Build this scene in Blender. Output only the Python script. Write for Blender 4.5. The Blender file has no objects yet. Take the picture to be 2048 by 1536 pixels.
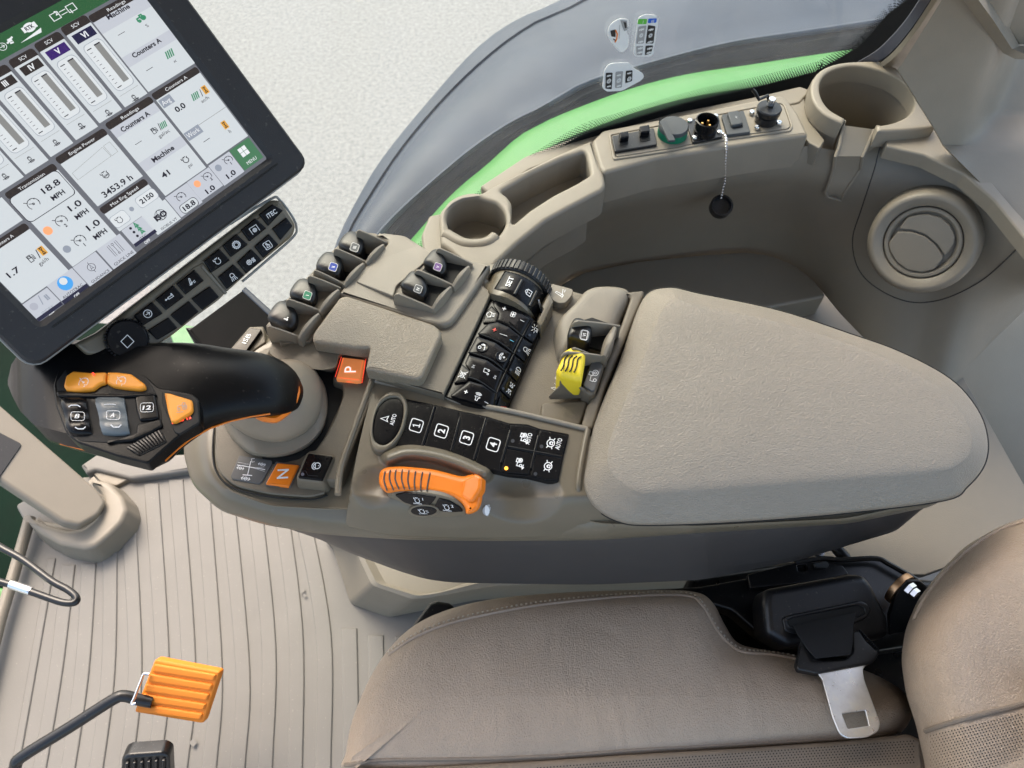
import bpy, bmesh, math, random
from mathutils import Vector, Matrix
from mathutils.bvhtree import BVHTree
from mathutils.geometry import tessellate_polygon
random.seed(4)
SC = bpy.context.scene
COL = SC.collection
R = math.radians
# ---------------------------------------------------------------- camera, world, sun, exposure
FPX, PITCH = 1560.0, R(57)
FW = Vector((0, math.cos(PITCH), -math.sin(PITCH)))
UP = Vector((0, math.sin(PITCH), math.cos(PITCH)))
RT = Vector((1, 0, 0))
CAM = -FW * 0.739
cd = bpy.data.cameras.new('camera'); cam = bpy.data.objects.new('camera', cd); COL.objects.link(cam)
cam.matrix_world = Matrix((( RT.x, UP.x, -FW.x, CAM.x), (RT.y, UP.y, -FW.y, CAM.y), (RT.z, UP.z, -FW.z, CAM.z), (0, 0, 0, 1)))
cd.sensor_width = 36; cd.lens = FPX / 2048 * 36; cd.clip_start = .02; cd.clip_end = 400
cd.dof.use_dof = True; cd.dof.focus_distance = .74; cd.dof.aperture_fstop = 16
SC.camera = cam
SUN_EL, SUN_AZ = R(52), R(-30)          # azimuth measured from +Y towards +X
w = bpy.data.worlds.new('World'); SC.world = w; w.use_nodes = True
nt = w.node_tree; bg = nt.nodes['Background']; sky = nt.nodes.new('ShaderNodeTexSky')
sky.sky_type = 'NISHITA'; sky.sun_disc = False; sky.sun_elevation = SUN_EL; sky.sun_rotation = SUN_AZ
sky.air_density = 1.0; sky.dust_density = 4.0; sky.ozone_density = 1.0
tn = nt.nodes.new('ShaderNodeMixRGB'); tn.blend_type = 'MULTIPLY'; tn.inputs[0].default_value = 1; tn.inputs[2].default_value = (1, .94, .83, 1)
nt.links.new(sky.outputs[0], tn.inputs[1]); nt.links.new(tn.outputs[0], bg.inputs[0]); bg.inputs[1].default_value = .15
sl = bpy.data.lights.new('sun', 'SUN'); so = bpy.data.objects.new('sun', sl); COL.objects.link(so)
sl.energy = .6; sl.angle = R(30); sl.color = (1, .96, .91)
sd = Vector((math.sin(SUN_AZ) * math.cos(SUN_EL), math.cos(SUN_AZ) * math.cos(SUN_EL), math.sin(SUN_EL)))
so.rotation_euler = sd.to_track_quat('Z', 'Y').to_euler()
SC.view_settings.view_transform = 'Standard'; SC.view_settings.look = 'None'
SC.view_settings.exposure = 1.9; SC.view_settings.gamma = 1
SC.render.engine = 'CYCLES'
SC.cycles.use_denoising = True
SC.cycles.max_bounces = 8; SC.cycles.diffuse_bounces = 5; SC.cycles.caustics_reflective = False; SC.cycles.caustics_refractive = False
# ---------------------------------------------------------------- picture measurements -> places in space
def T(ox, oy, k):
    return lambda pts: [(ox + a[0] / k, oy + a[1] / k) + tuple(a[2:]) for a in pts]
qA = T(0, 640, 4.267); qB = T(420, 440, 4.267); qC = T(780, 440, 4.267); qD = T(420, 700, 4.267); qE = T(720, 740, 4.267)
qF = T(1150, 0, 4.267); qG = T(840, 240, 3.2); qH = T(1568, 0, 4.267); qI = T(1400, 340, 3.1605); qJ = T(1400, 1000, 3.1605)
qK = T(640, 1050, 3.2); qL = T(0, 860, 3.2); qM = T(0, 1176, 4.267); qS = T(0, 0, 3.2); qS2 = T(0, 400, 3.2)
q1 = T(640, 0, 3.2); q2 = T(1080, 560, 4.8); q3 = T(1640, 0, 3.0711); q4 = T(360, 640, 3.84); q0 = T(0, 0, 1)
def ray(px, py):
    return (RT * ((px - 1024) / FPX) + UP * ((768 - py) / FPX) + FW).normalized()
class Pl:
    def __init__(s, p, n):
        s.p = Vector(p); s.n = Vector(n).normalized()
        if s.n.dot(FW) > 0: s.n = -s.n
        a = RT - s.n * RT.dot(s.n)
        s.u = a.normalized(); s.v = s.n.cross(s.u)
    def at(s, px, py, h=0):
        d = ray(px, py); t = (s.p - CAM).dot(s.n) / d.dot(s.n)
        return CAM + d * t + s.n * h
    def uv(s, P): q = P - s.p; return (q.dot(s.u), q.dot(s.v))
    def xyz(s, a, h=0): return s.p + s.u * a[0] + s.v * a[1] + s.n * h
    def up(s, h): return Pl(s.p + s.n * h, s.n)
def Z(z): return Pl((0, 0, z), (0, 0, 1))
def P(px, py, z): return Z(z).at(px, py)
def P3(a, b, c):
    A, B, C = P(*a), P(*b), P(*c); return Pl(A, (B - A).cross(C - A))
# ---------------------------------------------------------------- outlines
def rnd(poly, r=6, k=3):
    out = []; n = len(poly)
    for i in range(n):
        p0, p1, p2 = Vector(poly[i - 1][:2]), Vector(poly[i][:2]), Vector(poly[(i + 1) % n][:2])
        rr = poly[i][2] if len(poly[i]) > 2 else r
        a = p0 - p1; b = p2 - p1
        if rr <= 0 or a.length < 1e-6 or b.length < 1e-6: out.append(tuple(p1)); continue
        d = min(rr, a.length * .45, b.length * .45)
        A = p1 + a.normalized() * d; B = p1 + b.normalized() * d
        for j in range(k + 1):
            t = j / k; out.append(tuple(A * (1 - t) ** 2 + p1 * 2 * t * (1 - t) + B * t * t))
    return out
def spl(pts, k=5, closed=True):
    out = []; n = len(pts); V = [Vector(p) for p in pts]
    rng = range(n) if closed else range(n - 1)
    for i in rng:
        if closed: a, b, c, d = V[i - 1], V[i], V[(i + 1) % n], V[(i + 2) % n]
        else: a, b, c, d = V[max(i - 1, 0)], V[i], V[i + 1], V[min(i + 2, n - 1)]
        for j in range(k):
            t = j / k
            out.append(.5 * ((2 * b) + (c - a) * t + (2 * a - 5 * b + 4 * c - d) * t * t + (-a + 3 * b - 3 * c + d) * t ** 3))
    if not closed: out.append(V[-1])
    return [tuple(p) for p in out]
def resamp(pts, n, closed=True):
    V = [Vector(p) for p in pts]
    if closed: V.append(V[0])
    L = [0]
    for a, b in zip(V, V[1:]): L.append(L[-1] + (b - a).length)
    out = []; m = n if closed else n - 1; j = 0
    for i in range(n):
        t = L[-1] * i / m
        while j < len(L) - 2 and L[j + 1] < t: j += 1
        s = (t - L[j]) / max(L[j + 1] - L[j], 1e-9); out.append(V[j].lerp(V[j + 1], min(max(s, 0), 1)))
    return out
def circ(cx, cy, r, n=32, ry=None, rot=0):
    ry = ry or r; c, s = math.cos(rot), math.sin(rot)
    return [(cx + r * math.cos(t) * c - ry * math.sin(t) * s, cy + r * math.cos(t) * s + ry * math.sin(t) * c) for t in [2 * math.pi * i / n for i in range(n)]]
def area2(p): return sum(p[i - 1][0] * p[i][1] - p[i][0] * p[i - 1][1] for i in range(len(p))) / 2
def offs(p, d):                      # inset a CCW loop by d
    n = len(p); out = []
    for i in range(n):
        a, b, c = Vector(p[i - 1]), Vector(p[i]), Vector(p[(i + 1) % n])
        e1 = (b - a); e2 = (c - b)
        if e1.length < 1e-9: e1 = e2
        if e2.length < 1e-9: e2 = e1
        n1 = Vector((-e1.y, e1.x)).normalized(); n2 = Vector((-e2.y, e2.x)).normalized()
        m = n1 + n2
        if m.length < 1e-6: m = n1
        m.normalize(); k = d / max(m.dot(n1), .6); out.append(tuple(b + m * k))
    return out
# ---------------------------------------------------------------- shapes: each returns (verts, faces)
def bridge(F, a, b, n, rev=False):
    for i in range(n):
        j = (i + 1) % n; q = (a + i, a + j, b + j, b + i); F.append(q[::-1] if rev else q)
def solid(outer, pl, th, r=.0012, holes=(), seg=3, draft=0, h=0, bottom=True):
    """a slab whose top lies on plane pl (+h), rounded at its edges; holes = (loop, depth, draft, floor?)"""
    V = []; F = []
    o2 = [pl.uv(pl.at(x, y)) for x, y in [q[:2] for q in outer]]
    if area2(o2) < 0: o2.reverse()
    n = len(o2); rings = []
    prof = [(r * (1 - math.sin(a)), -r * (1 - math.cos(a))) for a in [math.pi / 2 * k / seg for k in range(seg + 1)]] if r > 0 else [(0, 0)]
    prof.append((-draft, -th))
    for ins, z in prof:
        rings.append(len(V)); V += [pl.xyz(a, h + z) for a in offs(o2, ins)]
    for a, b in zip(rings, rings[1:]): bridge(F, b, a, n)
    if bottom: F.append(tuple(range(rings[-1] + n - 1, rings[-1] - 1, -1)))
    top = [[pl.xyz(a, 0) for a in offs(o2, prof[0][0])]]; idx = list(range(rings[0], rings[0] + n))
    for hl in holes:
        lp, dep, dr = hl[0], hl[1], hl[2]
        h2 = [pl.uv(pl.at(x, y)) for x, y in [q[:2] for q in lp]]
        if area2(h2) < 0: h2.reverse()
        m = len(h2); rr = []
        pf = [(-a, b) for a, b in prof[:-1]] + [(dr, -dep)]
        for ins, z in pf:
            rr.append(len(V)); V += [pl.xyz(a, h + z) for a in offs(h2, ins)]
        for a, b in zip(rr, rr[1:]): bridge(F, a, b, m)
        if len(hl) < 4 or hl[3]: F.append(tuple(range(rr[-1], rr[-1] + m)))
        top.append([pl.xyz(a, 0) for a in offs(h2, pf[0][0])]); idx += list(range(rr[0], rr[0] + m))
    if len(top) == 1 and n <= 4: F.append(tuple(idx))
    else:
        fl = [[Vector(pl.uv(v)).to_3d() for v in t] for t in top]
        for t in tessellate_polygon(fl): F.append(tuple(idx[i] for i in t))
    return V, F
def flat(poly, pl, h=.0003):
    return [pl.at(x, y, h) for x, y in poly], [tuple(range(len(poly)))]
def pillow(outer, pl, hmax, th, p=5, q=2, ring=7, base_ins=0, cx=None):
    """a cushion: outline on pl, swelling hmax above it, body th deep below"""
    o = [pl.at(a[0], a[1]) for a in outer]; n = len(o); c = sum(o, Vector()) / n
    if cx: c = pl.at(*cx)
    V = []; F = []; st = []
    for s_, z in [(1 - base_ins, -th)] + [(1, 0)]:
        st.append(len(V)); V += [c + (a - c) * s_ + pl.n * z for a in o]
    for k in range(1, ring + 1):
        s_ = math.cos(math.pi / 2 * k / (ring + .6)) ** .55
        z = hmax * max(0, 1 - s_ ** p) ** (1 / q)
        st.append(len(V)); V += [c + (a - c) * s_ + pl.n * z for a in o]
    for a, b in zip(st, st[1:]): bridge(F, a, b, n)
    V.append(c + pl.n * hmax); m = len(V) - 1
    for i in range(n): F.append((st[-1] + i, st[-1] + (i + 1) % n, m))
    F.append(tuple(range(n - 1, -1, -1)))
    return V, F
def loft(loops, cap0=True, cap1=True, closed=True):
    V = []; F = []; n = len(loops[0]); st = []
    for L in loops: st.append(len(V)); V += [Vector(a) for a in L]
    for a, b in zip(st, st[1:]):
        if closed: bridge(F, a, b, n)
        else:
            for i in range(n - 1): F.append((a + i, a + i + 1, b + i + 1, b + i))
    if closed and cap0: F.append(tuple(range(st[0] + n - 1, st[0] - 1, -1)))
    if closed and cap1: F.append(tuple(range(st[-1], st[-1] + n)))
    return V, F
def sheet(rows, th=.002, d=None):
    """grid of points thickened along d"""
    V, F = loft(rows, closed=False); n = len(rows[0]); m = len(rows); N = len(V)
    d = Vector(d or (0, 0, -1)) * th
    V = V + [v + d for v in V]; F = F + [tuple(N + i for i in f[::-1]) for f in F]
    edge = [i for i in range(n)] + [n * k + n - 1 for k in range(1, m)] + [n * (m - 1) + i for i in range(n - 2, -1, -1)] + [n * k for k in range(m - 2, 0, -1)]
    for i in range(len(edge)):
        a, b = edge[i], edge[(i + 1) % len(edge)]; F.append((b, a, N + a, N + b))
    return V, F
def tube(path, r, n=10, closed=False, cap=True):
    pts = [Vector(p) for p in path]; V = []; F = []; m = len(pts); up = None; st = []
    for i, p in enumerate(pts):
        if closed: t = pts[(i + 1) % m] - pts[i - 1]
        else: t = pts[min(i + 1, m - 1)] - pts[max(i - 1, 0)]
        if t.length < 1e-9: t = Vector((0, 0, 1))
        t.normalize()
        if up is None: up = Vector((0, 0, 1)) if abs(t.z) < .9 else Vector((1, 0, 0))
        a = t.cross(up).normalized(); up = a.cross(t).normalized()
        rr = r[i] if isinstance(r, (list, tuple)) else r
        st.append(len(V)); V += [p + a * rr * math.cos(2 * math.pi * k / n) + up * rr * math.sin(2 * math.pi * k / n) for k in range(n)]
    for a, b in zip(st, st[1:]): bridge(F, a, b, n)
    if closed: bridge(F, st[-1], st[0], n)
    elif cap: F.append(tuple(range(n - 1, -1, -1))); F.append(tuple(range(st[-1], st[-1] + n)))
    return V, F
def cyl(c, ax, prof, n=40):
    """lathe: prof = [(radius, height)] along ax from c"""
    c = Vector(c); ax = Vector(ax).normalized(); a = ax.orthogonal().normalized(); b = ax.cross(a)
    loops = [[c + ax * h + (a * math.cos(2 * math.pi * i / n) + b * math.sin(2 * math.pi * i / n)) * max(r, 1e-5) for i in range(n)] for r, h in prof]
    return loft(loops)
def box(c, sx, sy, sz, M=None):
    V = [Vector((x * sx / 2, y * sy / 2, z * sz / 2)) for x in (-1, 1) for y in (-1, 1) for z in (-1, 1)]
    V = [Vector(c) + (M @ v if M else v) for v in V]
    return V, [(0, 1, 3, 2), (4, 6, 7, 5), (0, 4, 5, 1), (2, 3, 7, 6), (0, 2, 6, 4), (1, 5, 7, 3)]
def vplate(pts, th, y=None):
    """upright plate: pts = (px,py,z) around its outline, thickened along its normal"""
    Q = [P(*p) for p in pts]; n_ = Vector()
    for i in range(len(Q)): n_ += Q[i - 1].cross(Q[i])
    n_.normalize(); N = len(Q); V = [q + n_ * th / 2 for q in Q] + [q - n_ * th / 2 for q in Q]; F = [tuple(range(N)), tuple(range(2 * N - 1, N - 1, -1))]
    for i in range(N): j = (i + 1) % N; F.append((i, N + i, N + j, j))
    return V, F
# ---------------------------------------------------------------- objects
BASE = {}
def tag(o, label=None, cat=None, group=None, kind=None):
    for k, v in (('label', label), ('category', cat), ('group', group), ('kind', kind)):
        if v: o[k] = v
    return o
def root(name, loc, label, cat, group=None):
    o = bpy.data.objects.new(name, None); COL.objects.link(o); o.location = loc; o.empty_display_size = .02
    BASE[o.name] = Vector(loc); return tag(o, label, cat, group)
def obj(name, pieces, parent=None, label=None, cat=None, group=None, kind=None, sharp=38, wn=True, bev=0, sub=0, uvs=None):
    V = []; F = []; MI = []; mats = []
    for (v, f), m in pieces:
        k = len(V); V += v; F += [tuple(k + i for i in q) for q in f]
        if m not in mats: mats.append(m)
        MI += [mats.index(m)] * len(f)
    b = BASE[parent.name] if parent else sum(V, Vector()) / max(len(V), 1)
    me = bpy.data.meshes.new(name); me.from_pydata([tuple(v - b) for v in V], [], F)
    for m in mats: me.materials.append(m)
    me.polygons.foreach_set('material_index', MI)
    bm = bmesh.new(); bm.from_mesh(me); bmesh.ops.recalc_face_normals(bm, faces=bm.faces)
    lim = R(sharp)
    for f in bm.faces: f.smooth = True
    for e in bm.edges: e.smooth = len(e.link_faces) == 2 and e.calc_face_angle(0) < lim
    bm.to_mesh(me); bm.free(); me.update()
    o = bpy.data.objects.new(name, me); COL.objects.link(o)
    if parent: o.parent = parent
    else: o.location = b
    BASE[o.name] = b
    if bev: md = o.modifiers.new('bevel', 'BEVEL'); md.width = bev; md.segments = 2; md.limit_method = 'ANGLE'; md.angle_limit = R(35)
    if sub: md = o.modifiers.new('sub', 'SUBSURF'); md.levels = md.render_levels = sub
    if wn: md = o.modifiers.new('wn', 'WEIGHTED_NORMAL'); md.keep_sharp = True
    return tag(o, label, cat, group, kind)
def drop(shape, px, py):
    """where the line of sight meets a built shape"""
    b = BVHTree.FromPolygons([tuple(v) for v in shape[0]], shape[1]); d = ray(px, py)
    h = b.ray_cast(CAM, d); return (h[0], h[1]) if h[0] else (None, None)
class Surf:
    def __init__(s, shape, fb): s.b = BVHTree.FromPolygons([tuple(v) for v in shape[0]], shape[1]); s.fb = fb
    def at(s, px, py, h=0):
        d = ray(px, py); q = s.b.ray_cast(CAM, d)
        if q[0] is None: return s.fb.at(px, py, h)
        n = q[1] if q[1].dot(d) < 0 else -q[1]
        return q[0] + n * h
    def plane(s, px, py, e=6):
        a, b, c = s.at(px - e, py - e), s.at(px + e, py - e), s.at(px, py + e)
        return Pl((a + b + c) / 3, (b - a).cross(c - a))
# ---------------------------------------------------------------- lettering and symbols
_tc = {}
def textmesh(s, bold=0):
    k = (s, bold)
    if k not in _tc:
        c = bpy.data.curves.new('t', 'FONT'); c.body = s; c.size = 1; c.offset = bold; c.resolution_u = 3
        o = bpy.data.objects.new('t', c); COL.objects.link(o); dg = bpy.context.evaluated_depsgraph_get(); dg.update()
        me = bpy.data.meshes.new_from_object(o.evaluated_get(dg))
        V = [v.co.copy() for v in me.vertices]; F = [tuple(p.vertices) for p in me.polygons]
        bpy.data.objects.remove(o); bpy.data.curves.remove(c); bpy.data.meshes.remove(me)
        x0 = min(v.x for v in V); x1 = max(v.x for v in V)
        _tc[k] = ([(v.x - (x0 + x1) / 2, v.y - .345) for v in V], F, x1 - x0)
    return _tc[k]
def strip(pts, w, closed=False):
    P_ = [Vector(p) for p in pts]; n = len(P_); V = []; F = []
    for i in range(n):
        a = P_[i - 1] if (i or closed) else P_[i]; b = P_[(i + 1) % n] if (i < n - 1 or closed) else P_[i]
        e1 = (P_[i] - a); e2 = (b - P_[i])
        if e1.length < 1e-9: e1 = e2
        if e2.length < 1e-9: e2 = e1
        if e1.length < 1e-9: e1 = e2 = Vector((1, 0))
        n1 = Vector((-e1.y, e1.x)).normalized(); n2 = Vector((-e2.y, e2.x)).normalized(); m = n1 + n2
        if m.length < .2: m = n1
        m.normalize(); k = w / 2 / max(m.dot(n1), .5)
        V += [P_[i] + m * k, P_[i] - m * k]
    for i in range(n if closed else n - 1): j = (i + 1) % n; F.append((2 * i, 2 * j, 2 * j + 1, 2 * i + 1))
    return V, F
def arc(cx, cy, r, a0, a1, n=14, ry=None):
    return [(cx + r * math.cos(R(a0 + (a1 - a0) * i / n)), cy + (ry or r) * math.sin(R(a0 + (a1 - a0) * i / n))) for i in range(n + 1)]
def rect(x0, y0, x1, y1): return [(x0, y0), (x1, y0), (x1, y1), (x0, y1), (x0, y0)]
def gear(cx, cy, r, n=10): return [(cx + (r if i % 4 < 2 else r * .78) * math.cos(2 * math.pi * i / (4 * n)), cy + (r if i % 4 < 2 else r * .78) * math.sin(2 * math.pi * i / (4 * n))) for i in range(4 * n + 1)]
TRACT = [rect(-.1, .05, .35, .6), [(-.1, .25), (-.8, .2), (-.85, -.2), (-.5, -.25)], arc(.35, -.15, .38, 0, 360), arc(.35, -.15, .15, 0, 360, 8), arc(-.6, -.4, .2, 0, 360, 10)]
ENG = [[(-.45, .5), (.3, .5)], [(-.1, .5), (-.1, .3)], arc(0, -.2, .55, 130, 410, 16), [(-.35, .2), (-.7, .2), (-.7, .55)], [(.35, .2), (.6, .4)]]
GAUGE = [arc(0, 0, .75, -40, 220, 20), [(0, 0), (-.5, .3)], arc(0, 0, .12, 0, 360, 8), [(.4, .45), (.55, .6)], [(0, .6), (0, .78)], [(-.9, .75), (-.6, .5)], [(.62, 0), (.78, 0)]]
ICON = {
 'one': [[(-.45, .6), (.05, .9), (.05, -.9)], [(-.5, -.9), (.6, -.9)]], 'tractor': TRACT, 'engine': ENG, 'gauge': GAUGE,
 'tractorauto': TRACT + [[(-.95, -.9), (.2, -.9)]],
 'lock': [rect(-.45, -.7, .45, .1), arc(0, .1, .32, 0, 180, 10), [(0, -.2), (0, -.45)]],
 'locks': [arc(.25, 0, .45, -90, 90, 12), [(.25, .45), (-.1, .45), (-.1, -.45), (.25, -.45)], arc(-.1, 0, .3, 90, 270, 10), arc(-.1, 0, .55, 100, 260, 10), [(.35, 0), (.5, 0)]],
 'arrowc': [arc(0, 0, .8, 0, 360, 24), [(-.5, 0), (.45, 0)], [(.05, .4), (.45, 0), (.05, -.4)]],
 'cylinder': [rect(-.3, -.2, .8, .2), [(-.3, 0), (-.75, 0)], arc(-.85, 0, .12, 0, 360, 8), arc(.7, .45, .1, 0, 360, 8)],
 'arm': [[(-.7, -.6), (.7, -.2)], arc(-.3, -.45, .2, 0, 360, 10), [(-.45, -.35), (-.1, .7), (.1, .6), (-.1, -.4)], [(.3, -.6), (.7, -.55)]],
 'hand': [arc(-.2, .35, .3, 0, 180, 8), [(-.5, .35), (-.3, -.7), (.1, -.7), (.1, .35)], [(.3, -.7), (.8, .1)], [(.5, -.1), (.8, .1), (.85, -.25)]],
 'sun': [arc(0, 0, .42, 0, 360, 18), gear(0, 0, .8, 14)],
 'pto': [[(-.8, -.7), (-.8, .7), (.8, .7), (.8, -.7)], gear(0, -.1, .4, 8), arc(0, -.1, .15, 0, 360, 8)],
 'gear': [gear(0, 0, .8, 9), arc(0, 0, .35, 0, 360, 10)],
 'gearheat': [gear(-.4, 0, .5, 8), arc(-.4, 0, .18, 0, 360, 8)] + [[(x, -.5), (x + .1, -.2), (x, .1), (x + .1, .4)] for x in (.3, .52, .74)],
 'light': [arc(0, .35, .4, 0, 180, 10), [(-.4, .35), (-.4, 0), (.4, 0), (.4, .35)]] + [[(x, -.15), (x * 1.5, -.8)] for x in (-.4, -.15, .15, .4)],
 'beam': [arc(.05, 0, .5, -90, 90, 10), [(.05, .5), (-.05, .5), (-.05, -.5), (.05, -.5)]] + [[(-.25, y), (-.85, y - .12)] for y in (-.4, -.13, .13, .4)],
 'lamps': [arc(.3, 0, .3, -90, 90, 8), [(.3, .3), (.3, -.3)], arc(-.3, 0, .3, 90, 270, 8), [(-.3, .3), (-.3, -.3)]] + [[(s * .7, y), (s * .98, y * 1.5)] for s in (-1, 1) for y in (-.3, 0, .3)],
 'seat': [rnd(rect(-.75, -.75, .75, .75)[:4], .3) + [(-.6, -.75)], arc(-.1, .35, .16, 0, 360, 8), [(-.1, .1), (-.35, -.4), (.3, -.45), (.1, .1), (-.1, .1)], [(.1, .15), (.45, -.1)]],
 'beacon': [rect(-.3, -.5, .3, -.3), [(-.22, -.3), (-.22, .2), (.22, .2), (.22, -.3)], [(0, .45), (0, .8)], [(-.35, .35), (-.65, .6)], [(.35, .35), (.65, .6)], [(-.45, 0), (-.8, 0)], [(.45, 0), (.8, 0)]],
 'fan': [[(0, 0)] + arc(.35 * math.cos(R(a)), .35 * math.sin(R(a)), .32, a - 150, a + 150, 10) + [(0, 0)] for a in (45, 135, 225, 315)],
 'defrost': [arc(0, .45, .4, 20, 160, 8), [(-.6, .5), (-.45, -.1), (.45, -.1), (.6, .5)], [(-.3, -.3), (-.2, -.55), (-.3, -.8)], [(0, -.3), (.1, -.55), (0, -.8)], [(.3, -.3), (.4, -.55), (.3, -.8)]],
 'voice': [arc(-.35, .4, .28, 0, 360, 10), arc(0, -.1, .3, -60, 60, 6), arc(0, -.1, .5, -60, 60, 6), [(-.7, -.6), (-.45, -.75), (.2, -.5), (.5, -.1)]],
 'phone': [[(-.6, .3), (-.7, 0), (-.35, -.05), (-.3, .15), (.3, .15), (.35, -.05), (.7, 0), (.6, .3), (0, .5), (-.6, .3)], [(0, -.2), (0, -.7)], [(-.2, -.45), (0, -.7), (.2, -.45)]],
 'note': [arc(-.4, -.5, .18, 0, 360, 8), arc(.4, -.4, .18, 0, 360, 8), [(-.22, -.5), (-.22, .6), (.58, .7), (.58, -.4)]],
 'skipf': [[(-.5, -.5), (-.5, .5), (.4, 0), (-.5, -.5)], [(.5, -.5), (.5, .5)]],
 'mute': [[(-.6, -.2), (-.2, -.2), (.2, -.6), (.2, .6), (-.2, .2), (-.6, .2), (-.6, -.2)], [(-.75, -.75), (.75, .75)], [(-.75, .75), (.75, -.75)], [(.45, -.4), (.45, .4)]],
 'speaker': [[(-.6, -.2), (-.2, -.2), (.1, -.5), (.1, .5), (-.2, .2), (-.6, .2), (-.6, -.2)], arc(.1, 0, .4, -50, 50, 6), arc(.1, 0, .6, -50, 50, 6), arc(.1, 0, .8, -50, 50, 6)],
 'plus': [[(-.6, 0), (.6, 0)], [(0, -.6), (0, .6)]], 'minus': [[(0, -.6), (0, .6)]], 'bar': [[(0, -1), (0, 1)]],
 'tri': [[(-.8, -.7), (.8, -.7), (0, .75), (-.8, -.7)], [(-.4, -.47), (.4, -.47), (0, .25), (-.4, -.47)]],
 'steer': [[(-.15, .85), (-.55, -.55), (-.15, -.3), (.5, -.45), (-.15, .85)]],
 'wheel2': [arc(0, 0, .6, 0, 360, 18), rect(-.22, -.3, .22, .05), arc(0, .05, .15, 0, 180, 8), [(-.9, .45), (-.55, .3)], [(-.9, -.45), (-.55, -.3)], [(.9, .45), (.55, .3)], [(.9, -.45), (.55, -.3)]],
 'drive': [rect(.0, .1, .55, .55), arc(.35, -.05, .3, 0, 360, 12), arc(.35, -.05, .1, 0, 360, 8), [(0, .3), (-.6, .3), (-.6, -.1)], arc(-.45, -.3, .2, 0, 360, 10), [(-.2, -.7), (-.8, -.7)], [(-.6, -.5), (-.9, -.7), (-.6, -.9)]],
 'pattern': [[(0, -.7), (0, .75)], [(-.9, .15), (.9, -.05)], [(-.3, -.7), (.3, -.7)], [(-.9, .45), (-.1, .05), (-.9, -.05), (-.9, .45)], [(.9, .25), (.1, 0), (.9, -.3), (.9, .25)]],
 'arrows': [[(-.8, 0), (.8, 0)], [(-.5, .3), (-.8, 0), (-.5, -.3)], [(.5, .3), (.8, 0), (.5, -.3)], arc(0, 0, .28, 0, 360, 10)],
 'turtle': [arc(0, -.1, .55, 0, 180, 10) + [(.55, -.1), (-.55, -.1)], [(.55, 0), (.85, .15)], [(-.3, -.1), (-.35, -.4)], [(.3, -.1), (.35, -.4)]],
 'gas': [rect(-.6, -.7, .1, .7), rect(-.45, .1, -.05, .5), [(.1, .1), (.35, .1), (.35, -.5), (.6, -.5), (.6, .35), (.35, .6)]],
 'hour': [[(-.5, .8), (.5, .8), (-.5, -.8), (.5, -.8), (-.5, .8)]],
 'acre': [[(-.8 + k * .4, -.7), (-.4 + k * .4, .7)] for k in range(4)],
 'lockdev': [rect(-.3, -.1, .3, .45), arc(0, .45, .22, 0, 180, 8), [(-.8, -.5), (.8, -.5)], rect(-.3, -.7, .5, -.35)],
 'swap': [rect(-.95, -.3, -.35, .3), rect(.35, -.3, .95, .3), [(-.25, .15), (.25, .15)], [(-.25, -.15), (.25, -.15)]],
 'compass': [arc(0, 0, .6, 0, 360, 20), [(0, .4), (-.25, -.3), (0, -.15), (.25, -.3), (0, .4)], [(0, .6), (0, .95)], [(0, -.6), (0, -.95)]],
 'lanes': [[(x, -.9), (x, .9)] for x in (-.7, -.45, .45, .7)] + [[(0, -.7), (0, .5)], arc(0, .7, .15, 0, 360, 8), arc(0, -.75, .12, 0, 360, 8)],
 'globe': [arc(0, 0, .85, 0, 360, 20), arc(0, 0, .4, 0, 360, 16, .85), [(-.85, 0), (.85, 0)]],
 'sat': [rect(-.2, -.15, .2, .15), [(.2, .1), (.7, .3)], [(-.2, -.1), (-.7, -.3)], [(-.3, -.5), (.3, -.6)]],
 'usb': [[(0, -.8), (0, .7)], [(0, -.3), (.4, 0), (.4, .3)], [(0, -.5), (-.4, -.2), (-.4, .1)]],
}
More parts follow.
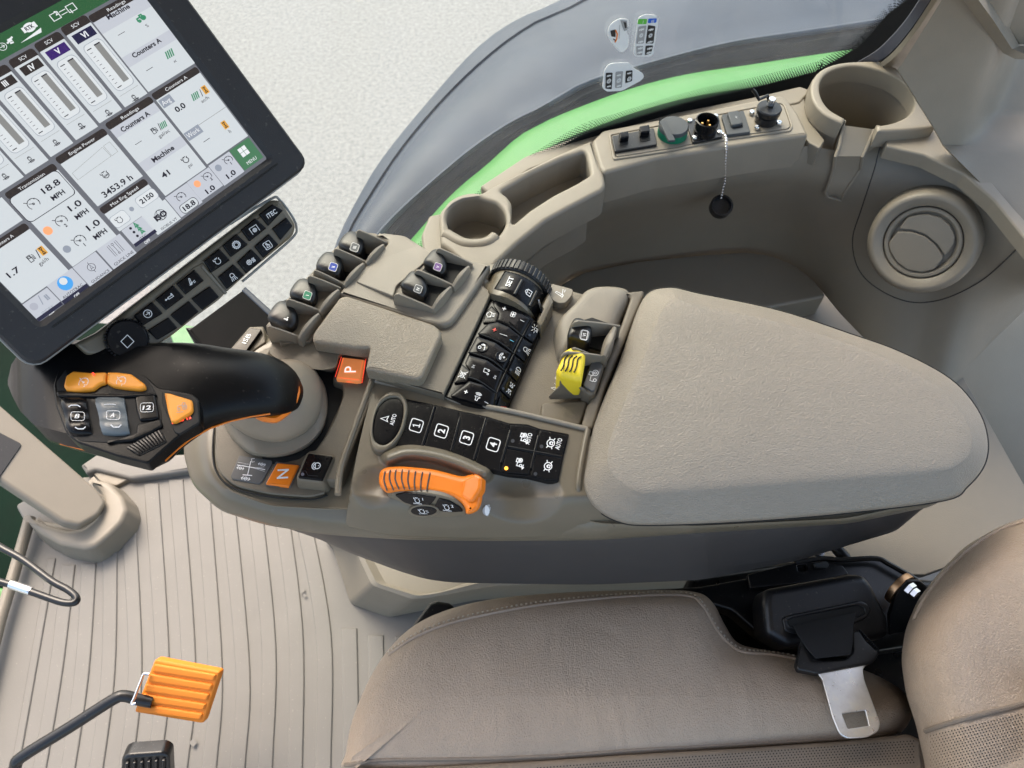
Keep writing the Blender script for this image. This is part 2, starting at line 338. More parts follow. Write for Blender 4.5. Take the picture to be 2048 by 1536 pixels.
class Deco:
    def __init__(s, pl, d=(1, 0), h=.0004): s.pl = pl; s.d = d; s.h = h; s.pc = []
    def fr(s, cx, cy, d=None, pl=None):
        d = Vector(d or s.d).normalized(); pl = pl or s.pl
        o = pl.at(cx, cy, s.h); u = pl.at(cx + d.x * 5, cy + d.y * 5, s.h) - o; ku = u.length / 5; u.normalize()
        e = Vector((d.y, -d.x)); v = pl.at(cx + e.x * 5, cy + e.y * 5, s.h) - o; n = pl.n if hasattr(pl, 'n') else u.cross(v).normalized()
        v2 = n.cross(u).normalized(); kv = abs(v.dot(v2)) / 5; s.h += 2e-5
        return o, u, v2, ku, kv
    def text(s, t, cx, cy, cap, m, d=None, w=None, bold=0, pl=None):
        o, u, v, ku, kv = s.fr(cx, cy, d, pl); V, F, tw = textmesh(t, bold); k = cap * kv / .69
        kx = (w * ku / tw) if w else k
        s.pc.append((([o + u * (a * kx) + v * (b * k) for a, b in V], F), m)); return s
    def icon(s, name, cx, cy, size, m, d=None, lw=.14, pl=None, asp=1, fill=False):
        for k, L in enumerate(ICON[name]):
            o, u, v, ku, kv = s.fr(cx, cy, d, pl)
            if fill: V, F = [Vector(a) for a in L[:-1]], [tuple(range(len(L) - 1))]
            else:
                cl = len(L) > 3 and (Vector(L[0]) - Vector(L[-1])).length < 1e-4
                V, F = strip(L[:-1] if cl else L, lw, cl)
            s.pc.append((([o + u * (a.x * size / 2 * ku * asp) + v * (a.y * size / 2 * kv) for a in V], F), m))
        return s
    def poly(s, pts, m, pl=None):
        s.pc.append((flat(pts, pl or s.pl, s.h), m)); s.h += 2e-5; return s
    def line(s, pts, w, m, closed=False, pl=None):
        V, F = strip(pts, w, closed); pl = pl or s.pl
        s.pc.append((([pl.at(a.x, a.y, s.h) for a in V], F), m)); s.h += 2e-5; return s
    def done(s, name, parent, label=None): return obj(name, s.pc, parent, label=label)
# ---------------------------------------------------------------- materials
def mat(name, col, rough=.5, bump=0, bscale=900, metal=0, var=.06, vscale=12, coat=0, emit=0, leather=0, lscale=420, spec=.5, stretch=None, dust=0, coatr=.1, trans=0, wrinkle=0):
    m = bpy.data.materials.new(name); m.use_nodes = True; t = m.node_tree; N = t.nodes; L = t.links; b = N['Principled BSDF']
    b.inputs['Base Color'].default_value = (*col, 1); b.inputs['Roughness'].default_value = rough; b.inputs['Metallic'].default_value = metal
    b.inputs['Specular IOR Level'].default_value = spec; b.inputs['Coat Weight'].default_value = coat; b.inputs['Coat Roughness'].default_value = coatr
    b.inputs['Transmission Weight'].default_value = trans
    emit *= 2 ** (.75 - SC.view_settings.exposure)
    if emit: b.inputs['Emission Color'].default_value = (*col, 1); b.inputs['Emission Strength'].default_value = emit
    tc = N.new('ShaderNodeTexCoord'); src = tc.outputs['Object']
    if stretch:
        mp = N.new('ShaderNodeMapping'); mp.inputs['Scale'].default_value = stretch; L.new(src, mp.inputs[0]); src = mp.outputs[0]
    if var:
        n = N.new('ShaderNodeTexNoise'); n.inputs['Scale'].default_value = vscale; n.inputs['Detail'].default_value = 6; n.inputs['Roughness'].default_value = .65; L.new(src, n.inputs['Vector'])
        mr = N.new('ShaderNodeMapRange'); mr.inputs[1].default_value = .3; mr.inputs[2].default_value = .7; mr.inputs[3].default_value = 1 - var; mr.inputs[4].default_value = 1 + var
        L.new(n.outputs[0], mr.inputs[0]); mx = N.new('ShaderNodeVectorMath'); mx.operation = 'SCALE'; mx.inputs[0].default_value = col; L.new(mr.outputs[0], mx.inputs[3])
        cur = mx.outputs[0]
        if dust:
            n2 = N.new('ShaderNodeTexNoise'); n2.inputs['Scale'].default_value = 260; n2.inputs['Detail'].default_value = 3; L.new(src, n2.inputs['Vector'])
            r2 = N.new('ShaderNodeMapRange'); r2.inputs[1].default_value = .66; r2.inputs[2].default_value = .74; r2.inputs[4].default_value = dust; L.new(n2.outputs[0], r2.inputs[0])
            m3 = N.new('ShaderNodeMixRGB'); m3.inputs[2].default_value = (.42, .38, .32, 1); L.new(r2.outputs[0], m3.inputs[0]); L.new(cur, m3.inputs[1]); cur = m3.outputs[0]
        L.new(cur, b.inputs['Base Color'])
        rr = N.new('ShaderNodeMapRange'); rr.inputs[3].default_value = max(rough - .08, .02); rr.inputs[4].default_value = rough + .08
        n3 = N.new('ShaderNodeTexNoise'); n3.inputs['Scale'].default_value = vscale * 3.1; n3.inputs['Detail'].default_value = 5; L.new(src, n3.inputs['Vector'])
        L.new(n3.outputs[0], rr.inputs[0]); L.new(rr.outputs[0], b.inputs['Roughness'])
    if leather:
        nz = N.new('ShaderNodeTexNoise'); nz.inputs['Scale'].default_value = lscale * .35; nz.inputs['Detail'].default_value = 3; L.new(src, nz.inputs['Vector'])
        mm = N.new('ShaderNodeMixRGB'); mm.blend_type = 'LINEAR_LIGHT'; mm.inputs[0].default_value = .004; L.new(src, mm.inputs[1]); L.new(nz.outputs['Color'], mm.inputs[2])
        vo = N.new('ShaderNodeTexVoronoi'); vo.feature = 'DISTANCE_TO_EDGE'; vo.inputs['Scale'].default_value = lscale; L.new(mm.outputs[0], vo.inputs['Vector'])
        mr2 = N.new('ShaderNodeMapRange'); mr2.inputs[1].default_value = 0; mr2.inputs[2].default_value = .25; L.new(vo.outputs['Distance'], mr2.inputs[0])
        nf = N.new('ShaderNodeTexNoise'); nf.inputs['Scale'].default_value = lscale * .8; nf.inputs['Detail'].default_value = 4; L.new(src, nf.inputs['Vector'])
        ad = N.new('ShaderNodeMath'); ad.operation = 'ADD'; L.new(mr2.outputs[0], ad.inputs[0]); L.new(nf.outputs[0], ad.inputs[1])
        bp = N.new('ShaderNodeBump'); bp.inputs['Strength'].default_value = leather; bp.inputs['Distance'].default_value = .0012; L.new(ad.outputs[0], bp.inputs['Height']); L.new(bp.outputs[0], b.inputs['Normal'])
        if wrinkle:
            nw = N.new('ShaderNodeTexNoise'); nw.inputs['Scale'].default_value = 9; nw.inputs['Detail'].default_value = 3; nw.inputs['Distortion'].default_value = 1.2; mpw = N.new('ShaderNodeMapping'); mpw.inputs['Scale'].default_value = (1.8, .8, 1); mpw.inputs['Rotation'].default_value = (0, 0, .35); L.new(tc.outputs['Object'], mpw.inputs[0]); L.new(mpw.outputs[0], nw.inputs['Vector'])
            b2 = N.new('ShaderNodeBump'); b2.inputs['Strength'].default_value = .5; b2.inputs['Distance'].default_value = .008; L.new(nw.outputs[0], b2.inputs['Height']); L.new(b2.outputs[0], bp.inputs['Normal'])
    elif bump:
        nf = N.new('ShaderNodeTexNoise'); nf.inputs['Scale'].default_value = bscale; nf.inputs['Detail'].default_value = 2; L.new(src, nf.inputs['Vector'])
        bp = N.new('ShaderNodeBump'); bp.inputs['Strength'].default_value = bump; bp.inputs['Distance'].default_value = .0004; L.new(nf.outputs[0], bp.inputs['Height']); L.new(bp.outputs[0], b.inputs['Normal'])
    return m
TAUPE = (.152, .127, .092)
M = dict(
 taupe=mat('taupe plastic', TAUPE, .48, .6, 700, var=.08, dust=.05),
 taupeg=mat('taupe satin plastic', (.150, .126, .088), .3, .05, 500, var=.07, dust=.06),
 taupel=mat('light taupe plastic', (.235, .204, .160), .48, .5, 900, var=.06),
 boot=mat('taupe rubber boot', (.25, .205, .152), .55, .15, 700, var=.07),
 trim=mat('side trim plastic', (.215, .188, .148), .48, .6, 600, var=.06, vscale=6),
 padl=mat('grey leather pad', (.280, .245, .198), .40, leather=.42, lscale=430, var=.06, vscale=9, stretch=(.55, 1.6, 1)),
 palm=mat('taupe leather palm rest', (.26, .217, .160), .38, leather=.32, lscale=400, var=.06),
 seat=mat('taupe seat leather', (.385, .300, .225), .33, leather=.42, wrinkle=1, lscale=400, var=.09, vscale=7, stretch=(1.2, .85, 1)),
 seatp=mat('perforated seat leather', (.215, .172, .132), .5, leather=.4, lscale=500, var=.08),
 floor=mat('ribbed rubber mat', (.160, .152, .138), .6, .3, 500, var=.07, vscale=5, dust=.2),
 darks=mat('dark grey shell', (.044, .041, .040), .42, .15, 800, var=.12, vscale=5),
 black=mat('black plastic', (.008, .008, .009), .34, .25, 900, var=.15, dust=.12),
 gloss=mat('gloss black key', (.006, .006, .007), .2, spec=.2, coat=0, var=.2, dust=.08),
 rub=mat('black soft grip', (.0045, .0045, .005), .34, .12, 900, spec=.2, var=.35, vscale=14, dust=.06),
 matt=mat('matt black plastic', (.008, .0075, .0075), .85, .2, 600, var=.15, spec=.12),
 liner=mat('headliner', (.50, .47, .42), .8, var=.04),  # pale underside of the unseen roof, to bounce light into the cab
 deep=mat('black recess', (.006, .006, .006), .7, var=.2),
 bez=mat('monitor bezel', (.017, .017, .0195), .6, .5, 1100, var=.1, dust=.1),
 oran=mat('orange plastic', (.86, .215, .014), .3, .05, 400, var=.06),
 orab=mat('amber key', (.88, .33, .03), .36, var=.05, spec=.35),
 orad=mat('orange pedal rubber', (.74, .215, .012), .65, .2, 300, var=.05, dust=.05),
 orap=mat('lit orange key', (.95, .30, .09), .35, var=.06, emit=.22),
 yell=mat('yellow plastic', (.93, .70, .035), .4, .05, 500, var=.05, dust=.05),
 grey=mat('grey key', (.13, .15, .16), .34, var=.06),
 greyd=mat('grey label', (.10, .10, .10), .35, var=.05),
 white=mat('white print', (.82, .82, .82), .5, var=0),
 led=mat('amber lamp', (1, .33, .03), .3, var=0, emit=2.2),
 red=mat('red print', (.8, .05, .03), .4, var=0), wlit=mat('lit white print', (.9, .85, .8), .4, var=0, emit=.55), redl=mat('red lit print', (1, .06, .03), .4, var=0, emit=.8),  # wlit: emission lifts the backlit P out of the palm rest's shade
 cyan=mat('blue print', (.15, .55, .75), .4, var=0),
 dotd=mat('unlit lamp', (.03, .035, .045), .3, var=0), dotl=mat('clear lamp', (.16, .16, .19), .3, var=0),
 blue=mat('blue plate', (.012, .04, .28), .5, var=.05, spec=.2), teal=mat('green plate', (.01, .16, .085), .5, var=.05, spec=.2),
 viol=mat('violet plate', (.13, .06, .20), .5, var=.05, spec=.2), gpl=mat('grey plate', (.07, .075, .08), .5, var=.05, spec=.25),
 chrome=mat('bright metal', (.75, .76, .78), .22, metal=1, var=.05), zinc=mat('zinc plated steel', (.93, .95, .98), .30, metal=1, var=.12, vscale=60, bump=.08, bscale=250),
 brass=mat('brass pin', (.85, .5, .16), .3, metal=1, var=.05), brs=mat('brass washer', (.70, .42, .22), .4, metal=1, var=.08),
 bmet=mat('black painted steel', (.008, .008, .009), .3, .1, 300, var=.1, dust=.12),
 web=mat('black webbing', (.014, .014, .016), .8, .8, 1500, var=.1),
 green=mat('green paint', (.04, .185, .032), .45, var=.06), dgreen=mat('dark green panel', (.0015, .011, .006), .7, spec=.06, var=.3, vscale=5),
 fend=mat('grey fender extension', (.016, .027, .050), .6, .2, 200, var=.12, vscale=4),
 dullb=mat('dull black finish', (.006, .008, .009), .7, var=.2, spec=.15),
 navy=mat('blue grey seal', (.075, .078, .10), .5, .1, 400, var=.06),
 conc=mat('pale concrete ground', (.228, .222, .214), .85, .5, 40, var=.26, vscale=42),
 rubt=mat('tyre rubber', (.02, .02, .02), .7, .4, 300, var=.1),
 stick=mat('white sticker', (.80, .81, .80), .35, var=.03), sblk=mat('black sticker print', (.02, .02, .02), .4, var=0), sgry=mat('grey sticker print', (.35, .35, .35), .4, var=0),
 sgrn=mat('green sticker print', (.12, .5, .06), .4, var=0), sblu=mat('blue sticker print', (.01, .12, .6), .4, var=0),
 silv=mat('silver edge trim', (.26, .255, .24), .45, metal=.2, var=.05),
 thread=mat('seat stitching', (.60, .55, .47), .7, var=0),
)
def em(name, c, s=1.0):
    m = bpy.data.materials.new(name); m.use_nodes = True; b = m.node_tree.nodes['Principled BSDF']
    b.inputs['Base Color'].default_value = (*[x * .25 for x in c], 1); b.inputs['Roughness'].default_value = .25
    b.inputs['Emission Color'].default_value = (*c, 1); b.inputs['Emission Strength'].default_value = s * .86 * 2 ** (.75 - SC.view_settings.exposure); return m
# ================================================================ outside: ground, fender, tractor frame, roof
g = 60
obj('ground', [(([Vector((-g, -g, -2.3)), Vector((g, -g, -2.3)), Vector((g, g, -2.3)), Vector((-g, g, -2.3))], [(0, 1, 2, 3)]), M['conc'])], kind='structure', label='pale sunlit concrete yard outside the cab window')
def rowz(px, z, n=44): return [P(a.x, a.y, z) for a in resamp(spl(px, 6, False), n, False)]
cO = q1([(40, 1760), (110, 1536), (230, 1290), (400, 1010), (700, 640), (1000, 310), (1250, 130), (1500, 20)]) + [(1230, -60), (1420, -110), (1650, -150), (1950, -190)]
cA = q1([(90, 1740), (170, 1500), (300, 1270), (520, 940), (810, 600), (1110, 320), (1370, 140), (1560, 60)]) + [(1240, -35), (1430, -85), (1660, -125), (1950, -165)]
cI = q1([(150, 1760), (370, 1480), (500, 1340), (700, 1160), (950, 950), (1200, 780), (1400, 680), (1536, 600)]) + qF([(100, 680), (560, 540), (1300, 350), (2048, 235), (3200, 60)])
cJ = q1([(180, 1790), (400, 1500), (530, 1355), (730, 1170), (980, 965), (1220, 800), (1420, 700), (1545, 640)]) + qF([(110, 730), (570, 580), (1310, 390), (2048, 285), (3200, 110)])
cK = q1([(330, 1800), (510, 1490), (640, 1340), (800, 1180), (1050, 985), (1300, 850), (1536, 730)]) + qF([(300, 810), (650, 700), (1000, 620), (1500, 545), (2048, 462), (3200, 300)])
def down(c, d, dx=0): return [(a[0] + dx, a[1] + d) for a in c]
fe = root('fender_extension', P(900, 250, -.55), 'grey plastic fender extension arching outside the window above the green fender', 'fender extension')
obj('outer_lip', [(sheet([rowz(down(cO, 14, 10), -.80), rowz(cO, -.62), rowz(down(cO, 2, 2), -.595), rowz(down(cA, -2, -2), -.575), rowz(cA, -.57)], .008), M['fend'])], fe)
obj('flare', [(sheet([rowz(down(cA, 2, 2), -.582), rowz(down(cA, 7, 6), -.566)] + [[a.lerp(b, t) + Vector((0, 0, .03 * math.sin(math.pi * t))) for a, b in zip(rowz(down(cA, 9, 8), -.565), rowz(cI, -.50))] for t in (0, .15, .3, .45, .6, .75, .88, 1)] + [rowz(down(cI, 3, 3), -.49)], .008), M['fend'])], fe)
obj('inner_edge', [(sheet([rowz(cI, -.488), rowz(down(cI, 3, 2), -.484), rowz(down(cJ, -3, -1), -.488), rowz(cJ, -.50)], .006), M['fend'])], fe)
obj('black_band', [(sheet([rowz(cJ, -.505), rowz(down(cJ, 12, 8), -.50), rowz(down(cK, -8, -4), -.52), rowz(down(cK, 6, 4), -.56)], .012), M['dullb'])], None, label='wide black edge band between grey fender extension and green fender', cat='edge band')  # plain black band closing the gap beside the green fender
gr = [(720, 640), (800, 545), (880, 455), (960, 378), (1050, 310), (1150, 258), (1290, 212), (1450, 178), (1600, 150), (1760, 110), (1950, 70)]
ck2 = q1([(430, 1700), (620, 1490), (760, 1330), (900, 1190), (1060, 1060), (1260, 880), (1400, 800), (1536, 735)]) + qF([(300, 815), (650, 705), (1000, 625), (1500, 550), (2048, 467), (3200, 300)])
obj('green_fender', [(sheet([rowz(ck2, -.50), rowz(down(ck2, 3, 3), -.475), rowz(down(ck2, 12, 10), -.455), rowz(down(ck2, 34, 22), -.452), rowz(down(ck2, 42, 26), -.44), rowz(down(ck2, 62, 36), -.47)], .006), M['green'])], None, label='bright green painted fender curving outside the window behind the cup holder', cat='fender')
obj('filler_strip', [(sheet([rowz(down(cK, -4, -2), -.57), rowz(down(cK, 20, 14), -.56), rowz(down(ck2, 20, 12), -.55)], .006), M['fend'])], None, label='narrow blue grey strip tucked between black edge band and green fender', cat='trim strip')
df = root('tractor_frame', P(100, 900, -.95), 'dark green tractor body seen through the front glass behind the control lever', 'tractor body')
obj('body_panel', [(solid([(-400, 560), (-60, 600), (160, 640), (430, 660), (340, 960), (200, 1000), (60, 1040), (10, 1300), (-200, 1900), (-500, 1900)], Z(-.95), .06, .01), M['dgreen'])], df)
obj('step_panel', [(solid([(-300, 1120), (60, 1185), (60, 1400), (-300, 1500)], Z(-.90), .03, .008), M['green'])], df)
obj('side_panel', [(solid([(330, 640), (400, 655), (430, 700), (350, 700)], Z(-.90), .03, .004), M['green'])], df)
# cab roof above and behind the camera (unseen; added and sized to shape the light inside)
obj('unseen_cab_roof', [(box((.05, .02, .95), 1.6, 1.44, .06), M['liner'])], None, label='unseen beige roof added above the seat to shade the cab', cat='roof')
# ================================================================ side window
wp = P(960, 366, -.10); wq = P(1640, 165, -.10)
WN = Pl(wp, (wq - wp).cross(Vector((0, 0, 1))))
gm = bpy.data.materials.new('hazed window glass'); gm.use_nodes = True; t = gm.node_tree; t.nodes.clear()
oo = t.nodes.new('ShaderNodeOutputMaterial'); tr = t.nodes.new('ShaderNodeBsdfTransparent'); di = t.nodes.new('ShaderNodeBsdfDiffuse'); gl = t.nodes.new('ShaderNodeBsdfGlossy')
m1 = t.nodes.new('ShaderNodeMixShader'); m2 = t.nodes.new('ShaderNodeMixShader'); tl = t.nodes.new('ShaderNodeBsdfTranslucent'); ad = t.nodes.new('ShaderNodeMixShader')
tr.inputs[0].default_value = (.93, .97, .96, 1); di.inputs[0].default_value = (.75, .80, .9, 1); tl.inputs[0].default_value = (.75, .80, .92, 1); gl.inputs['Roughness'].default_value = .02
ad.inputs[0].default_value = .5; t.links.new(di.outputs[0], ad.inputs[1]); t.links.new(tl.outputs[0], ad.inputs[2])
tcn = t.nodes.new('ShaderNodeTexCoord'); nn = t.nodes.new('ShaderNodeTexNoise'); nn.inputs['Scale'].default_value = 9; nn.inputs['Detail'].default_value = 8; t.links.new(tcn.outputs['Object'], nn.inputs['Vector'])
mr = t.nodes.new('ShaderNodeMapRange'); mr.inputs[1].default_value = .25; mr.inputs[2].default_value = .8; mr.inputs[3].default_value = .022; mr.inputs[4].default_value = .055; t.links.new(nn.outputs[0], mr.inputs[0]); t.links.new(mr.outputs[0], m1.inputs[0])  # pale diffuse haze stands in for the pane's milky reflection
t.links.new(tr.outputs[0], m1.inputs[1]); t.links.new(ad.outputs[0], m1.inputs[2])
fr = t.nodes.new('ShaderNodeFresnel'); ge = t.nodes.new('ShaderNodeNewGeometry'); bk_ = t.nodes.new('ShaderNodeMapRange'); bk_.inputs[3].default_value = 1.27; bk_.inputs[4].default_value = 1 / 1.27; t.links.new(ge.outputs['Backfacing'], bk_.inputs[0]); t.links.new(bk_.outputs[0], fr.inputs[0]); t.links.new(fr.outputs[0], m2.inputs[0]); t.links.new(m1.outputs[0], m2.inputs[1]); t.links.new(gl.outputs[0], m2.inputs[2]); t.links.new(m2.outputs[0], oo.inputs[0])
wr = root('side_window', wp, 'clean curved side window pane with a black dotted border along its lower edge', 'window')
def pane(poly, h0, h1): 
    a = [WN.at(x, y, h0) for x, y in poly]; b = [WN.at(x, y, h1) for x, y in poly]; n = len(a)
    V = a + b; F = [tuple(range(n)), tuple(range(2 * n - 1, n - 1, -1))] + [(i, n + i, n + (i + 1) % n, (i + 1) % n) for i in range(n)]; return V, F
ec = [WN.at(640, 720), WN.at(640, -500), WN.at(1990, -500), WN.at(1990, 100)]
bnd = [(700, 640), (800, 550), (900, 455), (1000, 375)] + qF([(0, 1190), (300, 1080), (1000, 870), (1500, 760), (2048, 620)]) + qH([(300, 600), (640, 400), (900, 120), (1060, 0), (1250, -250)])
edge = [(720, 700), (900, 560), (1100, 420), (1300, 330), (1560, 240), (1720, 190), (1800, 120), (1860, 20), (1900, -60)]
# the pane proper
obj('glass', [(pane([(300, 760), (300, -700), (2050, -500), (1940, 40), (1790, 180), (1400, 300), (1000, 520), (720, 760)], -.004, -.0035), gm)], wr)
B1 = [tuple(a) for a in resamp(spl(bnd, 6, False), 60, False)]; E1 = [tuple(a) for a in resamp(spl(edge, 6, False), 60, False)]
obj('black_border', [(sheet([[WN.at(*a, 0) for a in B1], [WN.at(*a, 0) for a in E1]], .002, WN.n * -1), M['dullb'])], wr)
# the dotted fade of the ceramic border: rows of small black dots on the glass
V = []; F = []
def dot(c, r):
    k = len(V); V.extend([c + WN.u * r * math.cos(a) + WN.v * r * math.sin(a) for a in [2 * math.pi * i / 6 for i in range(6)]]); F.append(tuple(range(k, k + 6)))
BW = [WN.at(*a, .0004) for a in resamp(spl(bnd, 6, False), 900, False)]
Ls = [0]
for a, b in zip(BW, BW[1:]): Ls.append(Ls[-1] + (b - a).length)
def onB(s):
    import bisect
    i = min(max(bisect.bisect(Ls, s), 1), len(Ls) - 1); t = (s - Ls[i - 1]) / (Ls[i] - Ls[i - 1]); return BW[i - 1].lerp(BW[i], t), (BW[i] - BW[i - 1]).normalized()
sp_ = .0041
for k in range(8):
    s = (k % 2) * sp_ / 2
    while s < Ls[-1]:
        c, tt = onB(s); nn_ = WN.n.cross(tt)
        if nn_.z < 0: nn_ = -nn_
        dot(c + nn_ * (k + .3) * sp_ * .62, sp_ * (.46 - .035 * k)); s += sp_
obj('dotted_border', [((V, F), M['dullb'])], wr, sharp=1)
# stickers on the pane
def sticker(name, label, outline, deco):
    r_ = root(name, WN.at(*outline[0], .001), label, 'sticker')
    obj('backing', [(solid(outline, WN.up(.0012), .0006, 0), M['stick'])], r_)
    d = Deco(WN.up(.0013), (.98, -.2)); deco(d); d.done('print', r_)
def d1(d):
    d.poly(qF([(300, 260), (345, 250), (345, 315), (310, 310)]), M['sblk']); d.line(qF([(345, 255), (360, 290), (355, 330), (340, 360)]), 2.6, M['oran'])
    d.poly(qF([(385, 170), (440, 175), (450, 250), (420, 265), (400, 220)]), M['sgry']); d.line(qF([(325, 330), (345, 345)]), 2, M['sblk'])
    d.line(qF([(380, 210), (375, 330)]), .8, M['sgry']); d.poly(qF([(412, 185), (436, 190), (440, 235), (425, 240)]), M['sblk'])
sticker('instruction_sticker', 'white lever shaped sticker with orange print on the side window', spl(qF([(280, 290), (300, 215), (370, 165), (445, 165), (460, 200), (440, 270), (460, 320), (450, 400), (400, 445), (350, 410), (300, 340)]), 4), d1)
def keyp(d, pts, m): d.poly(rnd(qF(pts), 2), m)
def d2(d):
    keyp(d, [(540, 160), (615, 160), (608, 205), (532, 205)], M['sgrn']); keyp(d, [(625, 158), (698, 155), (692, 192), (620, 196)], M['sblu'])
    keyp(d, [(540, 225), (608, 215), (585, 370), (520, 372)], M['sgry']); keyp(d, [(622, 212), (685, 222), (668, 370), (602, 370)], M['sblk'])
    keyp(d, [(520, 392), (582, 390), (572, 470), (525, 470)], M['sgry']); keyp(d, [(602, 388), (665, 385), (650, 455), (595, 470)], M['sblk'])
    for cx, m_ in ((567, M['stick']), (645, M['stick'])):
        for i, cy in enumerate((250, 300, 355, 410, 445)):
            x, y = qF([(cx - i * 4, cy)])[0]; d.icon('arrows' if i != 1 else 'gear', x, y, 12 if i != 1 else 9, m_, lw=.2)
    x, y = qF([(577, 184)])[0]; d.text('I', x, y, 6, M['stick']); x, y = qF([(658, 178)])[0]; d.text('III', x, y, 6, M['stick'])
sticker('key_sticker', 'white rounded sticker with green and blue fields and keypad print on the window', rnd(qF([(540, 150), (600, 122), (690, 130), (712, 160), (668, 465), (640, 482), (520, 482), (500, 455)]), 5), d2)
def d3(d):
    keyp(d, [(262, 620), (320, 618), (312, 760), (258, 755)], M['sblk']); keyp(d, [(345, 612), (410, 605), (398, 745), (340, 750)], M['sgry']); keyp(d, [(434, 602), (490, 598), (486, 690), (428, 710)], M['sblk'])
    for cx, cys in ((288, (645, 690, 735)), (372, (640, 685, 730)), (460, (622, 670))):
        for i, cy in enumerate(cys):
            x, y = qF([(cx, cy)])[0]; d.icon('arrows' if i != 1 else 'gear', x, y, 10, M['stick'], lw=.2)
sticker('lower_key_sticker', 'white pointed sticker with three keypad columns just below the other window stickers', rnd(qF([(250, 600), (285, 550), (330, 538), (460, 536), (500, 580), (580, 625), (590, 660), (560, 690), (400, 775), (270, 782), (232, 750)]), 5), d3)
# ================================================================ floor, plinth, front post
fl = [(30, 1010), (120, 960), (240, 944), (380, 925), (900, 860), (1500, 860), (2300, 800), (2300, 1750), (-160, 1750), (-70, 1500), (0, 1240), (52, 1050)]
FZ = Z(-.62)
fm = root('floor_mat', FZ.at(400, 1200), 'light beige ribbed rubber mat covering the cab floor under the pedals', 'floor mat')
obj('mat_sheet', [(solid(rnd(fl, 8), FZ, .02, .004), M['floor'])], fm)
ribs = [((111, 1116), (72, 1340), (37, 1536), (5, 1700), 17), ((150, 1129), (125, 1340), (92, 1536), (60, 1700), 28), ((192, 1126), (178, 1340), (150, 1536), (120, 1700), 30), ((234, 1100), (230, 1340), (206, 1536), (180, 1700), 29),
 ((272, 1054), (284, 1340), (265, 1536), (245, 1700), 29), ((317, 966), (339, 1340), (321, 1536), (305, 1700), 30), ((366, 958), (392, 1340), (375, 1536), (360, 1700), 30), ((420, 985), (445, 1340), (433, 1536), (420, 1700), 30),
 ((468, 985), (500, 1340), (490, 1536), (480, 1700), 30), ((521, 985), (552, 1290), (545, 1536), (540, 1700), 30), ((572, 985), (606, 1260), (605, 1536), (600, 1700), 30), ((610, 985), (662, 1260), (662, 1536), (660, 1700), 32),
 ((714, 1256), (717, 1400), (717, 1536), (715, 1700), 32), ((767, 1270), (770, 1400), (770, 1536), (770, 1700), 32), ((822, 1272), (826, 1400), (826, 1536), (826, 1700), 32)]
RP = []
for k, (a, b, c, d, wd) in enumerate(ribs):
    Rr = [tuple(p) for p in spl([a, b, c, d], 6, False)]; Lf = [(x - wd, y) for x, y in Rr]
    RP.append((solid(Rr + Lf[::-1], FZ.up(.0026), .0026, .0024, bottom=False), M['floor']))
obj('raised_ribs', RP, fm)
lip = [(60, 1035), (30, 1140), (0, 1240), (-40, 1400), (-90, 1600)]
obj('edge_lip', [(tube([P(x, y, -.60) for x, y in lip], .009, 12), M['trim'])], fm)
# small dried mud smears
ms = []
for x, y, r_ in ((606, 1183, 5), (388, 1486, 7), (610, 1192, 3)):
    ms.append((flat([(x + r_ * random.uniform(.5, 1.3) * math.cos(a), y + 1.2 * r_ * random.uniform(.5, 1.3) * math.sin(a)) for a in [i * .7 for i in range(9)]], FZ, .0052), M['floor']))
for m_ in ms: obj('dried_mud', [m_], fm)
# plinth under the armrest
top = qK([(60, 90), (240, 190), (330, 385), (590, 475), (700, 465), (1100, 392), (1600, 372), (2900, 330), (2900, -100), (400, -150)])
bot = qK([(20, 90), (80, 140), (195, 505), (440, 592), (600, 560), (1000, 480), (1700, 430), (2900, 380), (2900, -100), (300, -150)])
o1 = [P(x, y, -.50) for x, y in rnd(top, 10, 4)]; o0 = [P(x, y, -.618) for x, y in rnd(bot, 10, 4)]
cen = sum(o1, Vector()) / len(o1)
obj('seat_plinth', [(loft([o0, [a.lerp(b, .08) + (a - cen) * 0 for a, b in zip(o1, o0)], o1, [a + (cen - a).normalized() * .008 + Vector((0, 0, .004)) for a in o1], [a + (cen - a).normalized() * .02 + Vector((0, 0, -.003)) for a in o1]]), M['trim'])], None, label='beige moulded floor box with chamfered corner below the armrest console', cat='floor box', sharp=30)
# front post with its foot, lower left of the lever
fp = root('front_post', P(150, 1000, -.6), 'beige square post rising to the left edge from a rounded foot on the mat', 'cab post')
za, zb = -.47, -.56
PPl = P3((0, 808, za), (204, 985, zb), (0, 960, za - .01))
obj('post', [(solid(rnd([(-160, 670), (0, 808), (200, 982), (214, 1004), (198, 1030), (160, 1052), (128, 1045), (0, 960), (-160, 840)], 8), PPl, .016, .007, seg=5), M['trim'])], fp)
ft = qL([(145, 540), (300, 600), (430, 640), (530, 625), (600, 570), (655, 460), (645, 400), (560, 300), (700, 330), (790, 430), (812, 510), (780, 590), (690, 680), (600, 752), (540, 765), (380, 735), (260, 670), (180, 600)])
obj('foot', [(solid(rnd(ft, 6), Z(-.575), .045, .008, draft=.006), M['trim']), (solid(rnd(qL([(200, 560), (430, 600), (560, 540), (620, 430), (560, 300), (680, 330), (780, 440), (770, 560), (560, 740), (300, 680)]), 8), Z(-.59), .03, .01), M['trim'])], fp)
obj('sill_ledge', [(solid(rnd([(160, 930), (200, 903), (290, 912), (400, 905), (400, 938), (320, 950), (262, 958), (190, 940), (172, 948)], 4), Z(-.604), .02, .006), M['floor'])], None, label='beige raised sill at the front of the mat under the lever head', cat='sill')
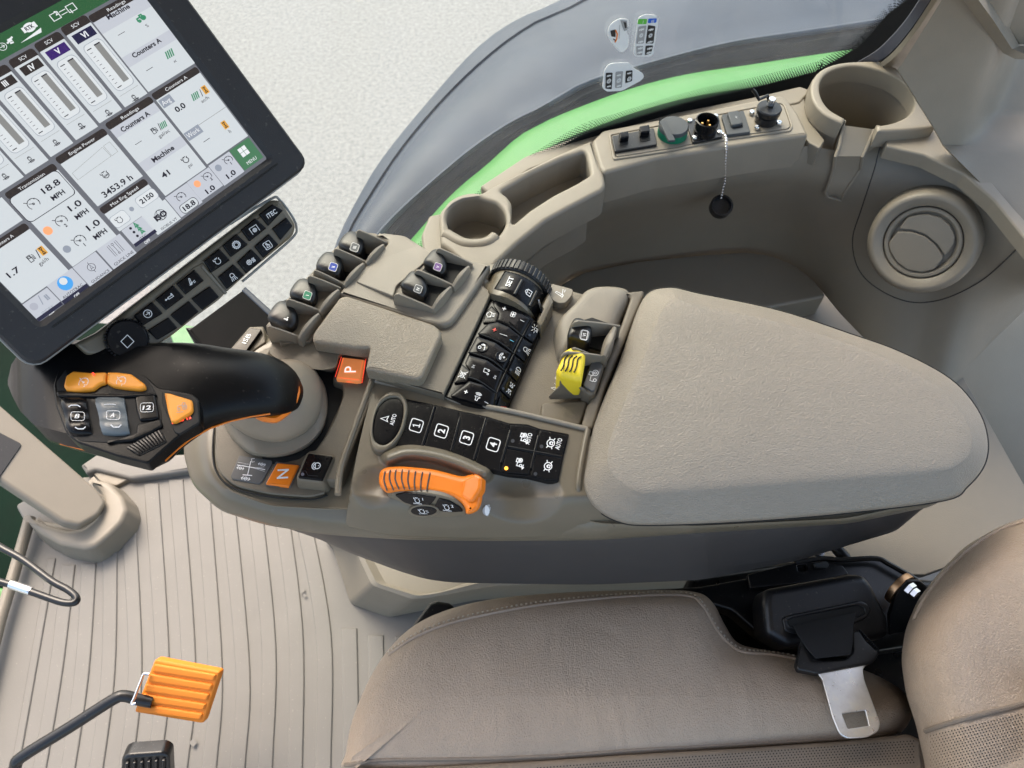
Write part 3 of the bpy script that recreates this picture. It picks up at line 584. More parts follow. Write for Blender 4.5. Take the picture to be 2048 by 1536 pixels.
obj('foot_recess', [(solid(rnd(qL([(570, 250), (700, 245), (860, 298), (740, 358), (640, 330)]), 5), Z(-.612), .01, .002), M['trim'])], None, label='small dark triangular pocket beside the foot of the beige post', cat='floor pocket')
obj('display', [(solid(rnd(qL([(-300, -160), (0, 15), (130, 82), (138, 100), (0, 300), (-60, 330), (-300, 180)]), 3), PPl.up(.002), .01, .0015), M['bez'])], None, label='dark square display on the beige post at the left picture edge', cat='display')
# looped cable with metal sleeve
cb = root('looped_cable', P(60, 1150, -.3), 'black looped cable with a silver sleeve hanging at the left edge over the mat', 'cable')
cp = qL([(-160, 640), (-10, 742), (150, 832), (330, 965), (430, 1020), (485, 1065), (488, 1095), (455, 1108), (380, 1098), (200, 1035), (100, 1000), (-20, 965), (-160, 920)])
obj('cable', [(tube([P(x, y, -.28 - .00004 * x) for x, y in spl(cp, 6, False)], .0042, 12), M['bmet'])], cb)
sv = qL([(68, 988), (200, 1033)]); obj('sleeve', [(tube([P(sv[0][0], sv[0][1], -.281), P(sv[1][0], sv[1][1], -.2835)], .0053, 18), M['chrome'])], cb)
# pedals
pr = root('brake_pedal', P(350, 1390, -.55), 'orange rubber pedal with five ribs on a bent black arm above the mat', 'pedal')
pp = P3((309, 1318, -.43), (440, 1344, -.43), (405, 1447, -.47))
obj('pad', [(solid(rnd(qM([(1320, 608), (1878, 716), (1732, 1160), (1142, 1062)]), 6), pp, .012, .003), M['orad'])] +
    [(solid(rnd(qM([(1322 - 34 * k, 642 + 85 * k), (1850 - 28 * k, 735 + 83 * k), (1830 - 29 * k, 790 + 83 * k), (1305 - 34 * k, 708 + 85 * k)]), 4), pp, .003, .0022, h=.003), M['orad']) for k in range(5)], pr)
obj('arm', [(tube([P(x, y, z) for x, y, z in spl([tuple(a) + (z,) for a, z in zip(qM([(1300, 975), (1180, 952), (1060, 922), (960, 955), (600, 1185), (190, 1440), (130, 1530), (60, 1800)]), (-.46, -.455, -.45, -.45, -.46, -.47, -.48, -.52))], 5, False)], .0075, 14), M['bmet'])], pr)
obj('spring_clip', [(tube([P(x, y, -.435) for x, y in spl(qM([(1275, 735), (1230, 735), (1205, 790), (1150, 930), (1125, 990), (1160, 985)]), 4, False)], .0018, 8), M['chrome'])], pr)
br = root('throttle_pedal', P(290, 1530, -.5), 'small black grooved pedal at the bottom edge below the orange pedal', 'pedal')
bp_ = P3((243, 1520, -.45), (337, 1506, -.45), (340, 1600, -.52))
obj('tread', [(solid(rnd(qM([(1035, 1460), (1090, 1428), (1390, 1408), (1445, 1440), (1460, 1750), (1010, 1780)]), 6), bp_, .02, .004), M['bmet'])] +
    [(solid(rnd(qM([(1075 + 62 * k, 1475 - 5 * k), (1105 + 62 * k, 1472 - 5 * k), (1105 + 62 * k, 1740), (1070 + 62 * k, 1740)]), 2), bp_, .006, .002, h=.005), M['bmet']) for k in range(6)], br)
obj('stem', [(tube([bp_.at(290, 1590, -.01), P(285, 1750, -.60)], .008), M['bmet'])], br)
# ================================================================ right-hand side console
sc_ = root('side_console', P(1400, 400, -.1), 'beige moulded side console with deep tray wall, bin and small cup holder by the window', 'side console')
def rz(c, n=70): return [P(*a) for a in resamp(spl(c, 6, False), n, False)]
topc = [(780, 720, -.10), (880, 600, -.09), (960, 540, -.09), (1050, 470, -.09), (1130, 418, -.09), (1210, 368, -.086), (1300, 342, -.086), (1400, 320, -.086), (1500, 305, -.086), (1600, 292, -.086), (1680, 300, -.09), (1765, 285, -.09), (1850, 300, -.09), (1930, 340, -.09), (1990, 392, -.09), (2070, 490, -.10), (2140, 590, -.12)]
botc = [(900, 900, -.34), (980, 790, -.34), (1040, 690, -.34), (1080, 610, -.34), (1121, 572, -.34), (1168, 550, -.34), (1277, 530, -.34), (1400, 514, -.34), (1480, 508, -.34), (1560, 520, -.34), (1625, 560, -.34), (1690, 635, -.34), (1760, 700, -.34), (1830, 730, -.34), (1905, 757, -.34), (1985, 682, -.33), (2110, 560, -.32)]
ta = [Vector(a) for a in topc]; ba = [Vector(a) for a in botc]
ta = resamp(spl([tuple(a) for a in topc], 6, False), 97, False); 
def even(c, n=97):   # same parameter on both edges
    s = spl(c, 6, False); return [Vector(a) for a in s]
tA, bA = even(topc), even(botc)
cre = []
rows = []
for t in (0, .06, .12, .18, .24, .30, .34, .38, .45, .55, .65, .75, .85, .93, .97, 1):
    row = []
    for a, b in zip(tA, bA):
        A, B = P(*a), P(*b); q = A.lerp(B, t)
        k = .010 * math.sin(math.pi * min(t / .33, 1)) if t < .33 else -.012 * math.sin(math.pi * (t - .33) / .67) * (1 if t > .34 else 0)
        q += Vector((0, -1, 0)) * k; row.append(q)
    rows.append(row)
WALL = sheet(rows, .004, (0, .6, -.8)); WS = Surf(WALL, Z(-.2))
obj('tray_wall', [(WALL, M['trim'])], sc_, sharp=50)
obj('tray_floor', [(solid([(850, 900), (1000, 660), (1121, 566), (1280, 522), (1480, 500), (1600, 520), (1700, 620), (1780, 690), (1925, 750), (2100, 1060), (1850, 1150), (900, 1150)], Z(-.365), .01, .002), M['trim'])], sc_)
obj('tray_step', [(solid(rnd([(1000, 700), (1121, 568), (1168, 542), (1277, 521), (1400, 508), (1490, 502), (1540, 508), (1590, 528), (1630, 560), (1655, 592), (1500, 622), (1300, 660), (1100, 720)], 12), Z(-.322), .043, .005), M['trim'])], sc_)
# rim with bin and small cup holder
cupA = spl(qG([(172, 610), (205, 545), (270, 505), (350, 492), (430, 512), (495, 535), (540, 590), (545, 660), (505, 730), (440, 772), (350, 783), (260, 765), (200, 715), (175, 660)]), 4)
binA = rnd(qG([(515, 455), (700, 345), (900, 250), (1045, 198), (1065, 215), (1092, 345), (1000, 402), (850, 478), (700, 575), (600, 660), (585, 650), (588, 530), (560, 485)]), 5)
rim = rnd(qG([(120, 612), (135, 570), (190, 515), (262, 480), (400, 462), (440, 432), (740, 285), (930, 195), (1105, 122), (1178, 345), (1190, 415), (1168, 447), (960, 556), (800, 645), (620, 790), (500, 905), (420, 990), (330, 960), (200, 840), (130, 790)]), 6)
rim2 = rim
obj('storage_rim', [(solid(rim2, Z(-.068), .045, .0055, holes=[(binA, .12, -.004), (cupA, .115, -.004)], seg=4), M['taupel'])], sc_, wn=True)
obj('bin_floor', [(solid(binA, Z(-.185), .006, 0), M['trim'])], sc_); obj('cup_floor', [(solid(cupA, Z(-.18), .006, 0), M['trim'])], sc_)
obj('cup_lip', [(tube([P(x, y, -.073) for x, y in spl(qG([(160, 735), (200, 760), (280, 800), (370, 805), (440, 790), (490, 750)]), 5, False)], [.004] + [.0085] * 24 + [.005], 12), M['taupel'])], sc_)
obj('cup_shell', [(loft([[P(x, y, -.073) for x, y in resamp(cupA, 40)], [P(x, y, -.165) for x, y in resamp([(a[0] * .985 + 14, a[1] + 40) for a in cupA], 40)]], cap0=False), M['trim'])], sc_)
# socket console section and upper trim step
seg_ = rnd(qF([(145, 1200), (235, 1108), (1000, 960), (1750, 808), (1800, 830), (1905, 960), (1995, 1150), (1700, 1190), (1200, 1270), (700, 1350), (250, 1475), (215, 1440)]), 5)
obj('socket_section', [(solid(seg_, Z(-.066), .05, .005, draft=.003), M['taupel'])], sc_, wn=True)
obj('recess_frame', [(solid(rnd(qF([(285, 1135), (1755, 858), (1800, 880), (1862, 1075), (1845, 1115), (1300, 1190), (800, 1290), (335, 1360), (318, 1340)]), 5), Z(-.064), .004, .0012, holes=[(rnd(qF([(305, 1150), (1750, 878), (1785, 895), (1845, 1075), (1825, 1100), (1300, 1172), (800, 1270), (348, 1342)]), 4), .0035, 0)]), M['taupel'])], sc_)
obj('window_ledge', [(solid(rnd([(960, 372), (1050, 312), (1180, 262), (1300, 234), (1500, 195), (1600, 172), (1622, 180), (1600, 205), (1400, 245), (1200, 288), (1060, 338), (985, 392)], 4), Z(-.078), .03, .003), M['taupel'])], sc_)
obj('lower_ledge', [(solid(rnd([(858, 430), (885, 425), (892, 520), (900, 560), (852, 540), (842, 470)], 5), Z(-.082), .05, .004), M['trim'])], sc_)
# large cup holder with a slot
cin = spl(qH([(525, 1010), (450, 970), (390, 930), (335, 860), (308, 780), (312, 700), (360, 630), (450, 585), (570, 562), (700, 570), (830, 600), (950, 650), (1040, 715), (1095, 790), (1116, 860), (1100, 930), (1050, 990), (960, 1035), (870, 1058), (790, 1070)]), 3, False)
cout = spl(qH([(500, 1050), (400, 1005), (320, 950), (255, 870), (228, 770), (245, 680), (310, 600), (420, 548), (560, 525), (720, 520), (800, 518)]), 3, False) + spl(qH([(960, 575), (1060, 680), (1130, 800), (1220, 930), (1296, 1052), (1250, 1085), (1000, 1110), (800, 1118)]), 3, False)
cpoly = cin + cout[::-1]
big = root('cup_holder', P(1740, 200, -.1), 'large round beige cup holder with a front slot at the corner beside the sockets', 'cup holder')
obj('rim', [(solid(cpoly, Z(-.052), .026, .0035, seg=3, draft=-.0), M['taupel'])], big, wn=True)
NI = 60; ci = [P(*a, -.056) for a in [tuple(p) for p in resamp(cin, NI, False)]]
c0 = sum(ci, Vector()) / NI; c0 = P(1738, 192, -.056)
def shrink(L, k, dz): return [c0 + (a - c0) * k + Vector((0, 0, dz)) for a in L]
obj('well', [(sheet([shrink(ci, 1.015, -.001), shrink(ci, .97, -.06), shrink(ci, .93, -.12)], .0015, (0, 0, -1)), M['trim']), (([v for v in shrink(ci, .94, -.119)], [tuple(range(NI))]), M['trim'])], big)
co = [P(*a, -.056) for a in [tuple(p) for p in resamp(spl(qH([(500, 1050), (400, 1005), (320, 950), (255, 870), (228, 770), (245, 680)]), 4, False), 24, False)]]
c2 = [P(*a, -.13) for a in [tuple(p) for p in resamp(spl(qH([(388, 1372), (300, 1330), (230, 1230), (190, 1130), (130, 1020), (110, 960)]), 4, False), 24, False)]]
obj('outer_wall', [(sheet([co, [a.lerp(b, .5) + Vector((-.004, -.004, 0)) for a, b in zip(co, c2)], c2], .003, (.5, .6, 0)), M['taupel'])], big)
obj('slot_side', [(vplate([(1685, 238, -.056), (1691, 242, -.056), (1665, 350, -.13), (1660, 345, -.13)], .002), M['taupel']),
   (sheet([[P(*qH([(795, 1075)])[0], -.054), P(*qH([(1000, 1110)])[0], -.054), P(*qH([(1290, 1060)])[0], -.056)], [P(*qH([(690, 1310)])[0], -.095), P(*qH([(870, 1200)])[0], -.075), P(*qH([(1280, 1085)])[0], -.062)]], .004, (0, .8, -.3)), M['taupel'])], big)
def onw(p, z, h=.005): return P(*p, z) if z is not None else WS.at(*p, h)
ch = [((145, 770), (335, 795), -.062), ((118, 900), (290, 900), -.078), ((95, 960), (262, 960), -.086), ((78, 1020), (235, 1035), None), ((60, 1100), (185, 1110), None), ((38, 1160), (150, 1165), None), ((48, 1190), (132, 1212), None)]
CHr = []
for a, b, z in ch:
    a, b = q3([a])[0], q3([b])[0]; CHr.append([onw(a, z), onw((a[0] * .5 + b[0] * .5, a[1] * .5 + b[1] * .5), z, .001), onw(b, z)])
obj('drain_channel', [(sheet(CHr, .006, (0, .7, -.6)), M['taupel'])], big)
obj('channel_rib', [(tube([r_[0] for r_ in CHr] + [r_[2] for r_ in CHr[::-1]], .0022, 8), M['taupel'])], big)
obj('corner_filler', [(solid(rnd([(1570, 185), (1585, 240), (1618, 285), (1640, 297), (1650, 280), (1618, 240), (1608, 190)], 4), Z(-.080), .03, .002), M['trim'])], sc_)
0 and obj('corner_bracket', [(solid(rnd(qH([(640, 1330), (700, 1300), (900, 1190), (1240, 1110), (1420, 1220), (1200, 1225), (1000, 1225), (900, 1300), (800, 1500), (620, 1465)]), 3), Z(-.105), .02, .003), M['trim'])], sc_)
# ---- sockets
sk = root('socket_plate', P(1400, 250, -.064), 'beige oblong plate carrying a row of black sockets along the window edge', 'socket panel')
SP = Z(-.0635)
obj('base_plate', [(solid(rnd(qF([(312, 1155), (1745, 885), (1780, 900), (1838, 1072), (1820, 1095), (1300, 1168), (800, 1265), (355, 1336)]), 4), SP, .004, .0006), M['taupel'])], sk)
def cw(x, y, z): a = qF([(x, y)])[0]; return P(a[0], a[1], z)
MM = .00062
us = obj('twin_usb_socket', [(solid(rnd(qF([(312, 1160), (675, 1090), (702, 1232), (340, 1292)]), 3), SP.up(.004), .004, .001), M['black']), (solid(rnd(qF([(375, 1130), (455, 1115), (462, 1165), (385, 1180)]), 2), SP.up(.012), .008, .0015), M['gloss']),
  (solid(rnd(qF([(550, 1075), (635, 1060), (640, 1120), (560, 1130)]), 2), SP.up(.013), .009, .0015), M['gloss']), (solid(rnd(qF([(370, 1190), (450, 1178), (455, 1225), (380, 1235)]), 1), SP.up(.0046), .001, .0003), M['deep']), (solid(rnd(qF([(555, 1150), (640, 1135), (645, 1195), (565, 1210)]), 1), SP.up(.0046), .001, .0003), M['deep'])], sk)
cc = cw(828, 1150, -.064)
rc = obj('round_socket_cap', [(cyl(cc, (0, 0, 1), [(.0195, 0), (.0195, .008), (.0185, .010)], 48), M['teal']), (cyl(cc + Vector((0, 0, .0105)), (0, 0, 1), [(.0195, 0), (.0195, .003), (.018, .005), (.0005, .0055)], 48), M['gpl'])], sk)
obj('cap_tab', [(solid(rnd(qF([(720, 1035), (760, 1010), (860, 1195), (800, 1200)]), 2), Z(-.0465), .003, .0008), M['gpl']), (box(cw(765, 1040, -.055), .014, .006, .008), M['dullb'])], sk)
obj('flange', [(solid(rnd(qF([(950, 1030), (1225, 980), (1262, 1165), (1005, 1215)]), 3), SP.up(.003), .003, .0008), M['bmet'])], sk)
c3 = cw(1105, 1130, -.0605)
sp3 = obj('three_pin_socket', [(cyl(c3, (0, 0, 1), [(.0150, 0), (.0150, .006), (.0138, .007), (.0138, .010), (.0150, .011), (.0150, .020), (.0135, .0205), (.0128, .019), (.0125, .004), (.0005, .0035)], 44), M['gloss'])], sk)
for dx, dy in ((-.0055, .001), (.003, .006), (.0035, -.003)):
    obj('contact_pin', [(cyl(c3 + Vector((dx, dy, .004)), (0, 0, 1), [(.0022, 0), (.0022, .009), (.0014, .0105), (.0003, .0106)], 16), M['brass'])], sk)
obj('usb_socket', [(solid(rnd(qF([(1250, 978), (1440, 940), (1500, 1125), (1300, 1150)]), 3), SP.up(.004), .004, .001), M['gpl']), (solid(rnd(qF([(1300, 955), (1395, 938), (1435, 1050), (1340, 1070)]), 4), SP.up(.009), .005, .0015), M['gpl']), (solid(rnd(qF([(1330, 1060), (1430, 1045), (1435, 1080), (1345, 1095)]), 1), SP.up(.005), .001, .0002), M['deep'])], sk)
Deco(SP.up(.0092), (.98, -.2)).icon('usb', *qF([(1375, 1000)])[0], 8, M['sgry'], lw=.2).done('usb_mark', sk)
c4 = cw(1625, 1030, -.062)
obj('connector', [(cyl(c4, (0, 0, 1), [(.0145, 0), (.0145, .010), (.0128, .011), (.0128, .013), (.0158, .0135), (.0162, .020), (.0150, .0215), (.0005, .022)], 48), M['black'])], sk)
obj('plug_knob', [(cyl(c4 + Vector((.001, .003, .0225)), (0, 0, 1), [(.0038, 0), (.0048, .001), (.0048, .009), (.0042, .010), (.0003, .0103)], 24), M['chrome'])], sk)
ca = c4 + Vector((-.003, .008, .028))
obj('plug_lead', [(tube([tuple(c4 + Vector((-.002, .004, .026))), tuple(ca + Vector((-.001, .002, .004))), tuple(P(*qF([(1570, 850)])[0], -.028)), tuple(P(*qF([(1540, 790)])[0], -.022)), tuple(P(*qF([(1515, 765)])[0], -.02))], .0022, 8), M['bmet'])], sk)
for x, y in ((980, 1028), (1200, 990), (1022, 1170), (1235, 1128), (1510, 955), (1742, 1045), (1555, 1082), (1690, 865)):
    c = cw(x, y, -.0598)
    obj('screw', [(cyl(c - Vector((0, 0, .002)), (0, 0, 1), [(.0038, 0), (.0038, .002), (.0030, .0034), (.0016, .0036), (.0012, .0024), (.0003, .0024)], 18), M['chrome'])], sk)
# ---- dust cap on its ball chain
dc = root('dust_cap', P(1440, 410, -.2), 'black round dust cap dangling on a silver ball chain against the tray wall', 'dust cap')
cp_ = qF([(1240, 1135), (1275, 1150), (1290, 1190), (1288, 1280), (1280, 1400), (1278, 1536)]) + [(1446, 375), (1442, 396)]
path = []
for i, (x, y) in enumerate(spl(cp_, 8, False)):
    if y < 282: path.append(P(x, y, -.056 + .002 * min(i, 6) / 6))
    else: path.append(P(x, y, -.055 - .10 * (y - 282) / 115))
Ln = [tuple(p) for p in path]; tot = sum((Vector(b) - Vector(a)).length for a, b in zip(Ln, Ln[1:])); nb = int(tot / .0047)
ch_ = []
for p in resamp(Ln, nb, False): ch_.append((cyl(p - Vector((0, 0, .0014)), (0, 0, 1), [(.0005, -.0004), (.0017, .0004), (.0021, .0014), (.0017, .0026), (.0005, .0033)], 8), M['chrome']))
obj('ball_chain', ch_ + [(tube(path, .0004, 5), M['chrome'])], dc)
ce = P(1443, 412, -.163); ax = Vector((-.05, -.45, .9))
obj('cap', [(cyl(ce - ax.normalized() * .010, ax, [(.0005, 0), (.0150, 0), (.0158, .001), (.0158, .013), (.0150, .014), (.0128, .0142), (.0122, .006), (.0005, .005)], 48), M['black'])], dc)
# ---- air vent on a trim panel
vw = WS.at(1846, 484)
nw_ = WS.plane(1846, 484, 70).n; print('NW', nw_)
VP = Pl(vw + (CAM - vw).normalized() * .050, nw_ * .5 + (CAM - vw).normalized() * .6)
av = root('air_vent', VP.at(1845, 490), 'round beige air vent with two curved flaps on the rear corner trim', 'air vent')
gl_ = spl([(1772, 287), (1850, 305), (1930, 345), (1990, 395), (2046, 455), (2052, 475), (1990, 540), (1940, 575), (1880, 600), (1820, 604), (1760, 580), (1718, 540), (1705, 480), (1722, 420), (1748, 340), (1760, 295)], 6)
obj('cover_groove', [(tube([WS.at(x, y, .0002) for x, y in gl_], .0008, 8, closed=True), M['darks'])], sc_)
obj('cover_lip', [(tube([WS.at(x, y + 3, .0) for x, y in gl_[:30]], .0012, 8), M['taupel'])], sc_)
vc = VP.at(1846, 484); n_ = VP.n
rr = .0483 * (vc - CAM).length / .82
obj('outer_ring', [(cyl(vc, n_, [(rr * 1.04, -.09), (rr * .99, -.012), (rr * .97, .004), (rr * .93, .011), (rr * .88, .0135), (rr * .82, .0135), (rr * .70, .008), (rr * .685, .005), (rr * .68, -.004), (.0005, -.004)], 72), M['trim'])], av)
obj('inner_ring', [(cyl(vc, n_, [(rr * .665, -.003), (rr * .665, .0058), (rr * .645, .0070), (rr * .60, .0068), (rr * .56, .004), (rr * .55, .0), (.0005, 0)], 72), M['trim'])], av)
fl1 = qI([(1310, 300), (1370, 285), (1440, 280), (1520, 300), (1580, 350), (1612, 420), (1605, 470), (1548, 545), (1500, 470), (1420, 405), (1340, 380), (1255, 375)])
fl2 = qI([(1250, 388), (1340, 392), (1420, 418), (1490, 475), (1540, 555), (1480, 630), (1400, 648), (1310, 632), (1240, 580), (1200, 510), (1192, 460)])
for f_ in (fl1, fl2): obj('flap', [(solid(rnd(f_, 5), VP.up(.0075), .005, .0016), M['trim'])], av, wn=True)
# ---- rear corner panels
rc_ = root('rear_trim', P(1950, 300, 0), 'beige rear corner post trim rising behind the large cup holder', 'corner trim')
zt = .16
pts = {'a': (1803, 133, -.052), 'b': (1890, -20, zt), 'c': (1908, -20, zt), 'd': (2012, 112, .05), 'e': (1950, 262, -.05), 'f': (1872, 250, -.055)}
def gridq(A, B, C_, D, n=14, m=14, bulge=0, nn=None):
    A, B, C_, D = [Vector(v) for v in (A, B, C_, D)]
    rows = []
    for j in range(m + 1):
        t = j / m; rows.append([(A.lerp(B, i / n)).lerp(D.lerp(C_, i / n), t) + (nn or Vector()) * bulge * math.sin(math.pi * t) * math.sin(math.pi * i / n) for i in range(n + 1)])
    return rows
p_ = lambda x, y, z: P(x, y, z)
obj('main_panel', [(sheet(gridq(p_(1796, 130, -.055), p_(1893, -30, .16), p_(1922, -30, .16), p_(1885, 285, -.06), bulge=0), .004, (.3, .5, -.5)), M['taupel'])], None) if False else None
# heights over the picture: post facet, crease, highlight strip, lower shelf -> one smooth skin
def zf(x, y):
    # distance to crease running (2010,112) -> (1935,300)
    base = -.055 + max(0, (290 - y)) / 300 * .20
    cx = 2010 - (y - 112) * .40
    k = 1 / (1 + math.exp(-(x - cx) / 9)); low = -.055 + max(0, (230 - y)) / 230 * .10 - max(0, y - 300) * .0002
    return base * (1 - k) + (low) * k
V = []; F = []; nx, ny = 60, 70; key = {}
for j in range(ny + 1):
    for i in range(nx + 1):
        y = -30 + 560 * j / ny
        xl = 1801 + (0 if y > 133 else (133 - y) * .62) if y < 133 else (1801 + (y - 133) * .62 if y < 245 else (1871 + (y - 245) * .55 if y < 292 else 1897 + (y - 292) * 1.0 if y < 390 else 1990 + (y - 390) * .95))
        xl = xl - (9 if y > 133 else 0)
        x = xl + (2110 - xl) * i / nx if xl < 2110 else 2110 + i * .1
        key[i, j] = len(V); V.append(P(x, y, zf(x, y)))
for j in range(ny):
    for i in range(nx): F.append((key[i, j], key[i + 1, j], key[i + 1, j + 1], key[i, j + 1]))
Vb = [v + Vector((.002, .003, -.004)) for v in V]; N_ = len(V)
F2 = F + [tuple(N_ + i for i in f[::-1]) for f in F]
for seq in ([key[i, 0] for i in range(nx + 1)], [key[nx, j] for j in range(ny + 1)], [key[i, ny] for i in range(nx, -1, -1)], [key[0, j] for j in range(ny, -1, -1)]):
    for a, b in zip(seq, seq[1:]): F2.append((b, a, N_ + a, N_ + b))
SK = (V + Vb, F2); obj('post_skin', [(SK, M['taupel'])], rc_, sharp=60)
up_ = [(1896, -30), (1950, -8), (2030, 92), (2012, 114), (1900, -30)]
obj('upper_ridge', [(loft([[P(1903, -30, .175), P(1935, -30, .185), P(1962, -30, .15)], [P(1955, 38, .120), P(1985, 38, .130), P(2010, 38, .10)], [P(2006, 106, .062), P(2024, 98, .072), P(2040, 92, .055)], [P(2030, 118, .052), P(2045, 106, .062), P(2060, 90, .05)], [P(2100, 122, .050), P(2100, 108, .060), P(2100, 90, .05)]], closed=False), M['taupel'])], rc_, sharp=30)
obj('upper_panel', [(solid([(1958, -40), (2038, 90), (2120, 90), (2120, -60)], P3((1958, -40, .155), (2038, 90, .058), (2120, 0, .12)), .01, .002), M['trim'])], rc_)
obj('edge_trim', [(sheet([[P(*a) for a in spl([(1758, 128, -.053), (1790, 100, -.01), (1830, 50, .05), (1875, -20, .14)], 6, False)], [P(*a) for a in spl([(1764, 134, -.053), (1796, 108, -.01), (1837, 56, .05), (1884, -16, .14)], 6, False)], [P(*a) for a in spl([(1768, 138, -.060), (1803, 118, -.03), (1844, 64, .03), (1890, -10, .12)], 6, False)], [P(*a) for a in spl([(1792, 140, -.075), (1812, 122, -.04), (1850, 68, .02), (1893, -6, .11)], 6, False)]], .004, (.5, .5, -.4)), M['taupel'])], rc_)
obj('rubber_edge', [(sheet([[P(*a) for a in spl([(1716, 124, -.060), (1760, 96, -.03), (1812, 40, .03), (1858, -30, .10)], 6, False)], [P(*a) for a in spl([(1740, 130, -.062), (1778, 108, -.03), (1826, 52, .03), (1880, -30, .10)], 6, False)]], .005, (.2, .7, -.4)), M['navy'])], rc_)
obj('corner_blend', [(solid(rnd([(1775, 262), (1875, 240), (1915, 280), (2010, 395), (2130, 530), (2110, 550), (1988, 400), (1928, 348), (1850, 310), (1772, 292)], 4), Z(-.068), .02, .003), M['taupel'])], rc_)
# lower right inner wall of the cab
lw = root('rear_wall', P(1990, 900, -.5), 'plain beige rear cab wall behind the armrest pad', 'wall')
obj('wall_panel', [(sheet(gridq(P(1900, 752, -.345), P(2160, 520, -.33), P(2200, 1200, -.60), P(1930, 980, -.615), bulge=0), .01, (.5, .5, 0)), M['trim'])], lw)
# ================================================================ armrest console
ar = root('armrest_console', P(1000, 850, -.1), 'taupe armrest console crowded with black keys, levers and an orange dial', 'control console')
def lp(pts, z, n=150): return [P(a.x, a.y, z) for a in resamp(rnd(pts, 26, 5), n)]
T0 = [(415, 800), (408, 890), (418, 950), (450, 986), (530, 1014), (640, 1020), (700, 1022), (800, 1030), (900, 1032), (1000, 1032), (1130, 1030), (1200, 1050), (1400, 1055), (1700, 1040), (1870, 1005), (1938, 950), (1950, 870), (1880, 780), (1700, 705), (1450, 630), (1300, 600), (1140, 600), (1060, 585), (900, 540), (800, 500), (740, 520), (620, 640), (500, 700)]
T1 = [(375, 810), (366, 905), (384, 970), (440, 1022), (530, 1050), (640, 1068), (700, 1073), (800, 1079), (900, 1081), (1000, 1082), (1130, 1081), (1200, 1080), (1400, 1066), (1700, 1047), (1870, 1012), (1940, 950), (1951, 870), (1880, 780), (1700, 705), (1450, 630), (1300, 600), (1140, 600), (1060, 585), (900, 540), (800, 500), (740, 520), (620, 640), (480, 690)]
def mixl(a, b, t): return [((1 - t) * p[0] + t * q[0], (1 - t) * p[1] + t * q[1]) for p, q in zip(a, b)]
def inset(pts, k, c=(1100, 830)): return [(c[0] + (x - c[0]) * k, c[1] + (y - c[1]) * k) for x, y in pts]
n_ = 28 * 6
def lpz(pts, z): return [P(x, y, z) for x, y in rnd(pts, 22, 5)]
obj('body_shell', [(loft([lpz([(x, y) for x, y in mixl(T0, inset(T0, .97), 1)], -.0545), lpz(mixl(T0, inset(T0, .985), 1), -.053), lpz(T0, -.055), lpz(mixl(T0, T1, .3), -.058), lpz(mixl(T0, T1, .62), -.065), lpz(mixl(T0, T1, .88), -.073), lpz(T1, -.080), lpz(inset(T1, .998), -.083), lpz(inset(T1, .985), -.085)]), M['taupeg'])], ar, sharp=50)
D0 = inset(T1, .985)
D1 = [(430, 830), (430, 905), (470, 970), (560, 1035), (640, 1078), (700, 1106), (800, 1143), (850, 1158), (900, 1165), (1000, 1167), (1130, 1169), (1200, 1169), (1400, 1160), (1600, 1120), (1800, 1060), (1880, 950), (1900, 880), (1850, 800), (1700, 740), (1450, 700), (1300, 680), (1140, 680), (1060, 670), (900, 640), (800, 620), (740, 640), (660, 700), (540, 740)]
obj('lower_shell', [(loft([lpz(D0, -.084), lpz(mixl(D0, D1, .15), -.092), lpz(mixl(D0, D1, .45), -.114), lpz(mixl(D0, D1, .8), -.143), lpz(D1, -.162), lpz(inset(D1, .97), -.170), lpz(inset(D1, .8), -.172)]), M['darks'])], ar, sharp=50)
0 and obj('orange_edge', [(tube([P(x, y, -.0835) for x, y in spl([(440, 1030), (470, 1040), (500, 1049), (530, 1055), (570, 1062)], 6, False)], .0009, 8), M['orab'])], ar)
# lever well plate
plz = Z(-.050)
wpl = rnd([(443, 800), (431, 850), (429, 912), (440, 948), (470, 972), (540, 988), (620, 994), (650, 986), (652, 975), (742, 770), (750, 745), (700, 640), (520, 700)], 14)
obj('well_plate', [(solid(wpl, plz, .012, .0015), M['taupe'])], ar)
obj('plate_groove', [(tube([P(x, y, -.0523) for x, y in spl([(436, 830), (428, 860), (426, 915), (438, 952), (470, 977), (540, 993), (620, 999), (655, 990)], 5, False)], .0009, 6), M['deep'])], ar)
obj('well_opening', [(flat(spl(q4([(1060, 380), (1190, 390), (1180, 480), (1250, 500), (1240, 620), (1180, 760), (1060, 990), (960, 1040), (880, 1080), (640, 1080), (600, 700), (800, 400)]), 4), plz, .0006), M['deep'])], ar)
# raised curved ridge right of the well, with the two key pedestals
rdg = rnd(q4([(1245, 495), (1180, 470), (1170, 455), (1225, 255), (1290, 262), (1450, 290), (1540, 400), (1540, 500), (1480, 600), (1400, 800), (1280, 1100), (1225, 1240), (1110, 1230), (1085, 1240), (900, 1225), (905, 1200), (960, 1035), (985, 1005), (1040, 995), (1120, 880), (1200, 720), (1250, 580)]), 4)
obj('key_ridge', [(solid(rdg, Z(-.040), .012, .0025, draft=.0015), M['taupe'])], ar, wn=True)
obj('key_pedestal', [(solid(rnd(q4([(965, 1020), (990, 1010), (1180, 1035), (1185, 1060), (1105, 1235), (1085, 1245), (895, 1225), (890, 1200)]), 3), Z(-.036), .018, .003, draft=.003), M['taupe'])], ar, wn=True)
d = Deco(Z(-.0485), (.30, -.95))
obj('shift_pattern_plate', [(solid(rnd(q4([(455, 1038), (705, 1078), (712, 1095), (628, 1245), (608, 1260), (400, 1222), (388, 1198)]), 3), Z(-.0488), .003, .0006), M['greyd'])], ar)
cx, cy = q4([(550, 1145)])[0]
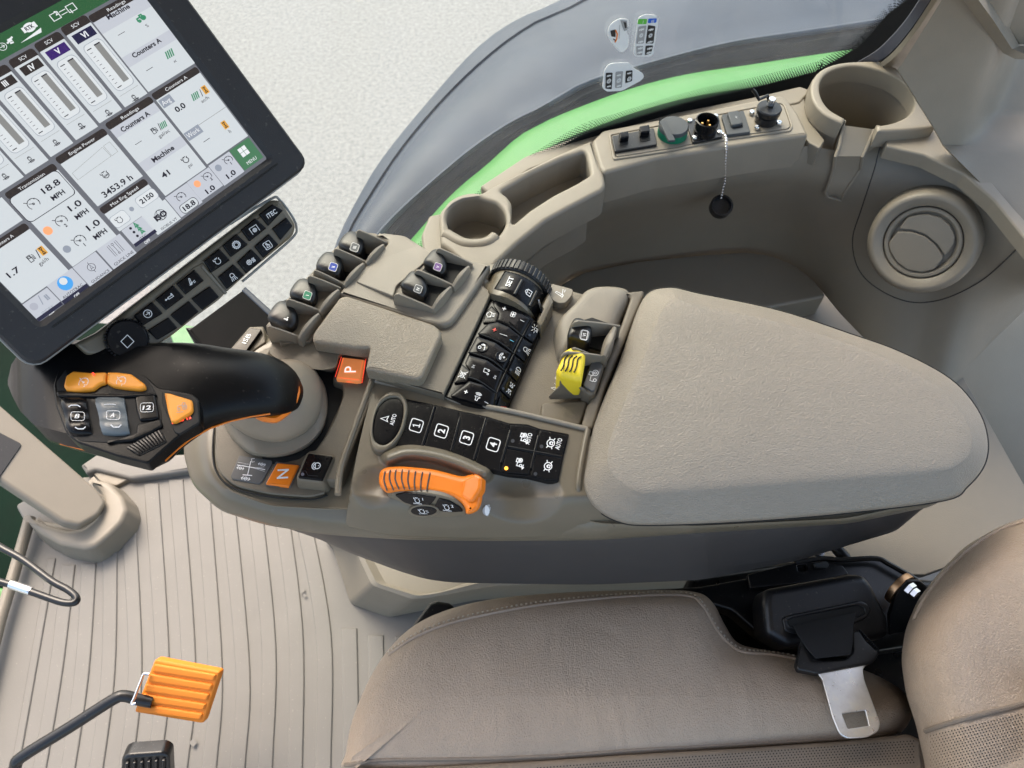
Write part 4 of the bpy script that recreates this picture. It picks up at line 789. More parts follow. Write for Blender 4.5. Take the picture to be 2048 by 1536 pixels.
Deco(Z(-.0486), (.98, .18)).line(q4([(545, 1085), (520, 1190)]), 1.6, M['white']).line(q4([(440, 1115), (655, 1150)]), 1.6, M['white']).line(q4([(482, 1190), (555, 1196)]), 2, M['white']).icon('arrows', *q4([(465, 1140)])[0], 18, M['white'], lw=.12).icon('arrows', *q4([(630, 1110)])[0], 18, M['white'], lw=.12).icon('arrows', *q4([(505, 1220)])[0], 22, M['white'], lw=.12).line(q4([(445, 1095), (535, 1110), (445, 1125)]), .7, M['white']).line(q4([(650, 1165), (565, 1140), (650, 1130)]), .7, M['white']).line(q4([(575, 1065), (550, 1070), (555, 1095), (575, 1090)]), .9, M['white']).done('print', ar)
def key(name, poly, z, th, m, r=.0012, rad=2.5, pad=None, lab=None, hh=0):
    pl = z if isinstance(z, Pl) else Z(z)
    return obj(name, [(solid(rnd(poly, rad), pl, th, r, h=0), m)], ar, label=lab, wn=True)
N_d = (.28, -.96)
key('key_bezel', q4([(735, 1085), (930, 1110), (845, 1285), (650, 1268)]), -.0478, .004, M['greyd'], r=.0006)
nk = key('neutral_key', q4([(745, 1096), (915, 1112), (832, 1278), (655, 1258)]), -.0455, .004, M['oran'], lab='orange key lettered N'); Deco(Z(-.0455), (.10, -.99)).text('N', *q4([(790, 1183)])[0], 22, M['white'], bold=.012).done('lettering', nk)
key('key_bezel', q4([(1240, 262), (1450, 300), (1395, 490), (1180, 458)]), -.0385, .006, M['greyd'], r=.0008)
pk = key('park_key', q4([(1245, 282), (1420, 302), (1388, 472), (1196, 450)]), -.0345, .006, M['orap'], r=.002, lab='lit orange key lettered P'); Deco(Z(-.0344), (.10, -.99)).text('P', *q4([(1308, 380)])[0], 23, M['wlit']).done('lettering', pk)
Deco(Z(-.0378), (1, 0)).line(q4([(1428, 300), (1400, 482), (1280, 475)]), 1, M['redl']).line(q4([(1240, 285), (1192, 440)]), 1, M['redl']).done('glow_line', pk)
lk = key('lock_key', q4([(985, 1022), (1172, 1046), (1090, 1228), (905, 1206)]), -.0335, .004, M['gloss'], r=.0010, lab='black key with padlock symbol'); Deco(Z(-.0334), (.985, -.1)).icon('locks', *q4([(1045, 1122)])[0], 25, M['white'], lw=.13).done('symbol', lk)
Deco(Z(-.0333)).poly(circ(*q4([(942, 1186)])[0], 3.4, 16), M['dotl']).line(q4([(925, 1165), (965, 1160), (985, 1195), (1060, 1200)]), .8, M['dotd']).done('lamp', lk)
# ---- upper deck
deck = rnd([(546, 662), (600, 600), (640, 560), (690, 585)] + qB([(1095, 640)]) + [(700, 600), (850, 640), (955, 560), (985, 585)] + qC([(455, 1490)]) + qE([(710, 205), (130, 62)]) + q4([(1460, 455), (1440, 440), (1440, 230), (1010, 170)]) + [(590, 688), (560, 700)], 3)
deck = rnd([(556, 664), (640, 562), (700, 560), (860, 560), (965, 570)] + qC([(865, 620), (455, 1492)]) + qE([(706, 205), (132, 60)]) + [(745, 742), (739, 700), (705, 690), (632, 672), (622, 682), (608, 685)] + q4([(920, 150)]) + [(560, 690)], 4)
obj('upper_deck', [(solid(deck, Z(-.018), .036, .0015), M['taupe'])], ar, wn=True)
# left wall below the deck that curves down to the lever well
obj('deck_wall', [(loft([[P(*a, -.022) for a in spl(q4([(1020, 160), (930, 150), (840, 150), (740, 160), (700, 195), (690, 250), (760, 300), (900, 340), (1060, 380), (1190, 360), (1240, 250), (1440, 230), (1430, 190)]), 4)], [P(*a, -.051) for a in spl(q4([(1020, 250), (930, 240), (800, 240), (700, 250), (665, 275), (672, 300), (760, 330), (900, 345), (1060, 385), (1190, 400), (1240, 300), (1440, 260), (1430, 220)]), 4)]]), M['taupe'])], ar)
isk = key('isb_key_frame', q4([(380, 225), (530, 50), (640, 45), (660, 170), (560, 240), (660, 280), (600, 300), (430, 250)]), -.052, .02, M['taupe'], r=.002)
ik = key('isb_key', q4([(385, 232), (535, 60), (628, 72), (500, 250)]), -.0475, .006, M['gloss'], r=.0008, lab='slanted black key lettered ISB'); Deco(Z(-.0474), (.50, -.86)).text('ISB', *q4([(512, 145)])[0], 8.5, M['white'], w=22, bold=.015).done('lettering', ik)
# ---- palm rest
palm = rnd([a + (7,) for a in qB([(1105, 655)])] + [a + (4,) for a in qB([(1165, 640)])] + [a + (16,) for a in qB([(1920, 890)])] + [a + (14,) for a in qB([(1985, 960)])] + [a + (14,) for a in qB([(1800, 1362)])] + [a + (4,) for a in qB([(1325, 1270)])] + [a + (6,) for a in qB([(1365, 1085)])] + [a + (10,) for a in qB([(1250, 1090)])] + [a + (8,) for a in qB([(870, 1035)])] + [a + (6,) for a in qB([(880, 960)])], 5, 4)
obj('palm_rest', [(solid(palm, Z(-.0045), .016, .0035, seg=5), M['palm'])], ar, wn=True, sharp=80)
# ---- housing behind the palm rest
hs = rnd([a + (3,) for a in qB([(1095, 628), (1145, 560)])] + [a + (3,) for a in qB([(1515, 195), (1415, 120), (1480, 102)])] + [a + (10,) for a in qB([(1670, 125)])] + [a + (4,) for a in qC([(345, 275), (400, 225)])] + [a + (3,) for a in qC([(705, 345), (858, 378), (738, 575)])] + [a + (26,) for a in qC([(505, 905)])] + [a + (4,) for a in qC([(300, 870)])], 3)
obj('lever_housing', [(solid(hs, Z(-.011), .040, .004, seg=4), M['taupel'])], ar, wn=True)
fc = rnd(qB([(1245, 525), (1480, 270), (1680, 145), (1900, 285), (1800, 390), (1590, 560), (1565, 650)]), 3)
obj('housing_facet', [(solid(fc, P3(qB([(1245, 525)])[0] + (-.0095,), qB([(1900, 285)])[0] + (-.0095,), qB([(1580, 640)])[0] + (-.0065,)), .006, .0012), M['taupel'])], ar)
# ---- finger levers: black cap, printed plate; fins and rest between
def fin(name, a, b, za, zb, zbot, th=.0026, up=0):
    A, B = P(*a, za), P(*b, zb); d_ = Vector((B.x - A.x, B.y - A.y, 0)); L = d_.length; d_.normalize(); nn = Vector((-d_.y, d_.x, 0))
    prof = [(0, zbot)] + [(-.0006 + L * .00, za - .012), (L * .02, za - .004), (L * .07, za - .0005), (L * .14, za + .0005)] + [(L * t, za + (zb - za) * ((t - .1) / .9) ** 1.25 + .0004) for t in (.3, .5, .7, .85, 1)] + [(L, zbot)]
    V = []; e = .0008
    for sgn, ins in ((1, 1), (1, 0), (-1, 0), (-1, 1)):
        for s_, z in prof: V.append(Vector((A.x, A.y, 0)) + d_ * s_ + nn * (sgn * (th / 2 - ins * -0 - (e if ins == 0 else 0) * 0)) * (1 if ins == 0 else .55) + Vector((0, 0, z + (0 if ins else -.0009))))
    N_ = len(prof); order = [1, 0, 3, 2]
    # rings: side+ (ins0), side+ inner top(ins1), side- inner top, side-
    rg = [N_ * 1, N_ * 0, N_ * 3, N_ * 2]; F = [tuple(range(rg[0], rg[0] + N_)), tuple(range(rg[3] + N_ - 1, rg[3] - 1, -1))]
    for r0, r1 in zip(rg, rg[1:]):
        for i in range(N_ - 1): F.append((r0 + i, r1 + i, r1 + i + 1, r0 + i + 1))
    F.append((rg[0], rg[3], rg[2], rg[1]) if False else tuple([rg[0], rg[3], rg[2], rg[1]])); F.append(tuple([rg[0] + N_ - 1, rg[1] + N_ - 1, rg[2] + N_ - 1, rg[3] + N_ - 1]))
    return obj(name, [((V, F), M['taupel'])], ar, sharp=50)
def rest(a, b, z=-.004, w=.0042):
    A, B = P(*a, z), P(*b, z); d_ = (B - A).normalized(); nn = Vector((-d_.y, d_.x, 0)); L = (B - A).length
    rows = []
    for i in range(9):
        t = i / 8; hw = w * (.55 + .45 * math.sin(math.pi * min(max(t, .08), .92))); zt = math.sin(math.pi * min(max(t, .04), .96)) ** .5 * .006
        c = A + d_ * L * t
        rows.append([c + nn * hw + Vector((0, 0, -.022)), c + nn * hw + Vector((0, 0, zt - .010)), c + nn * hw * .7 + Vector((0, 0, zt - .006)), c + Vector((0, 0, zt - .0055)), c - nn * hw * .6 + Vector((0, 0, zt - .009)), c - nn * hw + Vector((0, 0, zt - .014)), c - nn * hw + Vector((0, 0, -.022))])
    return obj('finger_rest', [(loft(rows), M['taupel'])], ar, sharp=60)
def cap(pts, cpx, zc, m_plate, sym, lab, symd=(.35, -.94), size=15, plate=True):
    o = obj('paddle_lever', [(pillow(spl(pts, 5), Z(zc), .0065, .026, p=4, q=2, ring=8, base_ins=.12), M['black'])], ar, label=lab, sharp=70)
    d = Deco(Z(zc + .0069), symd)
    if plate:
        a = Vector(symd).normalized(); b = Vector((a.y, -a.x)); s_ = size / 2; c = Vector(cpx)
        q = rnd([tuple(c + a * sx * s_ + b * sy * s_) for sx, sy in ((-1, -1), (1, -1), (1, 1), (-1, 1))], 3.5)
        d.poly(rnd([tuple(c + a * sx * (s_ + 1) + b * sy * (s_ + 1)) for sx, sy in ((-1, -1), (1, -1), (1, 1), (-1, 1))], 4), M['sgry']).poly(q, m_plate)
    if sym in ICON: d.icon(sym, *cpx, size * .75, M['white'], lw=.2)
    else: d.text(sym, *cpx, size * .42, M['white'])
    d.done('number_plate', o); return o
def slot(pts, z): return obj('lever_slot', [(solid(rnd(pts, 2), Z(z), .004, 0), M['deep'])], ar)
# front row deck under levers
obj('lever_rail', [(solid(rnd(qB([(470, 905), (640, 690), (830, 480), (1060, 240), (1240, 90), (1420, 110), (1515, 195), (1120, 590), (930, 800), (800, 1000), (760, 1010)]), 3), Z(-.034), .03, .002), M['taupe'])], ar)
slot(qB([(600, 700), (850, 600), (1010, 560), (1060, 580), (760, 960), (700, 950), (560, 880)]), -.031); slot(qB([(900, 420), (1290, 200), (1480, 200), (1130, 560), (880, 480)]), -.031)
LV = [
 (qB([(495, 850), (520, 780), (575, 715), (630, 700), (700, 735), (745, 800), (740, 880), (700, 925), (640, 925), (560, 890)]), qB([(650, 845)])[0], M['black'], 'arm', 'black finger lever with loader symbol, front of the row', False),
 (qB([(680, 640), (710, 570), (765, 515), (830, 512), (885, 545), (915, 610), (905, 680), (870, 715), (800, 705), (720, 675)]), qB([(832, 645)])[0], M['teal'], 'I', 'black finger lever with green plate I', True),
 (qB([(905, 405), (930, 340), (985, 288), (1045, 285), (1110, 320), (1135, 380), (1120, 450), (1085, 482), (1020, 470), (940, 440)]), qB([(1052, 402)])[0], M['blue'], 'II', 'black finger lever with blue plate II', True),
 (qB([(1095, 215), (1130, 155), (1185, 112), (1240, 112), (1295, 150), (1318, 215), (1300, 275), (1260, 300), (1190, 280), (1120, 250)]), qB([(1235, 235)])[0], M['gpl'], 'III', 'black finger lever with grey plate III', True)]
for pts, c, mp, sy, lb, plt in LV: cap(pts, c, -.012, mp, sy, lb, plate=plt)
b2 = lambda *a: [tuple(x) for x in qB(list(a))]
fin('guard_fin', *b2((470, 905), (775, 1000)), .004, -.012, -.045); fin('guard_fin', *b2((635, 675), (955, 778)), .004, -.012, -.034)
fin('guard_fin', *b2((820, 475), (1118, 580)), .004, -.012, -.034); fin('guard_fin', *b2((870, 425), (1142, 545)), .004, -.012, -.034)
fin('guard_fin', *b2((1045, 240), (1335, 358)), .004, -.012, -.034); fin('guard_fin', *b2((1240, 85), (1508, 192)), .004, -.012, -.034)
rest(*b2((915, 775), (742, 985))); rest(*b2((1085, 570), (920, 760))); rest(*b2((1300, 345), (1128, 530))); rest(*b2((1472, 185), (1318, 340)))
slot(qC([(300, 400), (480, 330), (700, 370), (390, 750), (100, 620)]), -.0105)
cap(qC([(285, 375), (320, 310), (375, 262), (420, 270), (470, 330), (488, 410), (470, 455), (430, 470), (350, 420)]), qC([(408, 402)])[0], -.004, M['viol'], 'V', 'black finger lever with violet plate V', size=14)
cap(qC([(90, 570), (130, 500), (185, 445), (240, 460), (300, 520), (325, 590), (310, 640), (270, 665), (180, 630)]), qC([(240, 590)])[0], -.004, M['gpl'], 'IV', 'black finger lever with grey plate IV', size=14)
c2_ = lambda *a: [tuple(x) for x in qC(list(a))]
fin('guard_fin', *c2_((25, 620), (390, 765)), .007, -.006, -.014); fin('guard_fin', *c2_((200, 420), (560, 565)), .008, -.006, -.014); fin('guard_fin', *c2_((385, 235), (705, 375)), .008, -.006, -.014)
rest(*c2_((510, 545), (352, 735)), z=.001); rest(*c2_((665, 370), (528, 545)), z=.001)
# ---- knurled wheel and its curved key block
wa = qC([(1000, 470)])[0]
Ac, Bc = P(*qC([(840, 345)])[0], -.012), P(*qC([(1365, 590)])[0], -.030)
wc = Ac.lerp(Bc, .5) + Vector((0, 0, -.020)); dd = Bc - Ac; axw = Vector((-dd.y, dd.x, 0)).normalized()
if axw.y < 0: axw = -axw
rw = .036; ww = .015
rbs = []
wv = cyl(wc - axw * ww * .5, axw, [(rw * .86, 0), (rw * .96, .0008), (rw * .985, .003), (rw * .985, ww - .003), (rw * .96, ww - .0008), (rw * .86, ww)], 96); rbs.append((wv, M['black']))
e1 = axw.orthogonal().normalized(); e2 = axw.cross(e1)
for k in range(44):
    a = 2 * math.pi * k / 44; rd = e1 * math.cos(a) + e2 * math.sin(a); tg = axw.cross(rd)
    Mx = Matrix((axw, tg, rd)).transposed(); rbs.append((box(wc + rd * (rw - .0004), ww - .0026, .0036, .0022, Mx), M['black']))
obj('knurled_wheel', rbs, ar, label='black ribbed thumb wheel standing behind the SET keys', bev=.0006)
def archp(px, py, off=0):
    """height of the curved key block: a cylinder about the wheel's axis that flattens towards the front"""
    return None
def cylpl(px, py, h=0, R_=.034):
    c = wc; d_ = ray(px, py); o = CAM - c; a_ = axw
    dp = d_ - a_ * d_.dot(a_); op = o - a_ * o.dot(a_); A_ = dp.dot(dp); B_ = 2 * dp.dot(op); C_ = op.dot(op) - (R_ + h) ** 2; D_ = B_ * B_ - 4 * A_ * C_
    if D_ < 0: return P(px, py, c.z + R_ * .6)
    return CAM + d_ * ((-B_ - math.sqrt(D_)) / (2 * A_))
class CylS:
    n = None
    def __init__(s, r): s.r = r
    def at(s, px, py, h=0): return cylpl(px, py, h, s.r)
    def plane(s, px, py, e=5): a, b, c = s.at(px - e, py - e), s.at(px + e, py - e), s.at(px, py + e); return Pl((a + b + c) / 3, (b - a).cross(c - a))
def patch(A, B, fn, th, n=22, m=8, d=None, rim=.0012):
    """skin between two picture curves A and B, each point put on the surface fn"""
    a = resamp(spl(A, 5, False), n, False); b = resamp(spl(B, 5, False), n, False); rows = []
    for j in range(m + 1):
        t = j / m; rows.append([fn(p.x + (q.x - p.x) * t, p.y + (q.y - p.y) * t) for p, q in zip(a, b)])
    if rim:
        for j in range(m + 1):
            for i in range(n):
                e = min(i, n - 1 - i, j, m - j)
                if e == 0: rows[j][i] = rows[j][i] + Vector((0, 0, -rim))
    return sheet(rows, th, d or (0, 0, -1))
up1 = qC([(858, 372), (1000, 375), (1130, 420), (1250, 500), (1340, 600), (1392, 690)]); lo1 = qC([(735, 572), (865, 622), (1000, 660), (1120, 730), (1210, 810), (1290, 900)])
CY = CylS(.0325)
obj('curved_block', [(patch(up1, lo1, CY.at, .03, 30, 10, rim=.001), M['taupeg'])], ar, sharp=60)
su = qC([(980, 428), (1120, 468), (1260, 560), (1362, 682)]); sl_ = qC([(888, 582), (1010, 622), (1160, 720), (1280, 862)])
bk = obj('set_key_panel', [(patch(su, sl_, lambda x, y: CY.at(x, y, .0012), .004, 30, 10, rim=.0008), M['gloss'])], ar, sharp=60, label='curved black key strip lettered SET')
d = Deco(CY, (.42, -.9), h=.0018)
for t, x, y, kind in (('SET', 1022, 535, 't'), ('lock', 1168, 620, 'i'), ('arm', 1272, 725, 'i')):
    px, py = qC([(x, y)])[0]; pl_ = CY.plane(px, py)
    if kind == 't': d.text(t, px, py, 9.5, M['white'], w=21, bold=.02, pl=pl_)
    else: d.icon(t, px, py, 23, M['white'], pl=pl_, lw=.13)
d.done('lettering', bk)
for a, b in (((1125, 515), (1062, 635)), ((1250, 610), (1190, 735))):
    p0, p1 = qC([a])[0], qC([b])[0]; obj('ridge_bar', [(tube([CY.at(p0[0] + (p1[0] - p0[0]) * t, p0[1] + (p1[1] - p0[1]) * t, .0014) for t in (0, .25, .5, .75, 1)], .0016, 10), M['black'])], ar)
tg_ = key('corner_tag', qC([(1378, 540), (1565, 590), (1555, 640), (1500, 705), (1440, 712), (1380, 680), (1340, 610)]), -.036, .012, M['taupel'], r=.001, rad=5); Deco(Z(-.0359), (.4, -.92)).icon('arm', *qC([(1450, 625)])[0], 26, M['white'], lw=.09).done('symbol', tg_)
# ---- central black key cluster : a gently crowned block
kz = -.020
def KS(x, y, h=0):
    # crown across the block: highest along its middle, falling to the right-hand column
    ax0, ay0 = qC([(1060, 640)])[0]; bx0, by0 = qE([(900, 200)])[0]
    dx, dy = bx0 - ax0, by0 - ay0; L = math.hypot(dx, dy); s_ = ((x - ax0) * -dy + (y - ay0) * dx) / L * -1   # + to the right
    z = kz + .0 - max(0, s_ - 8) ** 2 * .0000028 - max(0, -s_ - 10) ** 2 * .000002
    return P(x, y, z + h)
class KSurf:
    def at(s, x, y, h=0): return KS(x, y, h)
    def plane(s, px, py, e=4): a, b, c = s.at(px - e, py - e), s.at(px + e, py - e), s.at(px, py + e); return Pl((a + b + c) / 3, (b - a).cross(c - a))
KK = KSurf()
obj('cluster_base', [(patch(qC([(868, 640), (1000, 690), (1150, 790), (1300, 915)]), qE([(706, 212), (860, 268), (1040, 320), (1232, 372)]), lambda x, y: KS(x, y, -.0022), .02, 20, 20, rim=0), M['gloss'])], ar, sharp=60)
def ckey(name, pts, syms, lab, rad=2.0, m=None, hh=0):
    """key following the crowned surface"""
    o = rnd(pts, rad, 2); c = Vector((sum(p[0] for p in o) / len(o), sum(p[1] for p in o) / len(o)))
    lo = [KS(x, y, -.0045 + hh) for x, y in o]; a = [KS(x, y, -.0008 + hh) for x, y in o]
    b = [KS(c.x + (x - c.x) * .965, c.y + (y - c.y) * .945, .0000 + hh) for x, y in o]; e = [KS(c.x + (x - c.x) * .86, c.y + (y - c.y) * .80, .0001 + hh) for x, y in o]; g_ = [KS(c.x + (x - c.x) * .5, c.y + (y - c.y) * .5, .0001 + hh) for x, y in o]
    k_ = obj(name, [(loft([lo, a, b, e, g_]), m or M['gloss'])], ar, label=lab, sharp=50)
    if syms:
        d = Deco(KK, (.42, -.9), h=.0012 + hh)
        for s_ in syms: d.icon(s_[0], *s_[1], s_[2] * 1.12, s_[3] if len(s_) > 3 else M['white'], pl=KK.plane(*s_[1]), lw=s_[4] if len(s_) > 4 else .115)
        d.done('symbol', k_)
    return k_
qc1 = lambda x, y: qC([(x, y)])[0]; qe1 = lambda x, y: qE([(x, y)])[0]
ckey('fan_key', qC([(905, 668), (1060, 735), (1200, 850), (1128, 985), (1020, 900), (925, 855), (935, 800), (880, 720)]), [('plus', qc1(975, 762), 11, M['white'], .3), ('fan', qc1(1050, 812), 15), ('bar', qc1(1125, 865), 8, M['white'], .22)], 'wide black key with fan symbol')
ckey('defrost_key', qC([(868, 732), (928, 800), (905, 872), (792, 878), (825, 780)]), [('defrost', qc1(862, 815), 17)], 'black corner key with windscreen symbol')
ckey('temperature_key', qC([(835, 885), (920, 868), (1020, 915), (1120, 995), (1050, 1128), (940, 1045), (755, 965)]), [('plus', qc1(893, 942), 11, M['red'], .3), ('bar', qc1(967, 985), 14, M['white'], .1), ('bar', qc1(1037, 1035), 8, M['cyan'], .2)], 'wide black key with red plus sign')
pkx = ckey('phone_key', qC([(742, 992), (900, 1045), (1042, 1142), (975, 1278), (850, 1180), (672, 1125)]), [], 'wide black key with two round telephone dimples')
for (x, y), s_ in ((qc1(788, 1085), 'voice'), (qc1(950, 1170), 'phone')):
    pl_ = KK.plane(x, y); q_ = KS(x, y, .0006); obj('dimple', [(cyl(q_, pl_.n, [(.0063, -.001), (.0063, .0004), (.0058, .0007), (.0050, .0002), (.0005, -.0002)], 30), M['gloss'])], pkx)
    Deco(KK, (.42, -.9), h=.0016).icon(s_, x, y, 19, M['white'], pl=pl_, lw=.13).done('symbol', pkx)
ckey('music_key', qC([(672, 1150), (830, 1195), (968, 1290), (908, 1472), (760, 1370), (668, 1340), (685, 1280), (640, 1225)]), [('skipf', qc1(712, 1255), 9), ('note', qc1(822, 1300), 16), ('skipf', qc1(893, 1345), 9)], 'wide black key with music note')
ckey('mute_key', qC([(612, 1225), (685, 1292), (655, 1382), (545, 1395)]), [('mute', qc1(622, 1325), 17)], 'black corner key with crossed bell symbol')
ckey('volume_key', qE([(770, 218), (932, 92), (1050, 125), (1170, 195), (1145, 338), (1000, 290), (860, 250)]), [('plus', qe1(905, 192), 11, M['white'], .3), ('speaker', qe1(1000, 238), 19), ('bar', qe1(1075, 282), 8, M['white'], .22)], 'wide black key with loudspeaker symbol')
ckey('beacon_key', qC([(1212, 862), (1285, 922), (1225, 1052), (1142, 992)]), [('beacon', qc1(1235, 935), 19)], 'black side key with beacon symbol')
ckey('work_light_key', qC([(1135, 1005), (1218, 1062), (1158, 1215), (1068, 1140)]), [('light', qc1(1160, 1115), 17)], 'black side key with work light symbol')
ckey('headlight_key', qC([(1068, 1160), (1150, 1228), (1088, 1385), (1005, 1300)]), [('beam', qc1(1088, 1285), 18)], 'black side key with headlight symbol')
ckey('side_light_key', qC([(1000, 1325), (1080, 1395), (1028, 1530), (935, 1440)]), [('lamps', qc1(1022, 1440), 20)], 'black side key with twin lamp symbol')
ckey('hazard_key', qE([(1200, 215), (1285, 275), (1235, 368), (1155, 345)]), [('tri', qe1(1215, 328), 13, M['red'], .12)], 'black side key with red warning triangle')
d = Deco(KK, (1, 0), h=.0015)
for x, y in ((1185, 985), (1095, 1120), (1025, 1282), (960, 1442)): px, py = qc1(x, y); d.poly(circ(px, py, 2.6, 14), M['dotd'], pl=KK.plane(px, py).up(0))
d.done('key_lamps', ar)
for a, b in (((1130, 1000), (1135, 1010)),): pass
dv = [(qC([(915, 860), (1020, 905), (1125, 990)])), qC([(755, 970), (930, 1045), (1048, 1135)]), qC([(672, 1130), (850, 1190), (972, 1285)]), qC([(668, 1345), (760, 1378), (908, 1478)]), qC([(1205, 855), (1130, 1000), (1060, 1140), (930, 1430), (905, 1536)])]
obj('key_ribs', [(tube([KS(x, y, -.0004) for x, y in spl(c_, 5, False)], .0011, 8), M['gloss']) for c_ in dv], ar)
# ---- lever VI housing, yellow switch
obj('switch_tray', [(solid(rnd(qC([(1395, 690), (1560, 600), (1740, 650), (2035, 700)]) + qE([(1940, 500), (1240, 372)]), 4), Z(-.046), .02, .003), M['taupe'])], ar)
obj('switch_mound', [(pillow(spl(q2([(130, 570), (145, 480), (190, 420), (270, 340), (330, 280), (420, 170), (520, 125), (640, 115), (780, 125), (865, 165), (860, 250), (770, 440), (650, 730), (400, 760), (190, 790), (150, 700)]), 4), Z(-.046), .020, .006, p=7, q=1.8, ring=8), M['taupel'])], ar, sharp=70)
obj('pad_side_rail', [(solid(rnd(q2([(780, 118), (990, 95), (1005, 120), (880, 420), (620, 1050), (510, 1420), (460, 1440), (390, 1420), (450, 1200), (540, 1080), (640, 760), (780, 430), (870, 170)]), 3), Z(-.030), .03, .003), M['taupe'])], ar, wn=True)
obj('tray_step', [(solid(rnd(q2([(10, 1190), (50, 1170), (430, 1150), (465, 1175), (385, 1395), (340, 1400), (0, 1345)]), 5), Z(-.038), .02, .003), M['taupe'])], ar, wn=True)
slot(q2([(300, 420), (500, 360), (730, 440), (620, 680), (300, 590)]), -.024)
q2t = lambda *a: [tuple(x) for x in q2(list(a))]
fin('guard_fin', *q2t((300, 400), (770, 440)), .004, -.012, -.04); 
cap(q2([(262, 560), (280, 470), (320, 390), (370, 375), (430, 400), (490, 460), (497, 530), (470, 610), (400, 600), (320, 575)]), q2([(425, 530)])[0], -.010, M['black'], 'VI', 'black finger lever marked VI beside the pad', symd=(.22, -.97), size=16)
Deco(Z(-.0028), (.22, -.97)).line(rnd([tuple(a) for a in q2([(405, 480), (462, 492), (445, 582), (388, 570)])], 2), 1.0, M['white'], closed=True).done('plate_outline', ar)
fin('guard_fin', *q2t((200, 700), (650, 735)), .004, -.014, -.04)
rest(*q2t((715, 425), (610, 700)), z=-.004, w=.005)
obj('symbol_frame', [(solid(rnd(q2([(480, 760), (620, 790), (615, 830), (530, 1090), (490, 1105), (400, 1060)]), 4), Z(-.022), .02, .003), M['taupe'])], ar, wn=True)
slot(q2([(420, 760), (520, 760), (425, 1010), (340, 990)]), -.023)
tk = obj('symbol_plate', [(solid(rnd(q2([(500, 765), (590, 792), (600, 830), (520, 1060), (500, 1065), (415, 1010)]), 3), Z(-.0195), .003, .0008), M['greyd'])], ar)
Deco(Z(-.0194), (.34, -.94)).icon('tractor', *q2([(512, 915)])[0], 30, M['white'], lw=.09).done('symbol', tk)
yk = q2([(155, 905), (200, 800), (225, 700), (300, 665), (360, 672), (375, 695), (330, 800), (345, 880), (320, 900), (350, 985), (280, 950), (190, 950)])
yo = rnd(q2([(152, 890), (200, 790), (228, 705), (290, 668), (365, 675), (435, 735), (432, 800), (400, 985), (340, 985), (190, 945)]), 3)
ysw = obj('yellow_switch', [(pillow(yo, Z(-.008), .0085, .028, p=5, q=1.7, ring=7, base_ins=.05), M['yell'])], ar, label='bright yellow ribbed rocker switch', sharp=50)
obj('grip_lines', [(tube([P(*a, .0008) for a in spl(q2([(270 + 42 * k, 722 + 4 * k), (238 + 42 * k, 760), (225 + 42 * k, 830), (200 + 42 * k, 872 + 5 * k)]), 4, False)], .0007, 6), M['deep']) for k in range(4)], ysw)
fin('guard_fin', *q2t((290, 650), (600, 770)), .002, -.018, -.04, th=.002)
obj('front_guard', [(vplate([tuple(a) + (z,) for a, z in zip(q2([(80, 1118), (185, 1020), (190, 960), (225, 930), (290, 955), (400, 1030), (500, 1100), (490, 1120), (100, 1140)]), (-.036, -.022, -.012, -.009, -.011, -.018, -.026, -.036, -.040))], .003), M['taupe'])], ar, bev=.001)
Deco(Z(-.0455), (.34, -.94)).icon('steer', *q2([(135, 1040)])[0], 13, M['white'], lw=.16).icon('minus', *q2([(145, 1000)])[0], 8, M['white'], d=(.9, -.3), lw=.16).icon('gear', *q2([(160, 942)])[0], 8, M['white'], lw=.2).icon('lock', *q2([(232, 605)])[0], 18, M['white'], lw=.14).done('deck_print', ar)
# ---- lower satin panel: a moulded skin with a dial bowl
def bowl(x, y, cx, cy, rx, ry, rot=0):
    c, s_ = math.cos(rot), math.sin(rot); u = ((x - cx) * c + (y - cy) * s_) / rx; v = (-(x - cx) * s_ + (y - cy) * c) / ry; r_ = math.hypot(u, v)
    return max(0, 1 - r_ * r_) ** 1.3
def edgeY(x): return 995 + 8 * math.sin((x - 700) / 480 * math.pi)
def zp(x, y):
    z = -.0285
    e = edgeY(x); t = max(0, y - (e - 6)) / 90.0; z -= .050 * min(t, 1.3) ** 1.3
    z -= .016 * bowl(x, y, 1038, 985, 92, 62, .12) * (1 if x > 930 else 1)
    z -= .006 * bowl(x, y, 748, 975, 40, 45, .5)
    z -= .004 * bowl(x, y, 860, 985, 130, 70, .2) * .8
    # shield ridge over the dial
    for (ax_, ay_), (bx_, by_) in zip(SHD, SHD[1:]):
        dx, dy = bx_ - ax_, by_ - ay_; tt = max(0, min(1, ((x - ax_) * dx + (y - ay_) * dy) / (dx * dx + dy * dy))); dd_ = math.hypot(x - ax_ - dx * tt, y - ay_ - dy * tt)
        zz = .013 * math.exp(-(dd_ / 13) ** 4)
        if zz > zp.m: zp.m = zz
    z += zp.m; zp.m = 0
    return z
zp.m = 0
SHD = [tuple(a) for a in spl(qE([(250, 745), (400, 700), (620, 720), (850, 790), (1060, 890)]), 4, False)]
pol = qE([(130, 92), (400, 150), (706, 215), (860, 272), (1300, 355), (1940, 505)]); polb = [(690, 1052), (780, 1071), (880, 1076), (980, 1077), (1100, 1074), (1262, 1058)]
lft = q4([(1465, 470), (1340, 800), (1215, 1190), (1220, 1370)]) + [(692, 1050)]
tp = resamp(spl(pol, 5, False), 121, False); bt = resamp(spl(polb, 5, False), 121, False); rows = []
for j in range(96):
    t = j / 95; row = []
    for i, (a, b) in enumerate(zip(tp, bt)):
        x = a.x + (b.x - a.x) * t; y = a.y + (b.y - a.y) * t
        k = math.sin(math.pi * t) * (1 - i / 120) ; x -= k * 6
        row.append(P(x, y, zp(x, y) - .006 * max(0, 1 - i / 9) ** 2 * min(1, max(0, t - .7) / .12)))
    rows.append(row)
